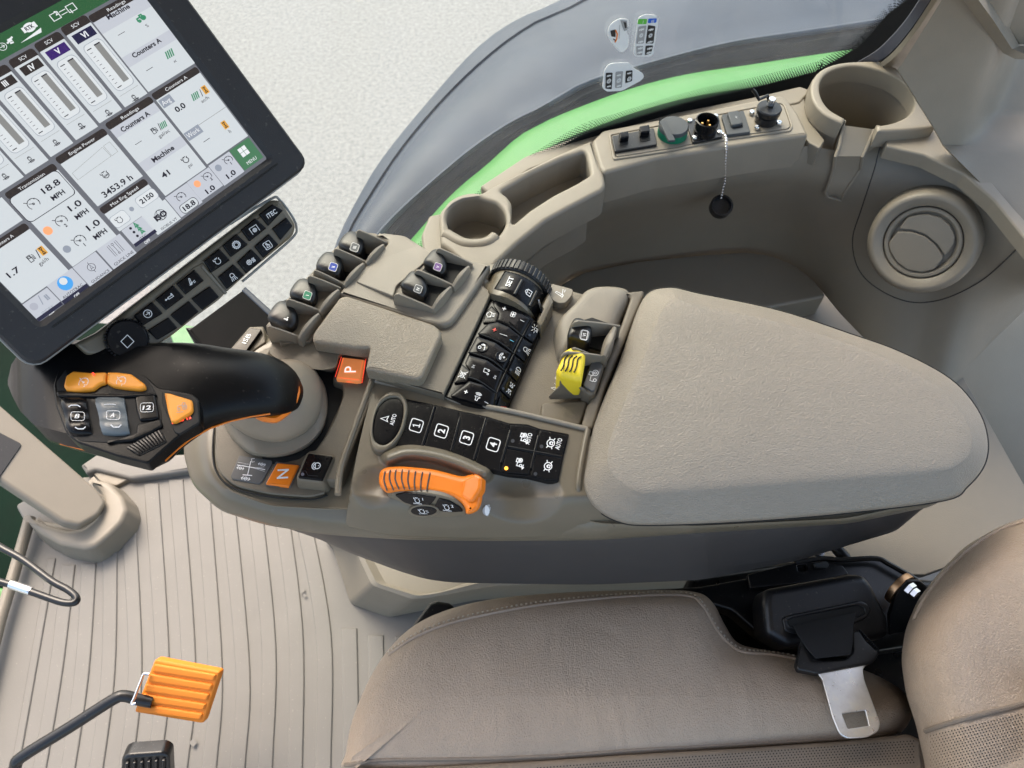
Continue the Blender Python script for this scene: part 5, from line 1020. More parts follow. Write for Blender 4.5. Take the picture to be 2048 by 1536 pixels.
PAN = sheet(rows, .010, (0, .3, -1)); PS = Surf(PAN, Z(-.03))
obj('control_panel', [(PAN, M['taupeg'])], ar, sharp=70)
obj('panel_front_rib', [(tube([P(*a, -.027) for a in spl(q4([(1475, 462), (1440, 560), (1340, 830), (1235, 1130), (1213, 1340)]), 6, False)], .0032, 10), M['taupeg'])], ar)
obj('panel_rear_rib', [(tube([P(*a, z) for a, z in zip(spl(qE([(1945, 510), (1905, 700), (1865, 960), (1880, 1120), (1960, 1230)]) + [(1200, 1048)], 6, False), [-.0275] * 14 + [-.030, -.032, -.035, -.037, -.040, -.043, -.046, -.05, -.054, -.058, -.062, -.066] + [-.07] * 10)], .0030, 10), M['taupeg'])], ar)
obj('panel_back_rib', [(tube([P(*a, -.0275) for a in spl(pol, 5, False)], .0026, 10), M['taupel'])], ar)
# black strip with numbered keys
PZ = Z(-.0265)
stp = rnd(qE([(392, 245), (640, 295), (850, 345), (1075, 392), (1270, 452), (1430, 462), (1540, 500), (1785, 545), (1735, 750), (1695, 950), (1600, 950), (1430, 908), (1262, 892), (1080, 850), (1000, 800), (780, 712), (560, 665), (300, 648), (300, 500)]), 3)
obj('black_key_strip', [(solid(stp, PZ, .006, .0006), M['gloss'])], ar)
U_d = (.30, -.954)
def pkey(name, poly, lab, tx=None, c=None, sym=None, sz=20, lamp=None, lm='dotd', txt2=None):
    k_ = obj(name, [(solid(rnd(qE(poly), 1.5, 2), PZ.up(.0013), .0013, .0007), M['gloss'])], ar, label=lab, wn=True)
    d = Deco(PZ.up(.0013), U_d, h=.0003)
    if tx:
        x, y = qE([c])[0]; a = Vector(U_d).normalized(); b = Vector((a.y, -a.x)); s_ = 12.3; cc_ = Vector((x, y))
        q = rnd([tuple(cc_ + a * sx * s_ + b * sy * s_ * .98) for sx, sy in ((-1, -1), (1, -1), (1, 1), (-1, 1))], 5, 3)
        d.line(q, 1.9, M['white'], closed=True)
        if tx == '1': d.icon('one', x, y, 14, M['white'], lw=.3)
        else: d.text(tx, x, y, 13, M['white'], bold=.035)
    if sym: d.icon(sym, *qE([c])[0], sz, M['white'], lw=.15)
    if txt2: d.text('AUTO', *qE([txt2])[0], 8.6, M['white'], w=23, bold=.02)
    if lamp: d.poly(circ(*qE([lamp])[0], 3.7, 18), M[lm])
    d.done('symbol', k_)
pkey('number_key', [(398, 262), (632, 306), (535, 652), (310, 640), (378, 505)], 'black key numbered 1', '1', (481, 475))
pkey('number_key', [(650, 312), (842, 352), (842, 405), (765, 695), (550, 655)], 'black key numbered 2', '2', (695, 522))
pkey('number_key', [(858, 360), (1068, 402), (968, 775), (785, 702)], 'black key numbered 3', '3', (910, 580))
pkey('number_key', [(1085, 408), (1272, 462), (1272, 512), (1198, 802), (1195, 870), (1085, 840), (985, 785)], 'black key numbered 4', '4', (1137, 638))
pkey('drive_auto_key', [(1285, 470), (1430, 475), (1515, 505), (1480, 690), (1258, 650)], 'black key with tractor symbol lettered AUTO', None, (1398, 575), 'drive', 25, (1303, 607), 'dotd', (1440, 588))
pkey('differential_auto_key', [(1535, 512), (1775, 560), (1728, 735), (1500, 692)], 'black key with differential symbol lettered AUTO', None, (1628, 625), 'wheel2', 25, (1549, 654), 'dotd', (1695, 632))
pkey('drive_key', [(1250, 668), (1475, 710), (1440, 890), (1250, 872), (1210, 860)], 'black key with tractor symbol and glowing amber lamp', None, (1362, 790), 'drive', 25, (1248, 840), 'led')
pkey('differential_key', [(1498, 715), (1722, 752), (1690, 938), (1600, 938), (1458, 900)], 'black key with differential symbol and dark lamp', None, (1605, 822), 'wheel2', 25, (1497, 888), 'dotd')
rb_ = [((635, 315), (532, 650)), ((850, 415), (778, 695)), ((1075, 415), (972, 770)), ((1282, 520), (1205, 795)), ((1522, 565), (1458, 845)), ((1262, 658), (1722, 745))]
obj('key_ridge_bars', [(tube([P(*qE([a])[0], -.0262), P(*qE([((a[0] + b[0]) / 2, (a[1] + b[1]) / 2)])[0], -.0254), P(*qE([b])[0], -.0262)], .0017, 10), M['gloss']) for a, b in rb_], ar)
ring = spl(qE([(300, 172), (365, 205), (400, 280), (400, 360), (372, 480), (320, 590), (255, 660), (195, 692), (120, 678), (82, 590), (85, 480), (108, 360), (160, 250), (230, 190)]), 4)
inn = spl(qE([(288, 226), (335, 240), (365, 290), (368, 370), (340, 490), (290, 575), (225, 628), (170, 630), (120, 590), (105, 510), (115, 410), (150, 315), (215, 245)]), 4)
obj('oval_rim', [(solid(ring, Z(-.0215), .012, .0022, holes=[(inn, .006, 0)], seg=4, draft=.002), M['taupeg'])], ar, wn=True)
ok = obj('oval_auto_key', [(pillow(inn, Z(-.0248), .0005, .004, p=4, ring=5), M['gloss'])], ar, label='oval black key lettered AUTO with arrow')
Deco(Z(-.0240), U_d).icon('steer', *qE([(218, 415)])[0], 21, M['white'], lw=.17).text('AUTO', *qE([(283, 425)])[0], 7.8, M['white'], w=23, bold=.02).done('symbol', ok)
# ---- orange dial
dl = root('throttle_dial', P(860, 960, -.03), 'bright orange ribbed throttle dial with black keys in its hub, set in the console', 'dial')
OZ = Z(-.0155)
ow = spl(qE([(162, 960), (168, 880), (210, 838), (300, 824), (400, 826), (520, 836), (640, 852), (760, 882), (870, 908), (930, 895), (985, 880)]), 4, False)
ow2 = spl(qE([(985, 880), (1015, 885), (1037, 912), (1030, 980), (1022, 1030), (1040, 1060), (1042, 1110), (1020, 1180), (980, 1215), (930, 1230), (905, 1225), (898, 1180), (860, 1130), (780, 1090), (700, 1068), (600, 1050), (500, 1040), (400, 1036), (320, 1038), (240, 1052), (205, 1030), (175, 1000)]), 3, False)
oo_ = ow + ow2[1:]
oo_ = [tuple(a) for a in resamp(oo_, 110)]
def oz(x, y): return -.0155 - .010 * max(0, (300 - (x - 720) * 4.267) / 140) ** 2 * .35
ou = [P(x, y, -.038) for x, y in oo_]; o1 = [P(x, y, -.020) for x, y in oo_]
cc_ = Vector((sum(a[0] for a in oo_) / len(oo_), sum(a[1] for a in oo_) / len(oo_)))
off_ = lambda d_: offs(oo_ if area2(oo_) > 0 else oo_[::-1], d_)
base2 = oo_ if area2(oo_) > 0 else oo_[::-1]
rings_ = [[P(x, y, -.042) for x, y in base2], [P(x, y, -.0200) for x, y in base2]] + [[P(x, y, -.0200 + .0055 * math.sin(a)) for x, y in offs(base2, 12 * (1 - math.cos(a)))] for a in (R(25), R(50), R(72), R(88))]
obj('rim', [(loft(rings_), M['oran'])], dl, sharp=60)
rg_ = [((215, 860), (205, 940), (232, 1035)), ((260, 850), (252, 930), (288, 1028)), ((308, 846), (300, 930), (335, 1022)), ((362, 846), (355, 930), (380, 1022)), ((418, 850), (408, 940), (425, 1022)), ((475, 858), (464, 950), (470, 1025)), ((535, 866), (520, 950), (518, 1030)), ((598, 872), (582, 955), (570, 1035))]
obj('grip_grooves', [(tube([P(*a, -.0142) for a in spl(qE(list(g_)), 5, False)], [.0003] + [.0007] * 9 + [.0003], 8), M['darks']) for g_ in rg_], dl)
obj('thumb_stop', [(solid(rnd(qE([(880, 935), (985, 882), (1036, 912), (1030, 1010), (960, 1120), (925, 1130), (850, 1075), (870, 1000)]), 4), P3(qE([(880, 935)])[0] + (-.0125,), qE([(1036, 912)])[0] + (-.006,), qE([(925, 1130)])[0] + (-.013,)), .010, .003, seg=4), M['oran'])], dl, wn=True)
hub = spl(qE([(225, 1058), (330, 1040), (500, 1045), (620, 1062), (720, 1085), (820, 1120), (880, 1165), (905, 1215), (880, 1245), (780, 1258), (660, 1258), (520, 1250), (430, 1215), (330, 1150)]), 4)
HPn = P3(qE([(300, 1055)])[0] + (-.0235,), qE([(880, 1180)])[0] + (-.0235,), qE([(550, 1250)])[0] + (-.046,))
obj('hub', [(solid(hub, HPn, .018, .0015), M['taupeg'])], dl, wn=True)
H2 = HPn.up(.0016)
def hk(name, pts, lab, c, t, sz=15):
    k_ = obj(name, [(solid(rnd(qE(pts), 3), H2, .003, .0008), M['gloss'])], dl, label=lab, wn=True)
    Deco(H2, (.99, .1)).icon('engine', *qE([c])[0], sz, M['white'], lw=.15, asp=1.15).text(t, *qE([(c[0] + 48, c[1] - 6)])[0], 5, M['white'], bold=.02).text('n/min', *qE([(c[0] + 5, c[1] + 30)])[0], 3, M['white'], w=17, bold=.02).done('symbol', k_)
hk('preset_key', [(295, 1070), (380, 1052), (500, 1062), (650, 1088), (630, 1118), (575, 1178), (480, 1168), (370, 1130)], 'black engine speed key numbered 1', (488, 1105), '1')
hk('preset_key', [(668, 1100), (760, 1122), (850, 1175), (880, 1212), (800, 1216), (720, 1214), (625, 1188)], 'black engine speed key numbered 2', (740, 1165), '2')
el = circ(*qE([(543, 1207)])[0], 26, 28, 9.5)
obj('oval_rim', [(solid(circ(*qE([(543, 1207)])[0], 31, 30, 12.5), HPn.up(.0025), .004, .001), M['taupeg'])], dl)
k_ = obj('oval_key', [(solid(el, HPn.up(.0032), .003, .0008), M['gloss'])], dl); Deco(HPn.up(.0032)).icon('engine', *qE([(528, 1200)])[0], 13, M['white'], lw=.15, asp=1.3).text('n/min', *qE([(540, 1222)])[0], 2.6, M['white'], w=16).text('%', *qE([(575, 1205)])[0], 4.5, M['white']).done('symbol', k_)
ttp = PS.plane(*qE([(1085, 1195)])[0], 8); Deco(ttp.up(.001), (.25, -.97)).icon('turtle', *qE([(1085, 1198)])[0], 27, M['sgry'], lw=.5, fill=False).poly(spl([(qE([(1070 + a * .9, 1198 + b)])[0]) for a, b in ((0, -45), (25, -30), (38, 0), (25, 35), (5, 42), (-8, 10))], 3), M['cyan'] if False else M['stick']).done('turtle_print', ar)
# ---- armrest pad
PB = [(1335, 576), (1400, 588), (1560, 622), (1700, 668), (1800, 704), (1900, 758), (1955, 820), (1975, 880), (1968, 930), (1935, 972), (1890, 1000), (1700, 1025), (1500, 1042), (1300, 1050), (1235, 1042), (1190, 1015), (1168, 975), (1172, 930), (1190, 845), (1240, 720), (1285, 600)]
PT = [(1352, 600), (1400, 612), (1560, 645), (1700, 690), (1785, 724), (1870, 772), (1922, 828), (1942, 872), (1938, 905), (1915, 928), (1870, 942), (1700, 957), (1500, 972), (1320, 985), (1272, 980), (1235, 955), (1218, 925), (1222, 880), (1245, 820), (1290, 715), (1325, 625)]
def pr_(pts): return resamp(spl(pts, 6), 140)
pb, pt = pr_(PB), pr_(PT)
# align the two outlines vertex for vertex
pb = [Vector(a) for a in spl(PB, 6)]; pt = [Vector(a) for a in spl(PT, 6)]
ctr = Vector((1560, 830))
def L_(t, z, dz=0): return [P(a.x + (b.x - a.x) * t, a.y + (b.y - a.y) * t, z) for a, b in zip(pb, pt)]
tops = [[P(*(b.lerp(ctr, k)), z) for b in pt] for k, z in ((.05, .0012), (.15, .0022), (.35, .0038), (.6, .0048), (.85, .0052))]
PAD = loft([L_(.0, -.045), L_(.0, -.030), L_(.03, -.025), L_(.10, -.0205), L_(.4, -.0135), L_(.75, -.0055), L_(.92, -.0020), L_(.975, -.0006)] + tops)
obj('armrest_pad', [(PAD, M['padl'])], ar, sharp=80, label='long grey leather grained armrest pad')
seam = [P(a.x, a.y, -.046) for a in pb]
obj('pad_gap', [(tube(seam, .0012, 8, closed=True), M['deep'])], ar)
# ================================================================ control lever
lv = root('control_lever', P(560, 800, -.03), 'large black control lever with orange and grey keys on its head, leaning over the mat', 'control lever')
bo = lambda z, pts: [P(a.x, a.y, z) for a in resamp(spl(pts, 6), 72)]
BC = [(548, 712), (585, 716), (620, 730), (642, 758), (650, 795), (646, 835), (625, 872), (590, 895), (545, 905), (500, 898), (465, 872), (446, 842), (438, 815), (450, 770), (490, 730)]
BD = [(548, 720), (582, 716), (615, 726), (636, 750), (644, 790), (636, 832), (612, 862), (575, 880), (540, 882), (500, 872), (465, 850), (443, 825), (438, 805), (450, 765), (490, 730)]
sc2 = lambda pts, k, dx=0, dy=0, c=(545, 800): [(c[0] + (x - c[0]) * k + dx, c[1] + (y - c[1]) * k + dy) for x, y in pts]
obj('rubber_boot', [(loft([bo(-.052, sc2(BC, 1.02, 4, 10)), bo(-.044, sc2(BC, 1.0, 5, 8)), bo(-.037, sc2(BC, .985, 4, 5)), bo(-.0345, sc2(BD, 1.0, 1, 2)), bo(-.031, sc2(BD, 1.01)), bo(-.024, sc2(BD, .985)), bo(-.017, sc2(BD, .92, 0, -3)), bo(-.008, sc2(BD, .80, 0, -8)), bo(-.001, sc2(BD, .66, 0, -12)), bo(.006, sc2(BD, .5, 0, -15)), bo(.010, sc2(BD, .3, 0, -15)), bo(.011, sc2(BD, .1, 0, -15))]), M['boot'])], lv, sharp=80)
obj('orange_collar', [(loft([bo(z, sc2([(505, 820), (515, 838), (540, 845), (560, 842), (590, 815), (600, 780), (590, 750), (550, 730), (510, 760)], k)) for z, k in ((.008, 1.0), (.016, 1.02), (.020, .98), (.024, .8))]), M['oran'])], lv)
ST = [((22, 762), (22, 774), .050, .004, 2.6, 1), ((40, 730), (42, 808), .056, .011, 2.8, 1), ((60, 707), (66, 848), .061, .0155, 3.2, 1), ((82, 690), (98, 882), .064, .0178, 3.6, 1), ((106, 681), (134, 894), .066, .0188, 4, 1), ((150, 680), (190, 909), .067, .019, 4.2, 1), ((205, 681), (246, 923), .066, .019, 4.4, 1), ((255, 683), (298, 937), .064, .019, 4.4, 1), ((300, 684), (330, 921), .062, .019, 4.0, .9), ((340, 686), (352, 898), .059, .020, 3.2, .6), ((380, 689), (385, 872), .055, .021, 2.6, .3), ((420, 694), (420, 850), .051, .022, 2.2, 0), ((460, 700), (458, 838), .046, .0225, 2.05, 0), ((500, 705), (500, 832), .040, .0225, 2, 0), ((540, 713), (540, 828), .033, .021, 2, 0), ((570, 726), (568, 824), .027, .018, 2, 0), ((592, 745), (590, 815), .020, .013, 2, 0), ((603, 768), (601, 797), .015, .006, 2, 0)]
def chamf(t):
    """faceted section of the head: chamfer, flat face, chamfer; rounded below"""
    if t > math.pi: c, s_ = math.cos(t), math.sin(t); return abs(c) ** .7 * (1 if c > 0 else -1), -abs(s_) ** .8
    q = t / math.pi
    if q < .25: k = q / .25; return 1 - .27 * k, k
    if q > .75: k = (1 - q) / .25; return -(1 - .15 * k), k
    k = (q - .25) / .5; return .73 - 1.58 * k, 1
NS = 40; loops = []
for a, b, z, hh, ex, fb in ST:
    A, B = P(*a, z), P(*b, z); c = (A + B) / 2; u = (A - B) / 2; up_v = Vector((-.12, -.12, 1)).normalized(); L = []
    for i in range(NS):
        t = 2 * math.pi * i / NS; cs, sn = math.cos(t), math.sin(t)
        ex2 = ex if fb == 0 else 2.4; x1, y1 = (abs(cs) ** (2 / ex2)) * (1 if cs >= 0 else -1), (abs(sn) ** (2 / (ex2 if sn > 0 else 2.2))) * (1 if sn >= 0 else -1); x2, y2 = chamf(t)
        L.append(c + u * (x1 + (x2 - x1) * fb) + up_v * hh * (y1 + (y2 - y1) * fb))
    loops.append(L)
# smooth along the spine
def smooth_loops(Ls, k=3):
    out = []
    for i in range(len(Ls) - 1):
        for j in range(k):
            t = j / k; row = []
            if i < 8: out.append([p.lerp(q, t) for p, q in zip(Ls[i], Ls[i + 1])]); continue
            for m in range(NS):
                p0, p1, p2, p3 = Ls[max(i - 1, 0)][m], Ls[i][m], Ls[i + 1][m], Ls[min(i + 2, len(Ls) - 1)][m]
                row.append(.5 * ((2 * p1) + (p2 - p0) * t + (2 * p0 - 5 * p1 + 4 * p2 - p3) * t * t + (-p0 + 3 * p1 - 3 * p2 + p3) * t ** 3))
            out.append(row)
    out.append(Ls[-1]); return out
GR = loft(smooth_loops(loops)); GS = Surf(GR, Z(.07))
obj('grip', [(GR, M['rub'])], lv, sharp=26)
obj('orange_underline', [(tube([GS.at(x, y, .0002) for x, y in [(330, 921), (350, 902), (380, 878), (420, 856), (460, 842), (500, 833), (540, 827)]], .0009, 8), M['oran']), (tube([GS.at(x, y, .0) for x, y in [(120, 888), (164, 899), (210, 912), (255, 924)]], .0005, 8), M['oran'])], lv)
FP = P3(qA([(480, 420)])[0] + (.0855,), qA([(1650, 640)])[0] + (.0790,), qA([(1200, 1180)])[0] + (.0835,))
fpoly = rnd(qA([(500, 400), (700, 385), (1070, 405), (1250, 480), (1350, 575), (1640, 625), (1700, 680), (1710, 880), (1530, 985), (1260, 1225), (1000, 1160), (660, 1045), (560, 960), (470, 720), (450, 560)]), 6)
obj('face_plate', [(solid(fpoly, FP, .012, .0015), M['rub'])], lv, wn=True)
def fk(name, pts, m, h=.003, th=.006, r=.0014, lab=None, rad=3):
    return obj(name, [(solid(rnd(qA(pts), rad), FP.up(h), th, r), m)], lv, label=lab, wn=True)
obj('key_pocket', [(solid(rnd(qA([(480, 530), (560, 420), (1080, 425), (1250, 500), (1320, 600), (1380, 800), (1375, 900), (1250, 1020), (1000, 1050), (680, 1030), (600, 960), (510, 730)]), 5), FP.up(.0006), .002, .0004), M['deep'])], lv)
fk('divider_bar', [(475, 615), (500, 600), (820, 625), (1000, 630), (1320, 615), (1340, 640), (1000, 660), (700, 655), (490, 650)], M['rub'], .0028)
k1 = fk('speed_key', [(560, 470), (620, 430), (780, 445), (850, 440), (905, 440), (900, 530), (850, 545), (790, 590), (640, 602), (560, 590), (538, 560)], M['orab'], .0045, .006, .0022, 'amber key with gauge symbol 2')
k2 = fk('speed_key', [(912, 440), (1000, 440), (1120, 455), (1235, 540), (1240, 575), (1190, 590), (1050, 575), (960, 560), (905, 530)], M['orab'], .0045, .006, .0022, 'amber key with gauge symbol 1')
Deco(FP.up(.0046)).icon('gauge', *qA([(715, 535)])[0], 24, M['white'], lw=.08).text('2', *qA([(722, 562)])[0], 5, M['white']).poly(qA([(782, 455), (800, 450), (815, 472), (800, 478)]), M['redl']).done('symbol', k1)
Deco(FP.up(.0046)).icon('gauge', *qA([(1035, 525)])[0], 24, M['white'], lw=.08).text('1', *qA([(1042, 556)])[0], 5, M['white']).done('symbol', k2)
def paddle(name, x0, x1, m, lab, letter, cx):
    # rocker with two lobes: rows down the key
    ys = [650, 690, 740, 790, 830, 870, 920, 965, 985]; hs_ = [.0015, .0035, .0060, .0040, .0034, .0042, .0062, .0045, .0018]
    rows = []
    for y, h in zip(ys, hs_):
        t = (y - 650) / 335; xa, xb = x0 + 70 * t, x1 + 55 * t; row = []
        for k in range(9):
            s_ = k / 8; e = .0018 * (1 if k in (0, 8) else 0) + .0005 * (1 if k in (1, 7) else 0); p = qA([(xa + (xb - xa) * s_, y + 10 * math.sin(math.pi * s_))])[0]; row.append(FP.at(*p, h - e))
        rows.append(row)
    PD = sheet(rows, .006, -FP.n); PSu = Surf(PD, FP); k_ = obj(name, [(PD, m)], lv, label=lab, sharp=50); pp_ = Surf(PD, FP).plane(*qA([(cx, 820)])[0], 9)
    D_ = Deco(pp_.up(.0010), (1, .03)); cy = 812 if letter == 'A' else 822
    x, y = qA([(cx, cy)])[0]
    D_.text(letter, x, y, 8.6, M['white'], w=9, bold=.015).line(rnd([(x - 13, y - 8.5), (x + 14, y - 8), (x + 14, y + 9), (x - 13, y + 9)], 5), 1.0, M['white'], closed=True)
    D_.line(qA([(cx - 75, 742 if letter == 'B' else 722), (cx - 50, 728 if letter == 'B' else 720), (cx + 0, 728 if letter == 'B' else 720), (cx + 25, 742 if letter == 'B' else 724)]), 2 if letter == 'B' else 1.2, M['white'], pl=PSu)
    D_.line(qA([(cx - 20, 915 if letter == 'B' else 895), (cx + 5, 930 if letter == 'B' else 915), (cx + 50, 930 if letter == 'B' else 915), (cx + 70, 912 if letter == 'B' else 895)]), 2.2, M['white'], pl=PSu)
    D_.done('lettering', k_)
paddle('rocker', 520, 735, M['gloss'], 'black rocker lettered B', 'B', 662)
paddle('rocker', 812, 1060, M['grey'], 'grey rocker lettered A', 'A', 965)
k3 = fk('number_key', [(1145, 655), (1200, 640), (1320, 632), (1345, 760), (1355, 830), (1290, 850), (1190, 855), (1160, 760)], M['gloss'], .003, .005, .0016, 'black key numbered 12')
x, y = qA([(1255, 750)])[0]; Deco(FP.up(.0032), (1, -.06)).text('12', x, y, 8, M['white'], w=17, bold=.03).line(rnd([(x - 13, y - 9), (x + 13, y - 10), (x + 13, y + 8), (x - 13, y + 9)], 5), 1.0, M['white'], closed=True).done('lettering', k3)
fk('lower_bar', [(1165, 890), (1370, 840), (1385, 900), (1280, 960), (1120, 1030), (900, 1040), (1010, 1010), (1160, 960)], M['rub'], .0025)
obj('key_frame', [(solid(rnd(qA([(1385, 610), (1470, 610), (1660, 650), (1690, 700), (1700, 870), (1530, 975), (1490, 960), (1380, 700)]), 4), FP.up(.0012), .003, .0008), M['deep'])], lv)
k4 = fk('engage_key', [(1400, 618), (1450, 622), (1638, 680), (1645, 760), (1630, 790), (1500, 870), (1460, 868), (1430, 780)], M['orab'], .0042, .005, .0016, 'amber key with tractor symbol')
Deco(FP.up(.0043), (1, -.1)).icon('tractorauto', *qA([(1560, 740)])[0], 24, M['sgry'], lw=.08).done('symbol', k4)
Deco(FP.up(.0014), (1, -.28)).text('12 13 13', *qA([(1550, 858)])[0], 4.2, M['redl'], w=40, bold=.04).done('red_readout', lv)
gr_ = []
for k in range(11):
    a, b = qA([(1095 + 26 * k, 1090 - 14 * k), (1190 + 22 * k, 1150 - 11 * k)]); gr_.append((tube([FP.at(*a, .0006), FP.at((a[0] + b[0]) / 2, (a[1] + b[1]) / 2, .0016), FP.at(*b, .0006)], .0010, 6), M['black']))
obj('thumb_grooves', [(solid(rnd(qA([(1075, 1085), (1370, 930), (1425, 1040), (1200, 1155)]), 4), FP.up(.0007), .002, .0004), M['deep'])] + gr_, lv)
obj('side_button', [(pillow(spl(qA([(180, 400), (190, 345), (240, 305), (265, 320), (250, 380)]), 4), Z(.058), .003, .01), M['grey'])], lv)
# ================================================================ touchscreen monitor
v1 = Vector((3523 - 1024, -(-1829 - 768), 0)); v2 = Vector((3120 - 1024, -(3734 - 768), 0))
hv = (RT * v1.x + UP * v1.y + FW * FPX).normalized(); vv = (RT * v2.x + UP * v2.y + FW * FPX).normalized()
vv = (vv - hv * vv.dot(hv)).normalized()
MP = Pl(CAM + ray(300, 482) * (.66 / ray(300, 482).dot(FW)), hv.cross(vv))
class Scr:
    def __init__(s): s.o = MP.at(*qS([(1700, 1000)])[0])
    def st(s, px, py): q = MP.at(px, py) - s.o; return q.dot(hv), q.dot(vv)
    def p(s, a, b, h=0): return s.o + hv * a + vv * b + MP.n * h
SR = Scr()
mo = root('touchscreen_monitor', MP.at(300, 300), 'large tilted touchscreen monitor in a black housing, its display full of tractor readings', 'monitor')
S_ = lambda x, y: qS([(x, y)])[0]
sW = SR.st(*qS2([(245, 775)])[0])[0]; W_ = abs(sW)
tb = SR.st(*qS([(0, 385)])[0])[1]
SH = -SR.st(*qS([(0, 215)])[0])[1]
def boxp(s0, t0, s1, t1, h, th, r=.002):
    V, F = [], []
    cs = [(s0, t0), (s1, t0), (s1, t1), (s0, t1)]
    rr = r * 2.2; out = []
    for i, (a, b) in enumerate(cs):
        sx = 1 if i in (0, 3) else -1; sy = 1 if i in (0, 1) else -1
        for k in range(5):
            an = math.pi / 2 * k / 4
            if i % 2 == 1: da, db = rr * (1 - math.sin(an)), rr * (1 - math.cos(an))
            else: da, db = rr * (1 - math.cos(an)), rr * (1 - math.sin(an))
            out.append((a + sx * da, b + sy * db))
    return out
def slab(s0, t0, s1, t1, h, th, r=.002, bev=.001):
    o = boxp(s0, t0, s1, t1, h, th, r); c = Vector(((s0 + s1) / 2, (t0 + t1) / 2)); n = len(o)
    def rg(ins, z): return [SR.p(a - math.copysign(ins, a - c.x), b - math.copysign(ins, b - c.y), z) for a, b in o]
    return loft([rg(0, h - th), rg(0, h - bev), rg(bev * .3, h - bev * .3), rg(bev, h)])
s0, s1 = sW, 0.0; t1 = .0025; t0 = -SH
# back housing with silver rim and black bezel
bz = .024
SRr = SR.st(*S_(1600, 530))[0]; TBb = SR.st(309, 562)[1]; SLl = SR.st(*qS2([(60, 950)])[0])[0] - s0; print('edges', SRr, TBb, SLl)
obj('housing', [(slab(s0 + SLl, t0 - .03, SRr, TBb, -.0060, .034, .006, .006), M['bez'])], mo)
obj('silver_rim', [(slab(s0 + SLl - .0006, t0 - .031, SRr + .0007, TBb + .0007, -.0075, .004, .006, .001), M['silv'])], mo)
def frame_(s0, t0, s1, t1, w, h, th):
    A = boxp(s0 - w[0], t0 - w[1], s1 + w[2], t1 + w[3], 0, 0, .005); B = boxp(s0, t0, s1, t1, 0, 0, .001)
    L = lambda Q, z, d=0: [SR.p(a, b, z) for a, b in Q]
    B2 = boxp(s0 - .0045, t0 - .0045, s1 + .0045, t1 + .0045, 0, 0, .003)
    return loft([L(A, h - th), L(A, h - .002), L(boxp(s0 - w[0] + .002, t0 - w[1] + .002, s1 + w[2] - .002, t1 + w[3] - .002, 0, 0, .005), h), L(B2, h), L(B, h - .0035), L(B, h - th)], cap0=False, cap1=False)
obj('bezel', [(frame_(s0, t0, s1, t1, (-SLl - .001, .029, SRr - s1 - .001, TBb - t1 - .001), .0035, .012), M['bez'])], mo, sharp=30)
obj('bezel_slot', [(slab(s0 + .004, .0100, s1 + .004, .0118, .0040, .002, .0005, .0003), M['deep'])], mo)
E = dict(bg=em('screen gap', (.10, .105, .12)), cell=em('screen cell', (.42, .445, .46)), cell2=em('screen soft cell', (.36, .375, .41)), hd=em('screen header', (.022, .018, .018)), tx=em('screen text', (.012, .012, .02)), wt=em('screen white', (.55, .56, .57)), grn=em('screen green', (.02, .075, .03)), gr2=em('menu green', (.045, .13, .065)), bar=em('screen grey bar', (.17, .17, .165)), org=em('screen orange', (.70, .28, .13)), ltb=em('screen pale', (.29, .30, .34)), tb=em('screen tag', (.20, .22, .26)), nv=em('screen navy', (.012, .012, .04)), vi=em('screen violet', (.03, .012, .10)), blu=em('screen blue', (.05, .25, .55)), amb=em('screen amber', (.5, .25, .04)), gsy=em('green stripes', (.03, .17, .09)), box=em('screen key', (.47, .49, .50)), off=em('screen off', (.015, .015, .035)))
scrn = obj('screen', [(slab(s0, t0, s1, t1, -.0005, .003, .0006, .0002), E['bg'])], mo)
HB = [(a, b) for a, b in []]
class ScrPl:
    n = MP.n
    def at(s, px, py, h=0): return MP.at(px, py, h)
SPl = ScrPl(); 
def hdir(px, py):
    q = MP.at(px, py); a = q + hv * .002; r_ = a - CAM; z = r_.dot(FW); return (1024 + FPX * r_.dot(RT) / z - px, 768 - FPX * r_.dot(UP) / z - py)
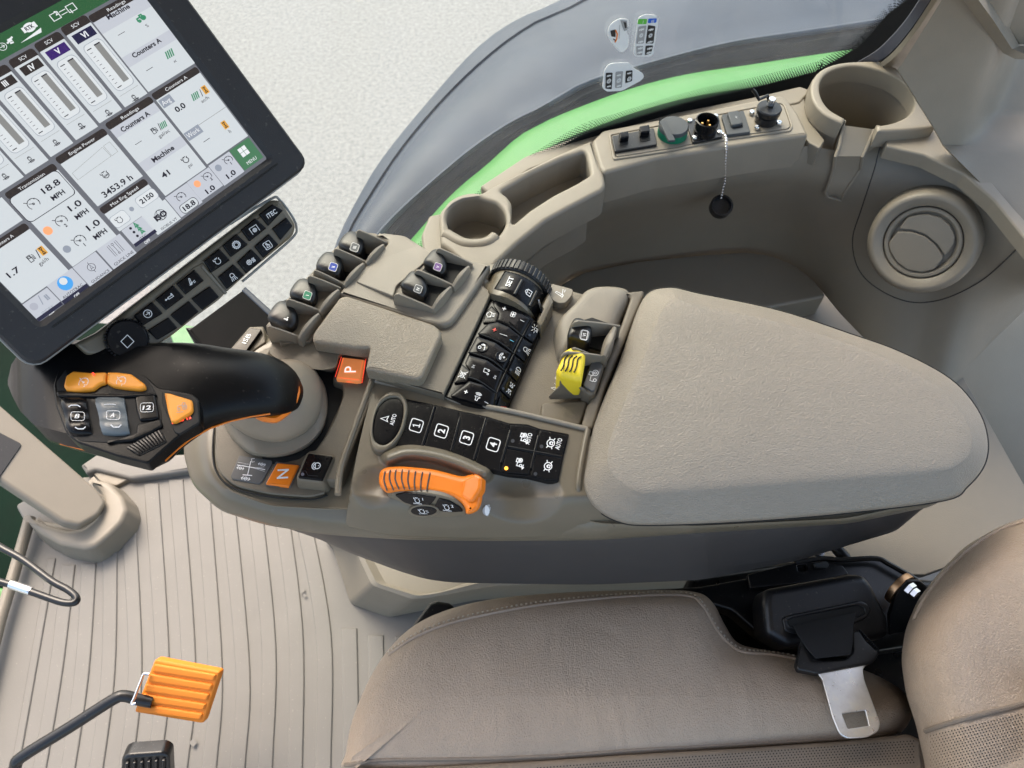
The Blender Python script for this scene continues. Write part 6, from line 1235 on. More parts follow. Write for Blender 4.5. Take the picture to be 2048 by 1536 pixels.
class Tile:
    def __init__(s, h=.0002): s.pc = []; s.h = h
    def r(s, p0, p1, m, grow=0, line=None):
        a, b = SR.st(*p0), SR.st(*p1); x0, x1 = sorted((a[0], b[0])); y0, y1 = sorted((a[1], b[1])); x0 -= grow; x1 += grow; y0 -= grow; y1 += grow
        x0, x1 = max(x0, s0), min(x1, s1); y0, y1 = max(y0, t0), min(y1, t1)
        s.pc.append((([SR.p(x0, y0, s.h), SR.p(x1, y0, s.h), SR.p(x1, y1, s.h), SR.p(x0, y1, s.h)], [(0, 1, 2, 3)]), m)); s.h += 1.5e-5; s.last = (x0, y0, x1, y1); return s
    def rr(s, x0, y0, x1, y1, m, rad=.001):
        o = boxp(x0, y0, x1, y1, 0, 0, rad); s.pc.append((([SR.p(a, b, s.h) for a, b in o], [tuple(range(len(o)))]), m)); s.h += 1.5e-5; return s
    def box(s, p0, p1, m, m2, lw=.0005, rad=.0012):
        a, b = SR.st(*p0), SR.st(*p1); x0, x1 = sorted((a[0], b[0])); y0, y1 = sorted((a[1], b[1])); s.rr(x0, y0, x1, y1, m2, rad); s.rr(x0 + lw, y0 + lw, x1 - lw, y1 - lw, m, rad); return s
    def cb(s, c, w, h, m, m2=None, lw=.0005, rad=.0012):
        a, b = SR.st(*c); k = .66 / FPX * 1.02; x, y = w * k / 2, h * k / 2
        if m2: s.rr(a - x, b - y, a + x, b + y, m2, rad); x -= lw; y -= lw
        return s.rr(a - x, b - y, a + x, b + y, m, rad)
    def t(s, txt, px, py, cap, m=None, w=None, bold=.03):
        D_ = Deco(MP, hdir(px, py), s.h); D_.text(txt, px, py, cap, m or E['tx'], w=w, bold=bold, pl=MP); s.pc += D_.pc; s.h += 1.5e-5; return s
    def i(s, nm, px, py, sz, m=None, lw=.12, asp=1):
        D_ = Deco(MP, hdir(px, py), s.h); D_.icon(nm, px, py, sz, m or E['tx'], lw=lw, pl=MP, asp=asp); s.pc += D_.pc; s.h += 1e-4; return s
    def c(s, px, py, r_, m):
        a, b = SR.st(px, py); k = r_ * .66 / FPX; s.pc.append((([SR.p(a + k * math.cos(t), b + k * math.sin(t), s.h) for t in [i * .35 for i in range(18)]], [tuple(range(18))]), m)); s.h += 1.5e-5; return s
    def done(s, lab=None, name='tile'): return obj(name, s.pc, scrn, label=lab)
S = lambda x, y: qS([(x, y)])[0]
S2 = lambda x, y: qS2([(x, y)])[0]
tl = Tile().r(S(-900, 700), S(700, -10), E['grn']); a = SR.st(*S(0, 390))
tl = Tile(); tl.pc.append((([SR.p(s0, t0, .0002), SR.p(s1, t0, .0002), SR.p(s1, a[1], .0002), SR.p(s0, a[1], .0002)], [(0, 1, 2, 3)]), E['grn'])); tl.h = .0003
tl.i('swap', *S(405, 78), 50, E['wt'], asp=1.1, lw=.06).t('2', *S(357, 85), 9, E['wt']).t('1', *S(457, 72), 9, E['wt'])
tl.cb(S(188, 176), 27, 15, E['wt'], rad=.0024).t('RTK', *S(188, 176), 8.5, E['tx'], w=19).i('sat', *S(62, 258), 24, E['wt'], lw=.3).pc.append((([MP.at(*S(130, 278), .00042), MP.at(*S(266, 207), .00042), MP.at(*S(262, 178), .00042)], [(0, 1, 2)]), E['wt'])); tl.i('arrowc', *S(15, 300), 20, E['wt'])
tl.done('green title bar with RTK badge', 'title_bar')
def scv(n, tr_, bl_, num, m, k=0):
    """one narrow column tile; corners top-right and bottom-left"""
    a, b = SR.st(*S(*tr_)), SR.st(*S(*bl_)); x1, y0 = a; x0, y1 = b; w_ = x1 - x0; T_ = Tile()
    hh = w_ * .30
    q = lambda u, v: SR.p(x0 + w_ * u, y0 + w_ * v)
    def pxof(u, v):
        r_ = SR.p(x0 + w_ * u, y0 + w_ * v) - CAM; z = r_.dot(FW); return (1024 + FPX * r_.dot(RT) / z, 768 - FPX * r_.dot(UP) / z)
    H_ = (y1 - y0) / w_
    T_.rr(x0 - w_ * .02, y0 - hh, x1 + w_ * .02, y0 + .002, E['hd'], .0012); T_.rr(x0, y0, x1, y1, E['cell'], .0002)
    T_.rr(x0 + w_ * .13, y0 + w_ * .08, x0 + w_ * .93, y0 + w_ * .40, m, .0001)
    T_.rr(x0 + w_ * .15, y0 + w_ * .52, x0 + w_ * .92, y0 + w_ * 2.32, E['tb'], .0018); T_.rr(x0 + w_ * .165, y0 + w_ * .535, x0 + w_ * .905, y0 + w_ * 2.305, E['box'], .0018)
    T_.rr(x0 + w_ * .56, y0 + w_ * .64, x0 + w_ * .80, y0 + w_ * 2.12, E['bar'], .0001); T_.rr(x0 + w_ * .56, y0 + w_ * .64, x0 + w_ * .80, y0 + w_ * .68, E['tx'], .0001)
    for j in range(11): T_.rr(x0 + w_ * (.26 if j % 10 else .24), y0 + w_ * (.68 + .148 * j), x0 + w_ * (.36 if j % 10 else .42), y0 + w_ * (.68 + .148 * j + (.03 if j % 10 == 0 else .015)), E['tx'], .00001)
    T_.rr(x0 + w_ * .1, y0 + w_ * 2.44, x0 + w_ * .9, y0 + w_ * 2.45, E['bar'], .00001)
    T_.t('SCV', *pxof(.5, -.15), 7.5, E['wt'], w=17, bold=0); T_.t(num, *pxof(.53, .24), 12, E['wt'], bold=.03); T_.i('lockdev', *pxof(.5, 2.72), 19, lw=.13)
    T_.done('column tile numbered ' + num)
cols = [((580, 143), (800, 688), 'VI', E['nv']), ((410, 248), (637, 790), 'V', E['vi']), ((242, 352), (487, 898), 'IV', E['hd']), ((72, 456), (325, 1006), 'III', E['hd']), ((-100, 562), (163, 1118), 'II', E['nv']), ((-272, 666), (0, 1228), 'I', E['nv'])]
for i, (a, b, c, d_) in enumerate(cols): scv(i, a, b, c, d_)
def tile(tr_, bl_, head=None, f=None, lab=None, hh=.0058, m='cell', qq=S, hk_=.03):
    a, b = SR.st(*qq(*tr_)), SR.st(*qq(*bl_)); x0, x1 = sorted((a[0], b[0])); y0, y1 = sorted((a[1], b[1])); x1 = min(x1, s1); T_ = Tile()
    T_.rr(x0, y0, x1, y1, E[m], .0002)
    if head:
        T_.rr(x0 - .0005, y0 - hh, x1 + .0005, y0, E['hd'], .0010)
        r_ = SR.p((x0 + x1) / 2, y0 - hh * .48) - CAM; z = r_.dot(FW); T_.t(head, 1024 + FPX * r_.dot(RT) / z, 768 - FPX * r_.dot(UP) / z, 6.6, E['wt'], w=5.0 * len(head), bold=0)
    T_.b = (x0, y0, x1, y1)
    if f: f(T_)
    return T_.done(lab)
def band(T_, v0, v1, m='cell2'): x0, y0, x1, y1 = T_.b; T_.rr(x0, y0 + (y1 - y0) * v0, x1, y0 + (y1 - y0) * v1, E[m], .0001)
def acre(T_, x, y, s_=22): T_.i('acre', *S(x, y), s_, E['gsy'], lw=.24)
def hour(T_, x, y, qq=S, s_=14): T_.cb(qq(x, y), 11, 16, E['amb'], rad=.0002).i('hour', *qq(x, y), s_, E['tx'], lw=.25, asp=.6)
tile((930, -40), (950, 590), 'Readings', lambda T_: (band(T_, 0, .16), band(T_, .50, .64), T_.t('Machine', *S(755, 75), 10, w=50), T_.t('---', *S(775, 213), 5, w=15), T_.i('tractor', *S(903, 115), 21, E['gsy'], lw=.3), T_.t('%', *S(940, 165), 7, bold=0), T_.t('Counters A', *S(938, 307), 10, w=65), T_.t('---', *S(955, 440), 5, w=15), acre(T_, 1085, 345), T_.t('ac', *S(1118, 390), 6, bold=0)), 'readings tile at the top right of the display')
tile((1280, 465), (1325, 1052), 'Counters A', lambda T_: (band(T_, .53, .535, 'bar'), T_.cb(S(1066, 648), 27, 17, E['tb'], rad=.0001).t('Avg', *S(1062, 650), 10, E['wt'], w=19, bold=0), T_.t('0.0', *S(1152, 688), 11, w=22), acre(T_, 1250, 615, 20), T_.t('/', *S(1287, 595), 15, bold=0), hour(T_, 1312, 575), T_.t('ac/h', *S(1310, 637), 7, w=17, bold=0), T_.cb(S(1238, 850), 36, 17, E['tb'], rad=.0001).t('Work', *S(1235, 850), 10, E['wt'], w=28, bold=0), T_.t('---', *S(1320, 895), 5, w=15), hour(T_, 1438, 800), T_.t('h', *S(1468, 840), 8, bold=0)), 'counters tile at the right edge of the display')
tile((985, 655), (1058, 1255), 'Readings', lambda T_: (band(T_, 0, .12), band(T_, .50, .63), T_.t('Counters A', *S(865, 778), 10, w=66), T_.t('---', *S(884, 912), 5, w=15), T_.i('gas', *S(988, 835), 17, lw=.14), T_.t('/', *S(1020, 812), 15, bold=0), acre(T_, 1045, 800, 18), T_.t('gal/ac', *S(1048, 855), 7, w=25, bold=0), T_.t('Machine', *S(1042, 985), 10, w=50), T_.t('41', *S(1058, 1115), 11, w=17), T_.i('engine', *S(1185, 1020), 20, lw=.16), T_.t('psi', *S(1215, 1058), 7, bold=0)), 'readings tile in the middle of the display')
tile((690, 860), (625, 1322), 'Engine Power', lambda T_: (T_.i('engine', *S(672, 1115), 23, lw=.12), T_.t('kW', *S(680, 1122), 5), T_.t('3453.9 h', *S(750, 1190), 12.5, w=69, bold=.02)) and [Tile.r for _ in ()] or T_.pc.append((strip_px([S(462, 1110), S(655, 942), S(710, 1000), S(498, 1152)], .8), E['bar'])) or T_.pc.append((strip_px([S(662, 935), S(700, 908), S(754, 970), S(716, 998)], .8), E['bar'])), 'engine power tile reading 3453.9 h') if False else None
def stp_(T_, pts, w_, m): V, F = strip(pts, w_, True); T_.pc.append((([MP.at(a.x, a.y, T_.h) for a in V], F), E[m])); T_.h += 1e-5
def engp(T_):
    T_.i('engine', *S(672, 1115), 23, lw=.12).t('kW', *S(680, 1122), 5).t('3453.9 h', *S(750, 1190), 12.5, w=69, bold=.02)
    stp_(T_, [S(462, 1110), S(655, 942), S(710, 1000), S(498, 1152)], .6, 'bar'); stp_(T_, [S(662, 935), S(700, 908), S(754, 970), S(716, 998)], .6, 'bar')
tile((690, 860), (625, 1322), 'Engine Power', engp, 'engine power tile reading 3453.9 h')
tile((950, 1180), (765, 1482), 'Max Eng Speed', lambda T_: (T_.cb(S(768, 1402), 34, 24, E['box'], E['tb'], .0003), T_.i('engine', *S(762, 1405), 20, lw=.12), T_.c(*S(842, 1338), 4.5, E['tb']), T_.cb(S(940, 1268), 44, 22, E['box'], E['tb'], .0003), T_.t('2150', *S(938, 1268), 10, w=30)), 'maximum engine speed tile reading 2150')
tile((370, 1085), (465, 1708), 'Transmission', lambda T_: (T_.cb(S(275, 1256), 100, 52, E['cell'], E['tx'], .0005, .0016), T_.t('18.8', *S(325, 1192), 12.5, w=40, bold=.02), T_.t('MPH', *S(370, 1248), 10, w=29), T_.i('gauge', *S(215, 1305), 32, lw=.09), T_.i('gauge', *S(393, 1415), 30, lw=.09), T_.t('2', *S(420, 1442), 7), T_.c(*S(306, 1477), 8, E['org']), T_.t('1.0', *S(478, 1315), 12.5, w=28, bold=.02), T_.t('MPH', *S(522, 1370), 10, w=29), T_.i('gauge', *S(512, 1540), 30, lw=.09), T_.t('1', *S(540, 1566), 7), T_.t('1.0', *S(596, 1440), 12.5, w=28, bold=.02), T_.t('MPH', *S(640, 1498), 10, w=29), T_.c(*S(428, 1595), 7, E['tb'])), 'transmission tile reading 18.8 MPH')
tile((190, 185), (140, 662), 'Counters A', lambda T_: (T_.i('gas', *S2(200, 372), 21, lw=.13), T_.t('/', *S2(243, 345), 19, bold=0), hour(T_, 270, 325, S2, 18), T_.t('gal/h', *S2(277, 393), 8, w=22, bold=0), T_.t('1.7', *S2(85, 462), 12.5, w=27, bold=.02)), 'counters tile reading 1.7', qq=S2)
tile((10, 1262), (-110, 1575), None, lambda T_: None, 'blank tile at the left edge')
tile((1590, 880), (1565, 1092), None, lambda T_: ([T_.rr(T_.b[0] + .0065 + .0042 * i, T_.b[1] + .0030 + .0042 * j, T_.b[0] + .0103 + .0042 * i, T_.b[1] + .0068 + .0042 * j, E['wt'], .0001) for i in (0, 1) for j in (0, 1)], T_.t('MENU', *S(1610, 1027), 7, E['wt'], w=22, bold=0)), 'green MENU tile', m='gr2')
tile((1465, 970), (1435, 1190), None, lambda T_: (T_.c(*S(1397, 1075), 7, E['tb']), T_.i('gauge', *S(1462, 1025), 22, lw=.1), T_.t('1', *S(1478, 1045), 6), T_.t('1.0', *S(1478, 1115), 10, w=20)), 'preset speed tile beside MENU', m='cell2')
tile((1335, 1070), (1290, 1285), None, lambda T_: (T_.c(*S(1262, 1177), 7, E['org']), T_.i('gauge', *S(1328, 1130), 22, lw=.1), T_.t('2', *S(1352, 1145), 6), T_.t('1.0', *S(1345, 1212), 10, w=20)), 'preset speed tile with orange lamp', m='cell2')
tile((1195, 1170), (1160, 1392), None, lambda T_: (T_.i('gauge', *S(1160, 1260), 24, lw=.1), T_.cb(S(1210, 1315), 40, 19, E['cell'], E['tx'], .0004, .0014), T_.t('18.8', *S(1210, 1315), 10, w=27)), 'preset speed tile reading 18.8', m='cell2')
tile((1055, 1275), (1010, 1505), None, lambda T_: (T_.i('globe', *S(1028, 1375), 26, lw=.08), T_.t('ISO', *S(1028, 1380), 11, w=27, bold=.05), T_.t('ISOBUS VT', *S(1082, 1432), 5.5, w=38, bold=0)), 'ISOBUS VT tile')
def offbar(T_, c): x0, y0, x1, y1 = T_.b; T_.rr(x0, y1 - (y1 - y0) * .17, x1, y1, E['off'], .0001); T_.t('OFF', *c, 5.5, E['wt'], w=13, bold=.02)
tile((915, 100), (868, 302), None, lambda T_: (T_.t('iTEC', *S2(917, 238), 6, w=18, bold=0), [T_.i('steer', *S2(870 + 20 * k, 160 + 20 * k), 12, E['gsy'], lw=.5) for k in range(3)], [T_.c(*S2(835 + 22 * k, 182 + 24 * k), 2.6, E['tx']) for k in range(3)], offbar(T_, S2(942, 265))), 'iTEC tile marked OFF', qq=S2, m='cell2')
tile((765, 215), (735, 452), None, lambda T_: (T_.i('lanes', *S2(740, 310), 30, lw=.05), T_.t('QUICK LINE', *S2(792, 372), 5.8, w=46, bold=0)), 'QUICK LINE tile', qq=S2, m='cell2')
tile((610, 330), (590, 567), None, lambda T_: (T_.i('compass', *S2(585, 430), 26, lw=.08), T_.t('GUIDANCE', *S2(642, 487), 5.8, w=43, bold=0)), 'GUIDANCE tile', qq=S2, m='cell2')
tile((460, 435), (412, 668), None, lambda T_: (T_.c(*S2(417, 533), 13.5, E['blu']), T_.c(*S2(405, 520), 7, E['box']), T_.t('AUTOTRAC', *S2(465, 583), 5.8, w=48, bold=0), offbar(T_, S2(492, 608))), 'AUTOTRAC tile marked OFF', qq=S2, m='cell2')
tile((300, 560), (250, 778), None, lambda T_: (T_.c(*S2(217, 682), 7, E['ltb']), T_.t('/', *S2(260, 640), 20, E['tb'], bold=0), T_.t('II', *S2(300, 622), 11, E['tb'], bold=.05), T_.t('WORK', *S2(305, 702), 6.5, E['tb'], w=29, bold=0), offbar(T_, S2(335, 730))), 'WORK tile marked OFF', qq=S2, m='cell2')
# ================================================================ key bar below the monitor
kb = root('monitor_key_bar', MP.at(400, 560, -.01), 'narrow taupe bar of black symbol keys running below the monitor', 'key bar')
KB = P3((560, 420, .02), (240, 700, .02), (540, 500, -.002)); KBp = Pl(MP.at(400, 560, -.016), MP.n)
ob_ = rnd([a + (r,) for a, r in zip(qS2([(620, 850), (1740, -5), (1800, 0), (1900, 160), (1880, 230), (1400, 620), (1340, 680), (1100, 870), (900, 1000), (560, 1000), (480, 920)]), (4, 8, 10, 12, 10, 2, 2, 6, 10, 10, 8))], 4)
obj('housing', [(solid(ob_, KBp, .016, .004, seg=4), M['taupeg'])], kb, wn=True)
obj('bright_edge', [(tube([KBp.at(x, y, -.005) for x, y in spl(qS2([(1480, 150), (1740, -10), (1800, -6), (1880, 100), (1908, 170), (1885, 235), (1700, 400), (1560, 520)]), 5, False)], .0012, 8), M['silv'])], kb)
obj('raised_panel', [(solid(rnd(qS2([(800, 800), (1240, 430), (1300, 400), (1440, 600), (1400, 640), (1000, 930), (860, 900)]), 4), KBp.up(.0010), .004, .0012), M['taupeg']), (solid(rnd(qS2([(1290, 390), (1780, 20), (1870, 150), (1860, 220), (1450, 590)]), 4), KBp.up(.0010), .004, .0012), M['taupeg'])], kb, wn=True)
obj('rib', [(tube([KBp.at(*qS2([(1290, 425)])[0], .001), KBp.at(*qS2([(1445, 600)])[0], .001)], .0016, 8), M['taupeg'])], kb)
def mk(poly, sym, c, lab, sz=20, txt=None):
    k_ = obj('key', [(solid(rnd(qS2(poly), 2), KBp.up(.0038), .004, .0013, seg=4), M['gloss'])], kb, label=lab, wn=True)
    if sym or txt:
        x, y = qS2([c])[0]; D_ = Deco(KBp.up(.0039), (.84, -.54))
        if sym: D_.icon(sym, x, y, sz, M['white'], lw=.13)
        else: D_.text(txt, x, y, 9, M['white'], w=22, bold=.02)
        D_.done('symbol', k_)
mk([(1745, 25), (1815, 65), (1720, 165), (1660, 90)], None, (1738, 88), 'black key lettered iTEC', txt='iTEC')
mk([(1635, 115), (1708, 180), (1600, 265), (1545, 190)], 'pto', (1628, 190), 'black key with boxed gear symbol')
mk([(1515, 215), (1590, 285), (1480, 365), (1425, 290)], 'sun', (1512, 287), 'black key with toothed ring symbol')
mk([(1405, 310), (1475, 385), (1355, 465), (1305, 390)], 'engine', (1390, 388), 'black key with engine symbol')
mk([(1835, 110), (1875, 165), (1800, 255), (1745, 180)], None, None, 'blank black key at the far end')
mk([(1722, 215), (1785, 285), (1690, 370), (1630, 295)], 'seat', (1712, 290), 'black key with seated person symbol')
mk([(1610, 312), (1680, 385), (1580, 470), (1520, 395)], 'gearheat', (1605, 392), 'black key with gear and heat symbol')
mk([(1495, 410), (1565, 480), (1455, 570), (1398, 490)], 'light', (1490, 492), 'black key with work lamp symbol')
mk([(1245, 445), (1308, 515), (1190, 605), (1130, 535)], 'arm', (1222, 520), 'black key with arm symbol')
mk([(1110, 545), (1180, 620), (1065, 705), (995, 635)], 'cylinder', (1085, 625), 'black key with cylinder symbol')
mk([(975, 650), (1045, 725), (910, 808), (858, 740)], 'arrowc', (945, 728), 'black key with circled arrow')
mk([(1345, 550), (1405, 620), (1300, 705), (1228, 630)], None, None, 'blank black key nearest the middle rib')
mk([(1210, 645), (1275, 715), (1165, 805), (1092, 735)], None, None, 'blank black key in the middle of the lower row')
mk([(1080, 750), (1140, 820), (1010, 895), (945, 835)], None, None, 'blank black key beside the round knob')
kc = KBp.at(*qS2([(805, 890)])[0])
obj('rotary_knob', [(cyl(kc - KBp.n * .002, KBp.n, [(.0165, 0), (.0170, .004), (.0170, .010), (.0155, .0125), (.0148, .0118), (.0005, .0115)], 56), M['gloss'])] + [(cyl(kc + (KBp.u * math.cos(a) + KBp.v * math.sin(a)) * .0168, KBp.n, [(.0008, .001), (.0008, .0095), (.0003, .010)], 6), M['black']) for a in [2 * math.pi * i / 40 for i in range(40)]], kb)
Deco(KBp.up(.0100), (.84, -.54)).line(circ(*qS2([(815, 905)])[0], 13, 4), 1.2, M['white'], closed=True).done('symbol', kb)
ma = root('support_box', P(460, 640, -.10), 'dark support box between the monitor and the armrest console', 'bracket')
obj('box', [(solid(rnd([(375, 660), (490, 575), (540, 625), (560, 665), (500, 700), (480, 720), (410, 700)], 3), Z(-.085), .05, .003), M['matt'])], ma)
obj('side_strip', [(solid(rnd([(490, 572), (545, 622), (538, 632), (482, 580)], 2), Z(-.084), .05, .002), M['fend'])], ma)
obj('lower_strut', [(solid(rnd([(370, 655), (395, 652), (450, 715), (420, 735)], 2), Z(-.10), .05, .002), M['bez'])], ma)
# ================================================================ seat
se = root('driver_seat', P(1250, 1400, -.25), 'taupe leather driver seat cushion and backrest with stitched seams', 'seat')
cu = [(690, 1540), (692, 1505), (705, 1440), (738, 1360), (778, 1298), (830, 1250), (900, 1218), (1000, 1196), (1150, 1184), (1300, 1180), (1390, 1184), (1425, 1205), (1450, 1250), (1475, 1285), (1520, 1298), (1600, 1312), (1680, 1328), (1740, 1345), (1800, 1378), (1824, 1415), (1815, 1450), (1780, 1478), (1700, 1495), (1500, 1512), (1300, 1530), (1000, 1552), (800, 1560)]
ce_ = (1180, 1390)
o_ = spl(cu, 5); cc2 = Vector(ce_)
def lseat(k, z, dy=0): return [P(cc2.x + (x - cc2.x) * k, cc2.y + (y - cc2.y) * k + dy, z) for x, y in o_]
def lin(d_, z):
    b_ = o_ if area2(o_) > 0 else o_[::-1]; return [P(x, y, z) for x, y in offs(b_, d_)]
SB = loft([lin(2, -.34), lin(0, -.26), lin(0, -.235), lin(3, -.222), lin(9, -.211), lin(16, -.203), lin(24, -.198), lin(32, -.194)] + [[P(a[0] + (min(max(a[0], 880), 1700) - a[0]) * k, a[1] + (1392 + max(0, a[0] - 1400) * .06 - a[1]) * k, z) for a in offs(o_ if area2(o_) > 0 else o_[::-1], 32)] for k, z in ((.12, -.1905), (.3, -.187), (.55, -.184), (.8, -.1825), (1, -.182))], cap1=False)
obj('cushion', [(SB, M['seat'])], se, sharp=85)
SS = Surf(SB, Z(-.2))
sm = [(778, 1310), (830, 1275), (900, 1247), (1000, 1224), (1100, 1208), (1250, 1194), (1370, 1192), (1405, 1212), (1432, 1258), (1462, 1292), (1490, 1306), (1540, 1310), (1600, 1320)]
sp__ = [SS.at(x, y, .0002) for x, y in spl(sm, 8, False)]
obj('piping', [(tube(sp__, .0019, 8), M['seat'])], se)
stt = []; q_ = resamp([tuple(SS.at(x, y - 6, .0006)) for x, y in spl(sm, 8, False)], 190, False)
for i in range(0, 188, 2): stt.append((tube([q_[i], q_[i].lerp(q_[i + 1], .75)], .0009, 5), M['thread']))
obj('stitching', stt, se)
lo_ = [(690, 1528), (760, 1518), (900, 1516), (1000, 1514), (1150, 1507), (1300, 1496), (1450, 1488), (1600, 1480), (1720, 1472), (1800, 1462)]
obj('seam', [(tube([SS.at(x, y + 3, -.0008) for x, y in spl(lo_, 5, False)], .0022, 8), M['seatp'])], se)
cpn = rnd([(700, 1540), (900, 1530), (1080, 1520), (1300, 1505), (1500, 1494), (1700, 1480), (1820, 1466), (1850, 1480), (1870, 1700), (680, 1760)], 8)
obj('centre_panel', [(solid(cpn, Z(-.190), .12, .006, seg=5), M['seatp'])], se, wn=True)
V = []; F = []
for j in range(9):
    for i in range(120):
        x = 1075 + i * 6.6 + (j % 2) * 3.3; y = 1530 - (x - 1075) * .072 + 6 + j * 5.4
        if y > 1560 or x > 1830: continue
        c = P(x, y, -.1897); k = len(V); V += [c + Vector((math.cos(a), math.sin(a), 0)) * .00065 for a in [i_ * 1.047 for i_ in range(6)]]; F.append(tuple(range(k, k + 6)))
obj('perforations', [((V, F), M['deep'])], se)
bk_o = [(2200, 1010), (2090, 1022), (2000, 1052), (1930, 1092), (1878, 1145), (1835, 1200), (1810, 1260), (1802, 1320), (1812, 1390), (1832, 1450), (1850, 1530), (1860, 1700), (2300, 1700)]
bo_ = rnd(bk_o, 20, 4); bb = bo_ if area2(bo_) > 0 else bo_[::-1]
BZ = lambda x: -.13 + max(0, x - 1850) * .00012
BK = loft([[P(x, y, z + max(0, x - 1850) * .00012) for x, y in offs(bb, d_)] for d_, z in ((6, -.25), (1, -.17), (0, -.148), (3, -.130), (10, -.113), (22, -.098), (40, -.086), (64, -.077), (95, -.071))] + [[P(2120 + (x - 2120) * k, 1400 + (y - 1400) * k, z + max(0, x - 1850) * .00012) for x, y in offs(bb, 95)] for k, z in ((.75, -.068), (.4, -.066), (.1, -.065))])
obj('backrest', [(BK, M['seat'])], se, sharp=85); BKS = Surf(BK, Z(-.09))
obj('backrest_seam', [(tube([BKS.at(x, y, .0004) for x, y in spl([(1852, 1462), (1900, 1446), (1960, 1430), (2010, 1418), (2047, 1408)], 6, False)], .0022, 8), M['seatp'])], se)
obj('backrest_piping', [(tube([BKS.at(x, y, .0006) for x, y in spl([(2046, 1046), (2000, 1062), (1940, 1100), (1886, 1152), (1850, 1200), (1830, 1240)], 6, False)], .0022, 8), M['seat'])], se)
V = []; F = []
for j in range(16):
    for i in range(34):
        x = 1862 + i * 6 + (j % 2) * 3; y = 1472 - (x - 1862) * .24 + j * 6
        if x > 2046 or y > 1540: continue
        c = BKS.at(x, y, .0004); k = len(V); n__ = BKS.plane(x, y).n; a_ = n__.orthogonal().normalized(); b_ = n__.cross(a_); V += [c + (a_ * math.cos(t) + b_ * math.sin(t)) * .0006 for t in [i_ * 1.047 for i_ in range(6)]]; F.append(tuple(range(k, k + 6)))
obj('backrest_perforations', [((V, F), M['deep'])], se)
obj('seat_base', [(solid(rnd([(1380, 1150), (1640, 1110), (1800, 1150), (2100, 1180), (2100, 1700), (1300, 1700), (1300, 1300)], 6), Z(-.31), .12, .01), M['bmet'])], se)
obj('adjuster_handle', [(solid(rnd(qK([(540, 740), (600, 620), (700, 490), (740, 478), (830, 492), (895, 550), (880, 620), (700, 760), (600, 800)]), 5), Z(-.26), .03, .006, seg=4), M['black'])], se, wn=True)
# ================================================================ seat hardware and belt
hb = root('seat_bracket', P(1600, 1180, -.26), 'black steel linkage bracket between armrest and backrest', 'bracket')
obj('arm_plate', [(solid(rnd(qJ([(-300, 560), (0, 545), (300, 490), (500, 440), (620, 390), (900, 360), (1110, 365), (1200, 400), (1380, 500), (1500, 640), (1500, 900), (1100, 960), (500, 960), (200, 700), (0, 640), (-300, 620)]), 6), Z(-.262), .02, .004), M['bmet'])], hb, wn=True)
obj('edge_flange', [(tube([P(*a, -.252) for a in spl(qJ([(600, 395), (760, 370), (900, 378), (1110, 370), (1200, 408), (1370, 505)]), 6, False)], .0032, 8), M['bmet'])], hb)
obj('slot_plate', [(solid(rnd(qJ([(300, 470), (600, 395), (640, 380), (900, 410), (945, 470), (700, 520), (320, 560)]), 4), Z(-.250), .006, .0015, holes=[(rnd(qJ([(615, 415), (672, 408), (678, 445), (622, 450)]), 2), .0055, 0)]), M['bmet'])], hb, wn=True)
obj('tray_lug', [(solid(rnd(qJ([(720, 400), (800, 385), (820, 415), (800, 430), (730, 425)]), 2), Z(-.246), .004, .001), M['gpl'])], hb)
obj('bolt', [(cyl(P(*qJ([(745, 335)])[0], -.252), (0, 0, 1), [(.006, 0), (.006, .006), (.003, .0065), (.003, .012), (.0003, .012)], 20), M['chrome'])], hb)
rcx = P(*qJ([(1262, 560)])[0], -.225); axr = Vector((.5, -.75, .25)).normalized()
obj('brass_washer', [(cyl(rcx - axr * .004, axr, [(.006, 0), (.019, 0), (.0195, .001), (.0195, .006), (.019, .007), (.006, .007)], 40), M['brs'])], hb)
obj('pivot_link', [(vplate([tuple(a) + (z,) for a, z in zip(qJ([(1250, 540), (1300, 505), (1380, 500), (1450, 560), (1380, 760), (1280, 830), (1190, 850), (1185, 720)]), (-.215, -.205, -.205, -.21, -.23, -.245, -.25, -.235))], .008), M['bmet'])], hb, bev=.002)
obj('pivot_bolt', [(cyl(P(*qJ([(1325, 565)])[0], -.205), axr, [(.008, -.002), (.008, .003), (.006, .004), (.006, .009), (.0003, .0095)], 6), M['chrome'])], hb)
obj('hose', [(tube([P(*a, -.27) for a in spl(qJ([(800, 200), (860, 300), (920, 370), (980, 460)]), 5, False)], .007, 12), M['black'])], hb)
sb = root('seat_belt', P(1650, 1260, -.2), 'black seat belt with bright steel tongue lying out of its retractor on the cushion', 'seat belt')
rt_ = rnd([a + (r,) for a, r in zip(qJ([(402, 640), (420, 560), (960, 462), (1045, 470), (1095, 530), (1195, 740), (1205, 850), (1150, 880), (560, 930), (420, 850)]), (10, 12, 14, 10, 10, 6, 6, 8, 10, 12))], 4)
obj('retractor_cover', [(solid(rt_, P3(qJ([(420, 560)])[0] + (-.195,), qJ([(1045, 470)])[0] + (-.195,), qJ([(800, 880)])[0] + (-.205,)), .04, .009, seg=6), M['black'])], sb, wn=True)
RP_ = P3(qJ([(420, 560)])[0] + (-.195,), qJ([(1045, 470)])[0] + (-.195,), qJ([(800, 880)])[0] + (-.205,))
so_ = rnd(qJ([(520, 745), (560, 728), (1010, 635), (1060, 655), (1080, 710), (1050, 750), (990, 775), (600, 845), (540, 830)]), 6); si_ = rnd(qJ([(552, 762), (600, 742), (1000, 665), (1040, 685), (1045, 715), (990, 740), (600, 810), (565, 800)]), 4)
obj('slot_rim', [(solid(so_, RP_.up(.0022), .004, .0015, holes=[(si_, .003, 0)]), M['black'])], sb, wn=True)
obj('slot', [(flat(si_, RP_, .0006), M['deep'])], sb)
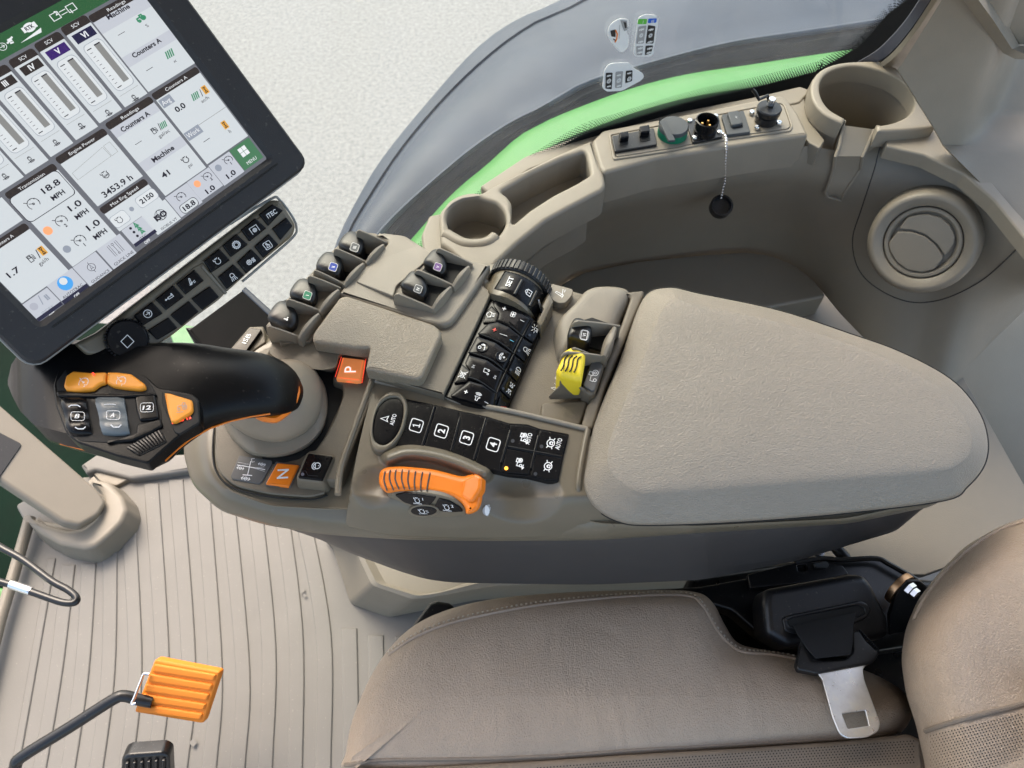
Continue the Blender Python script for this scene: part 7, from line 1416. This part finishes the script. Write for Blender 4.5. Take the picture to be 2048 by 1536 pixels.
wl = qJ([(590, 790), (620, 850), (680, 940), (735, 1000)]); wr_ = qJ([(985, 712), (968, 800), (965, 900), (955, 975)]); wz = [-.192, -.180, -.172, -.168]
obj('webbing', [(sheet([[P(a[0] + (b[0] - a[0]) * t, a[1] + (b[1] - a[1]) * t, z + .002 * math.sin(math.pi * t)) for t in [i / 8 for i in range(9)]] for a, b, z in zip(wl, wr_, wz)], .0018), M['web'])], sb)
TP = P3(qJ([(640, 960)])[0] + (-.180,), qJ([(1130, 970)])[0] + (-.178,), qJ([(1000, 1490)])[0] + (-.170,))
slv = rnd([a + (r,) for a, r in zip(qJ([(640, 880), (660, 885), (720, 975), (760, 1008), (920, 1003), (965, 960), (960, 830), (1005, 822), (1060, 900), (1135, 965), (1112, 1010), (1062, 1034), (740, 1096), (620, 1072), (604, 1030), (625, 960)]), (2, 3, 6, 5, 5, 5, 3, 3, 5, 4, 4, 3, 4, 4, 5, 8))], 3)
obj('tongue_sleeve', [(solid(slv, TP.up(.0035), .008, .0022), M['black'])], sb, wn=True)
hb_ = []
for t in [i / 12 for i in range(13)]:
    for (a, b) in (((1005, 830), (1125, 955)), ((632, 930), (610, 1055))):
        p = qJ([(a[0] + (b[0] - a[0]) * t, a[1] + (b[1] - a[1]) * t)])[0]; hb_.append((cyl(TP.at(*p, .002), TP.n, [(.0009, -.002), (.0011, .001), (.0004, .0022)], 7), M['black']))
obj('grip_teeth', hb_, sb)
tg2 = rnd([a + (r,) for a, r in zip(qJ([(742, 1090), (1064, 1030), (1030, 1068), (1042, 1140), (1090, 1270), (1142, 1410), (1128, 1462), (1060, 1498), (930, 1506), (882, 1478), (838, 1370), (772, 1130)]), (1, 1, 6, 4, 2, 10, 6, 8, 8, 8, 3, 3))], 3)
th_ = rnd(qJ([(898, 1350), (1045, 1328), (1068, 1425), (935, 1445)]), 2)
obj('steel_tongue', [(solid(tg2, TP, .0025, .0009, holes=[(th_, .0025, 0, False)], bottom=False), M['zinc'])], sb, wn=True)
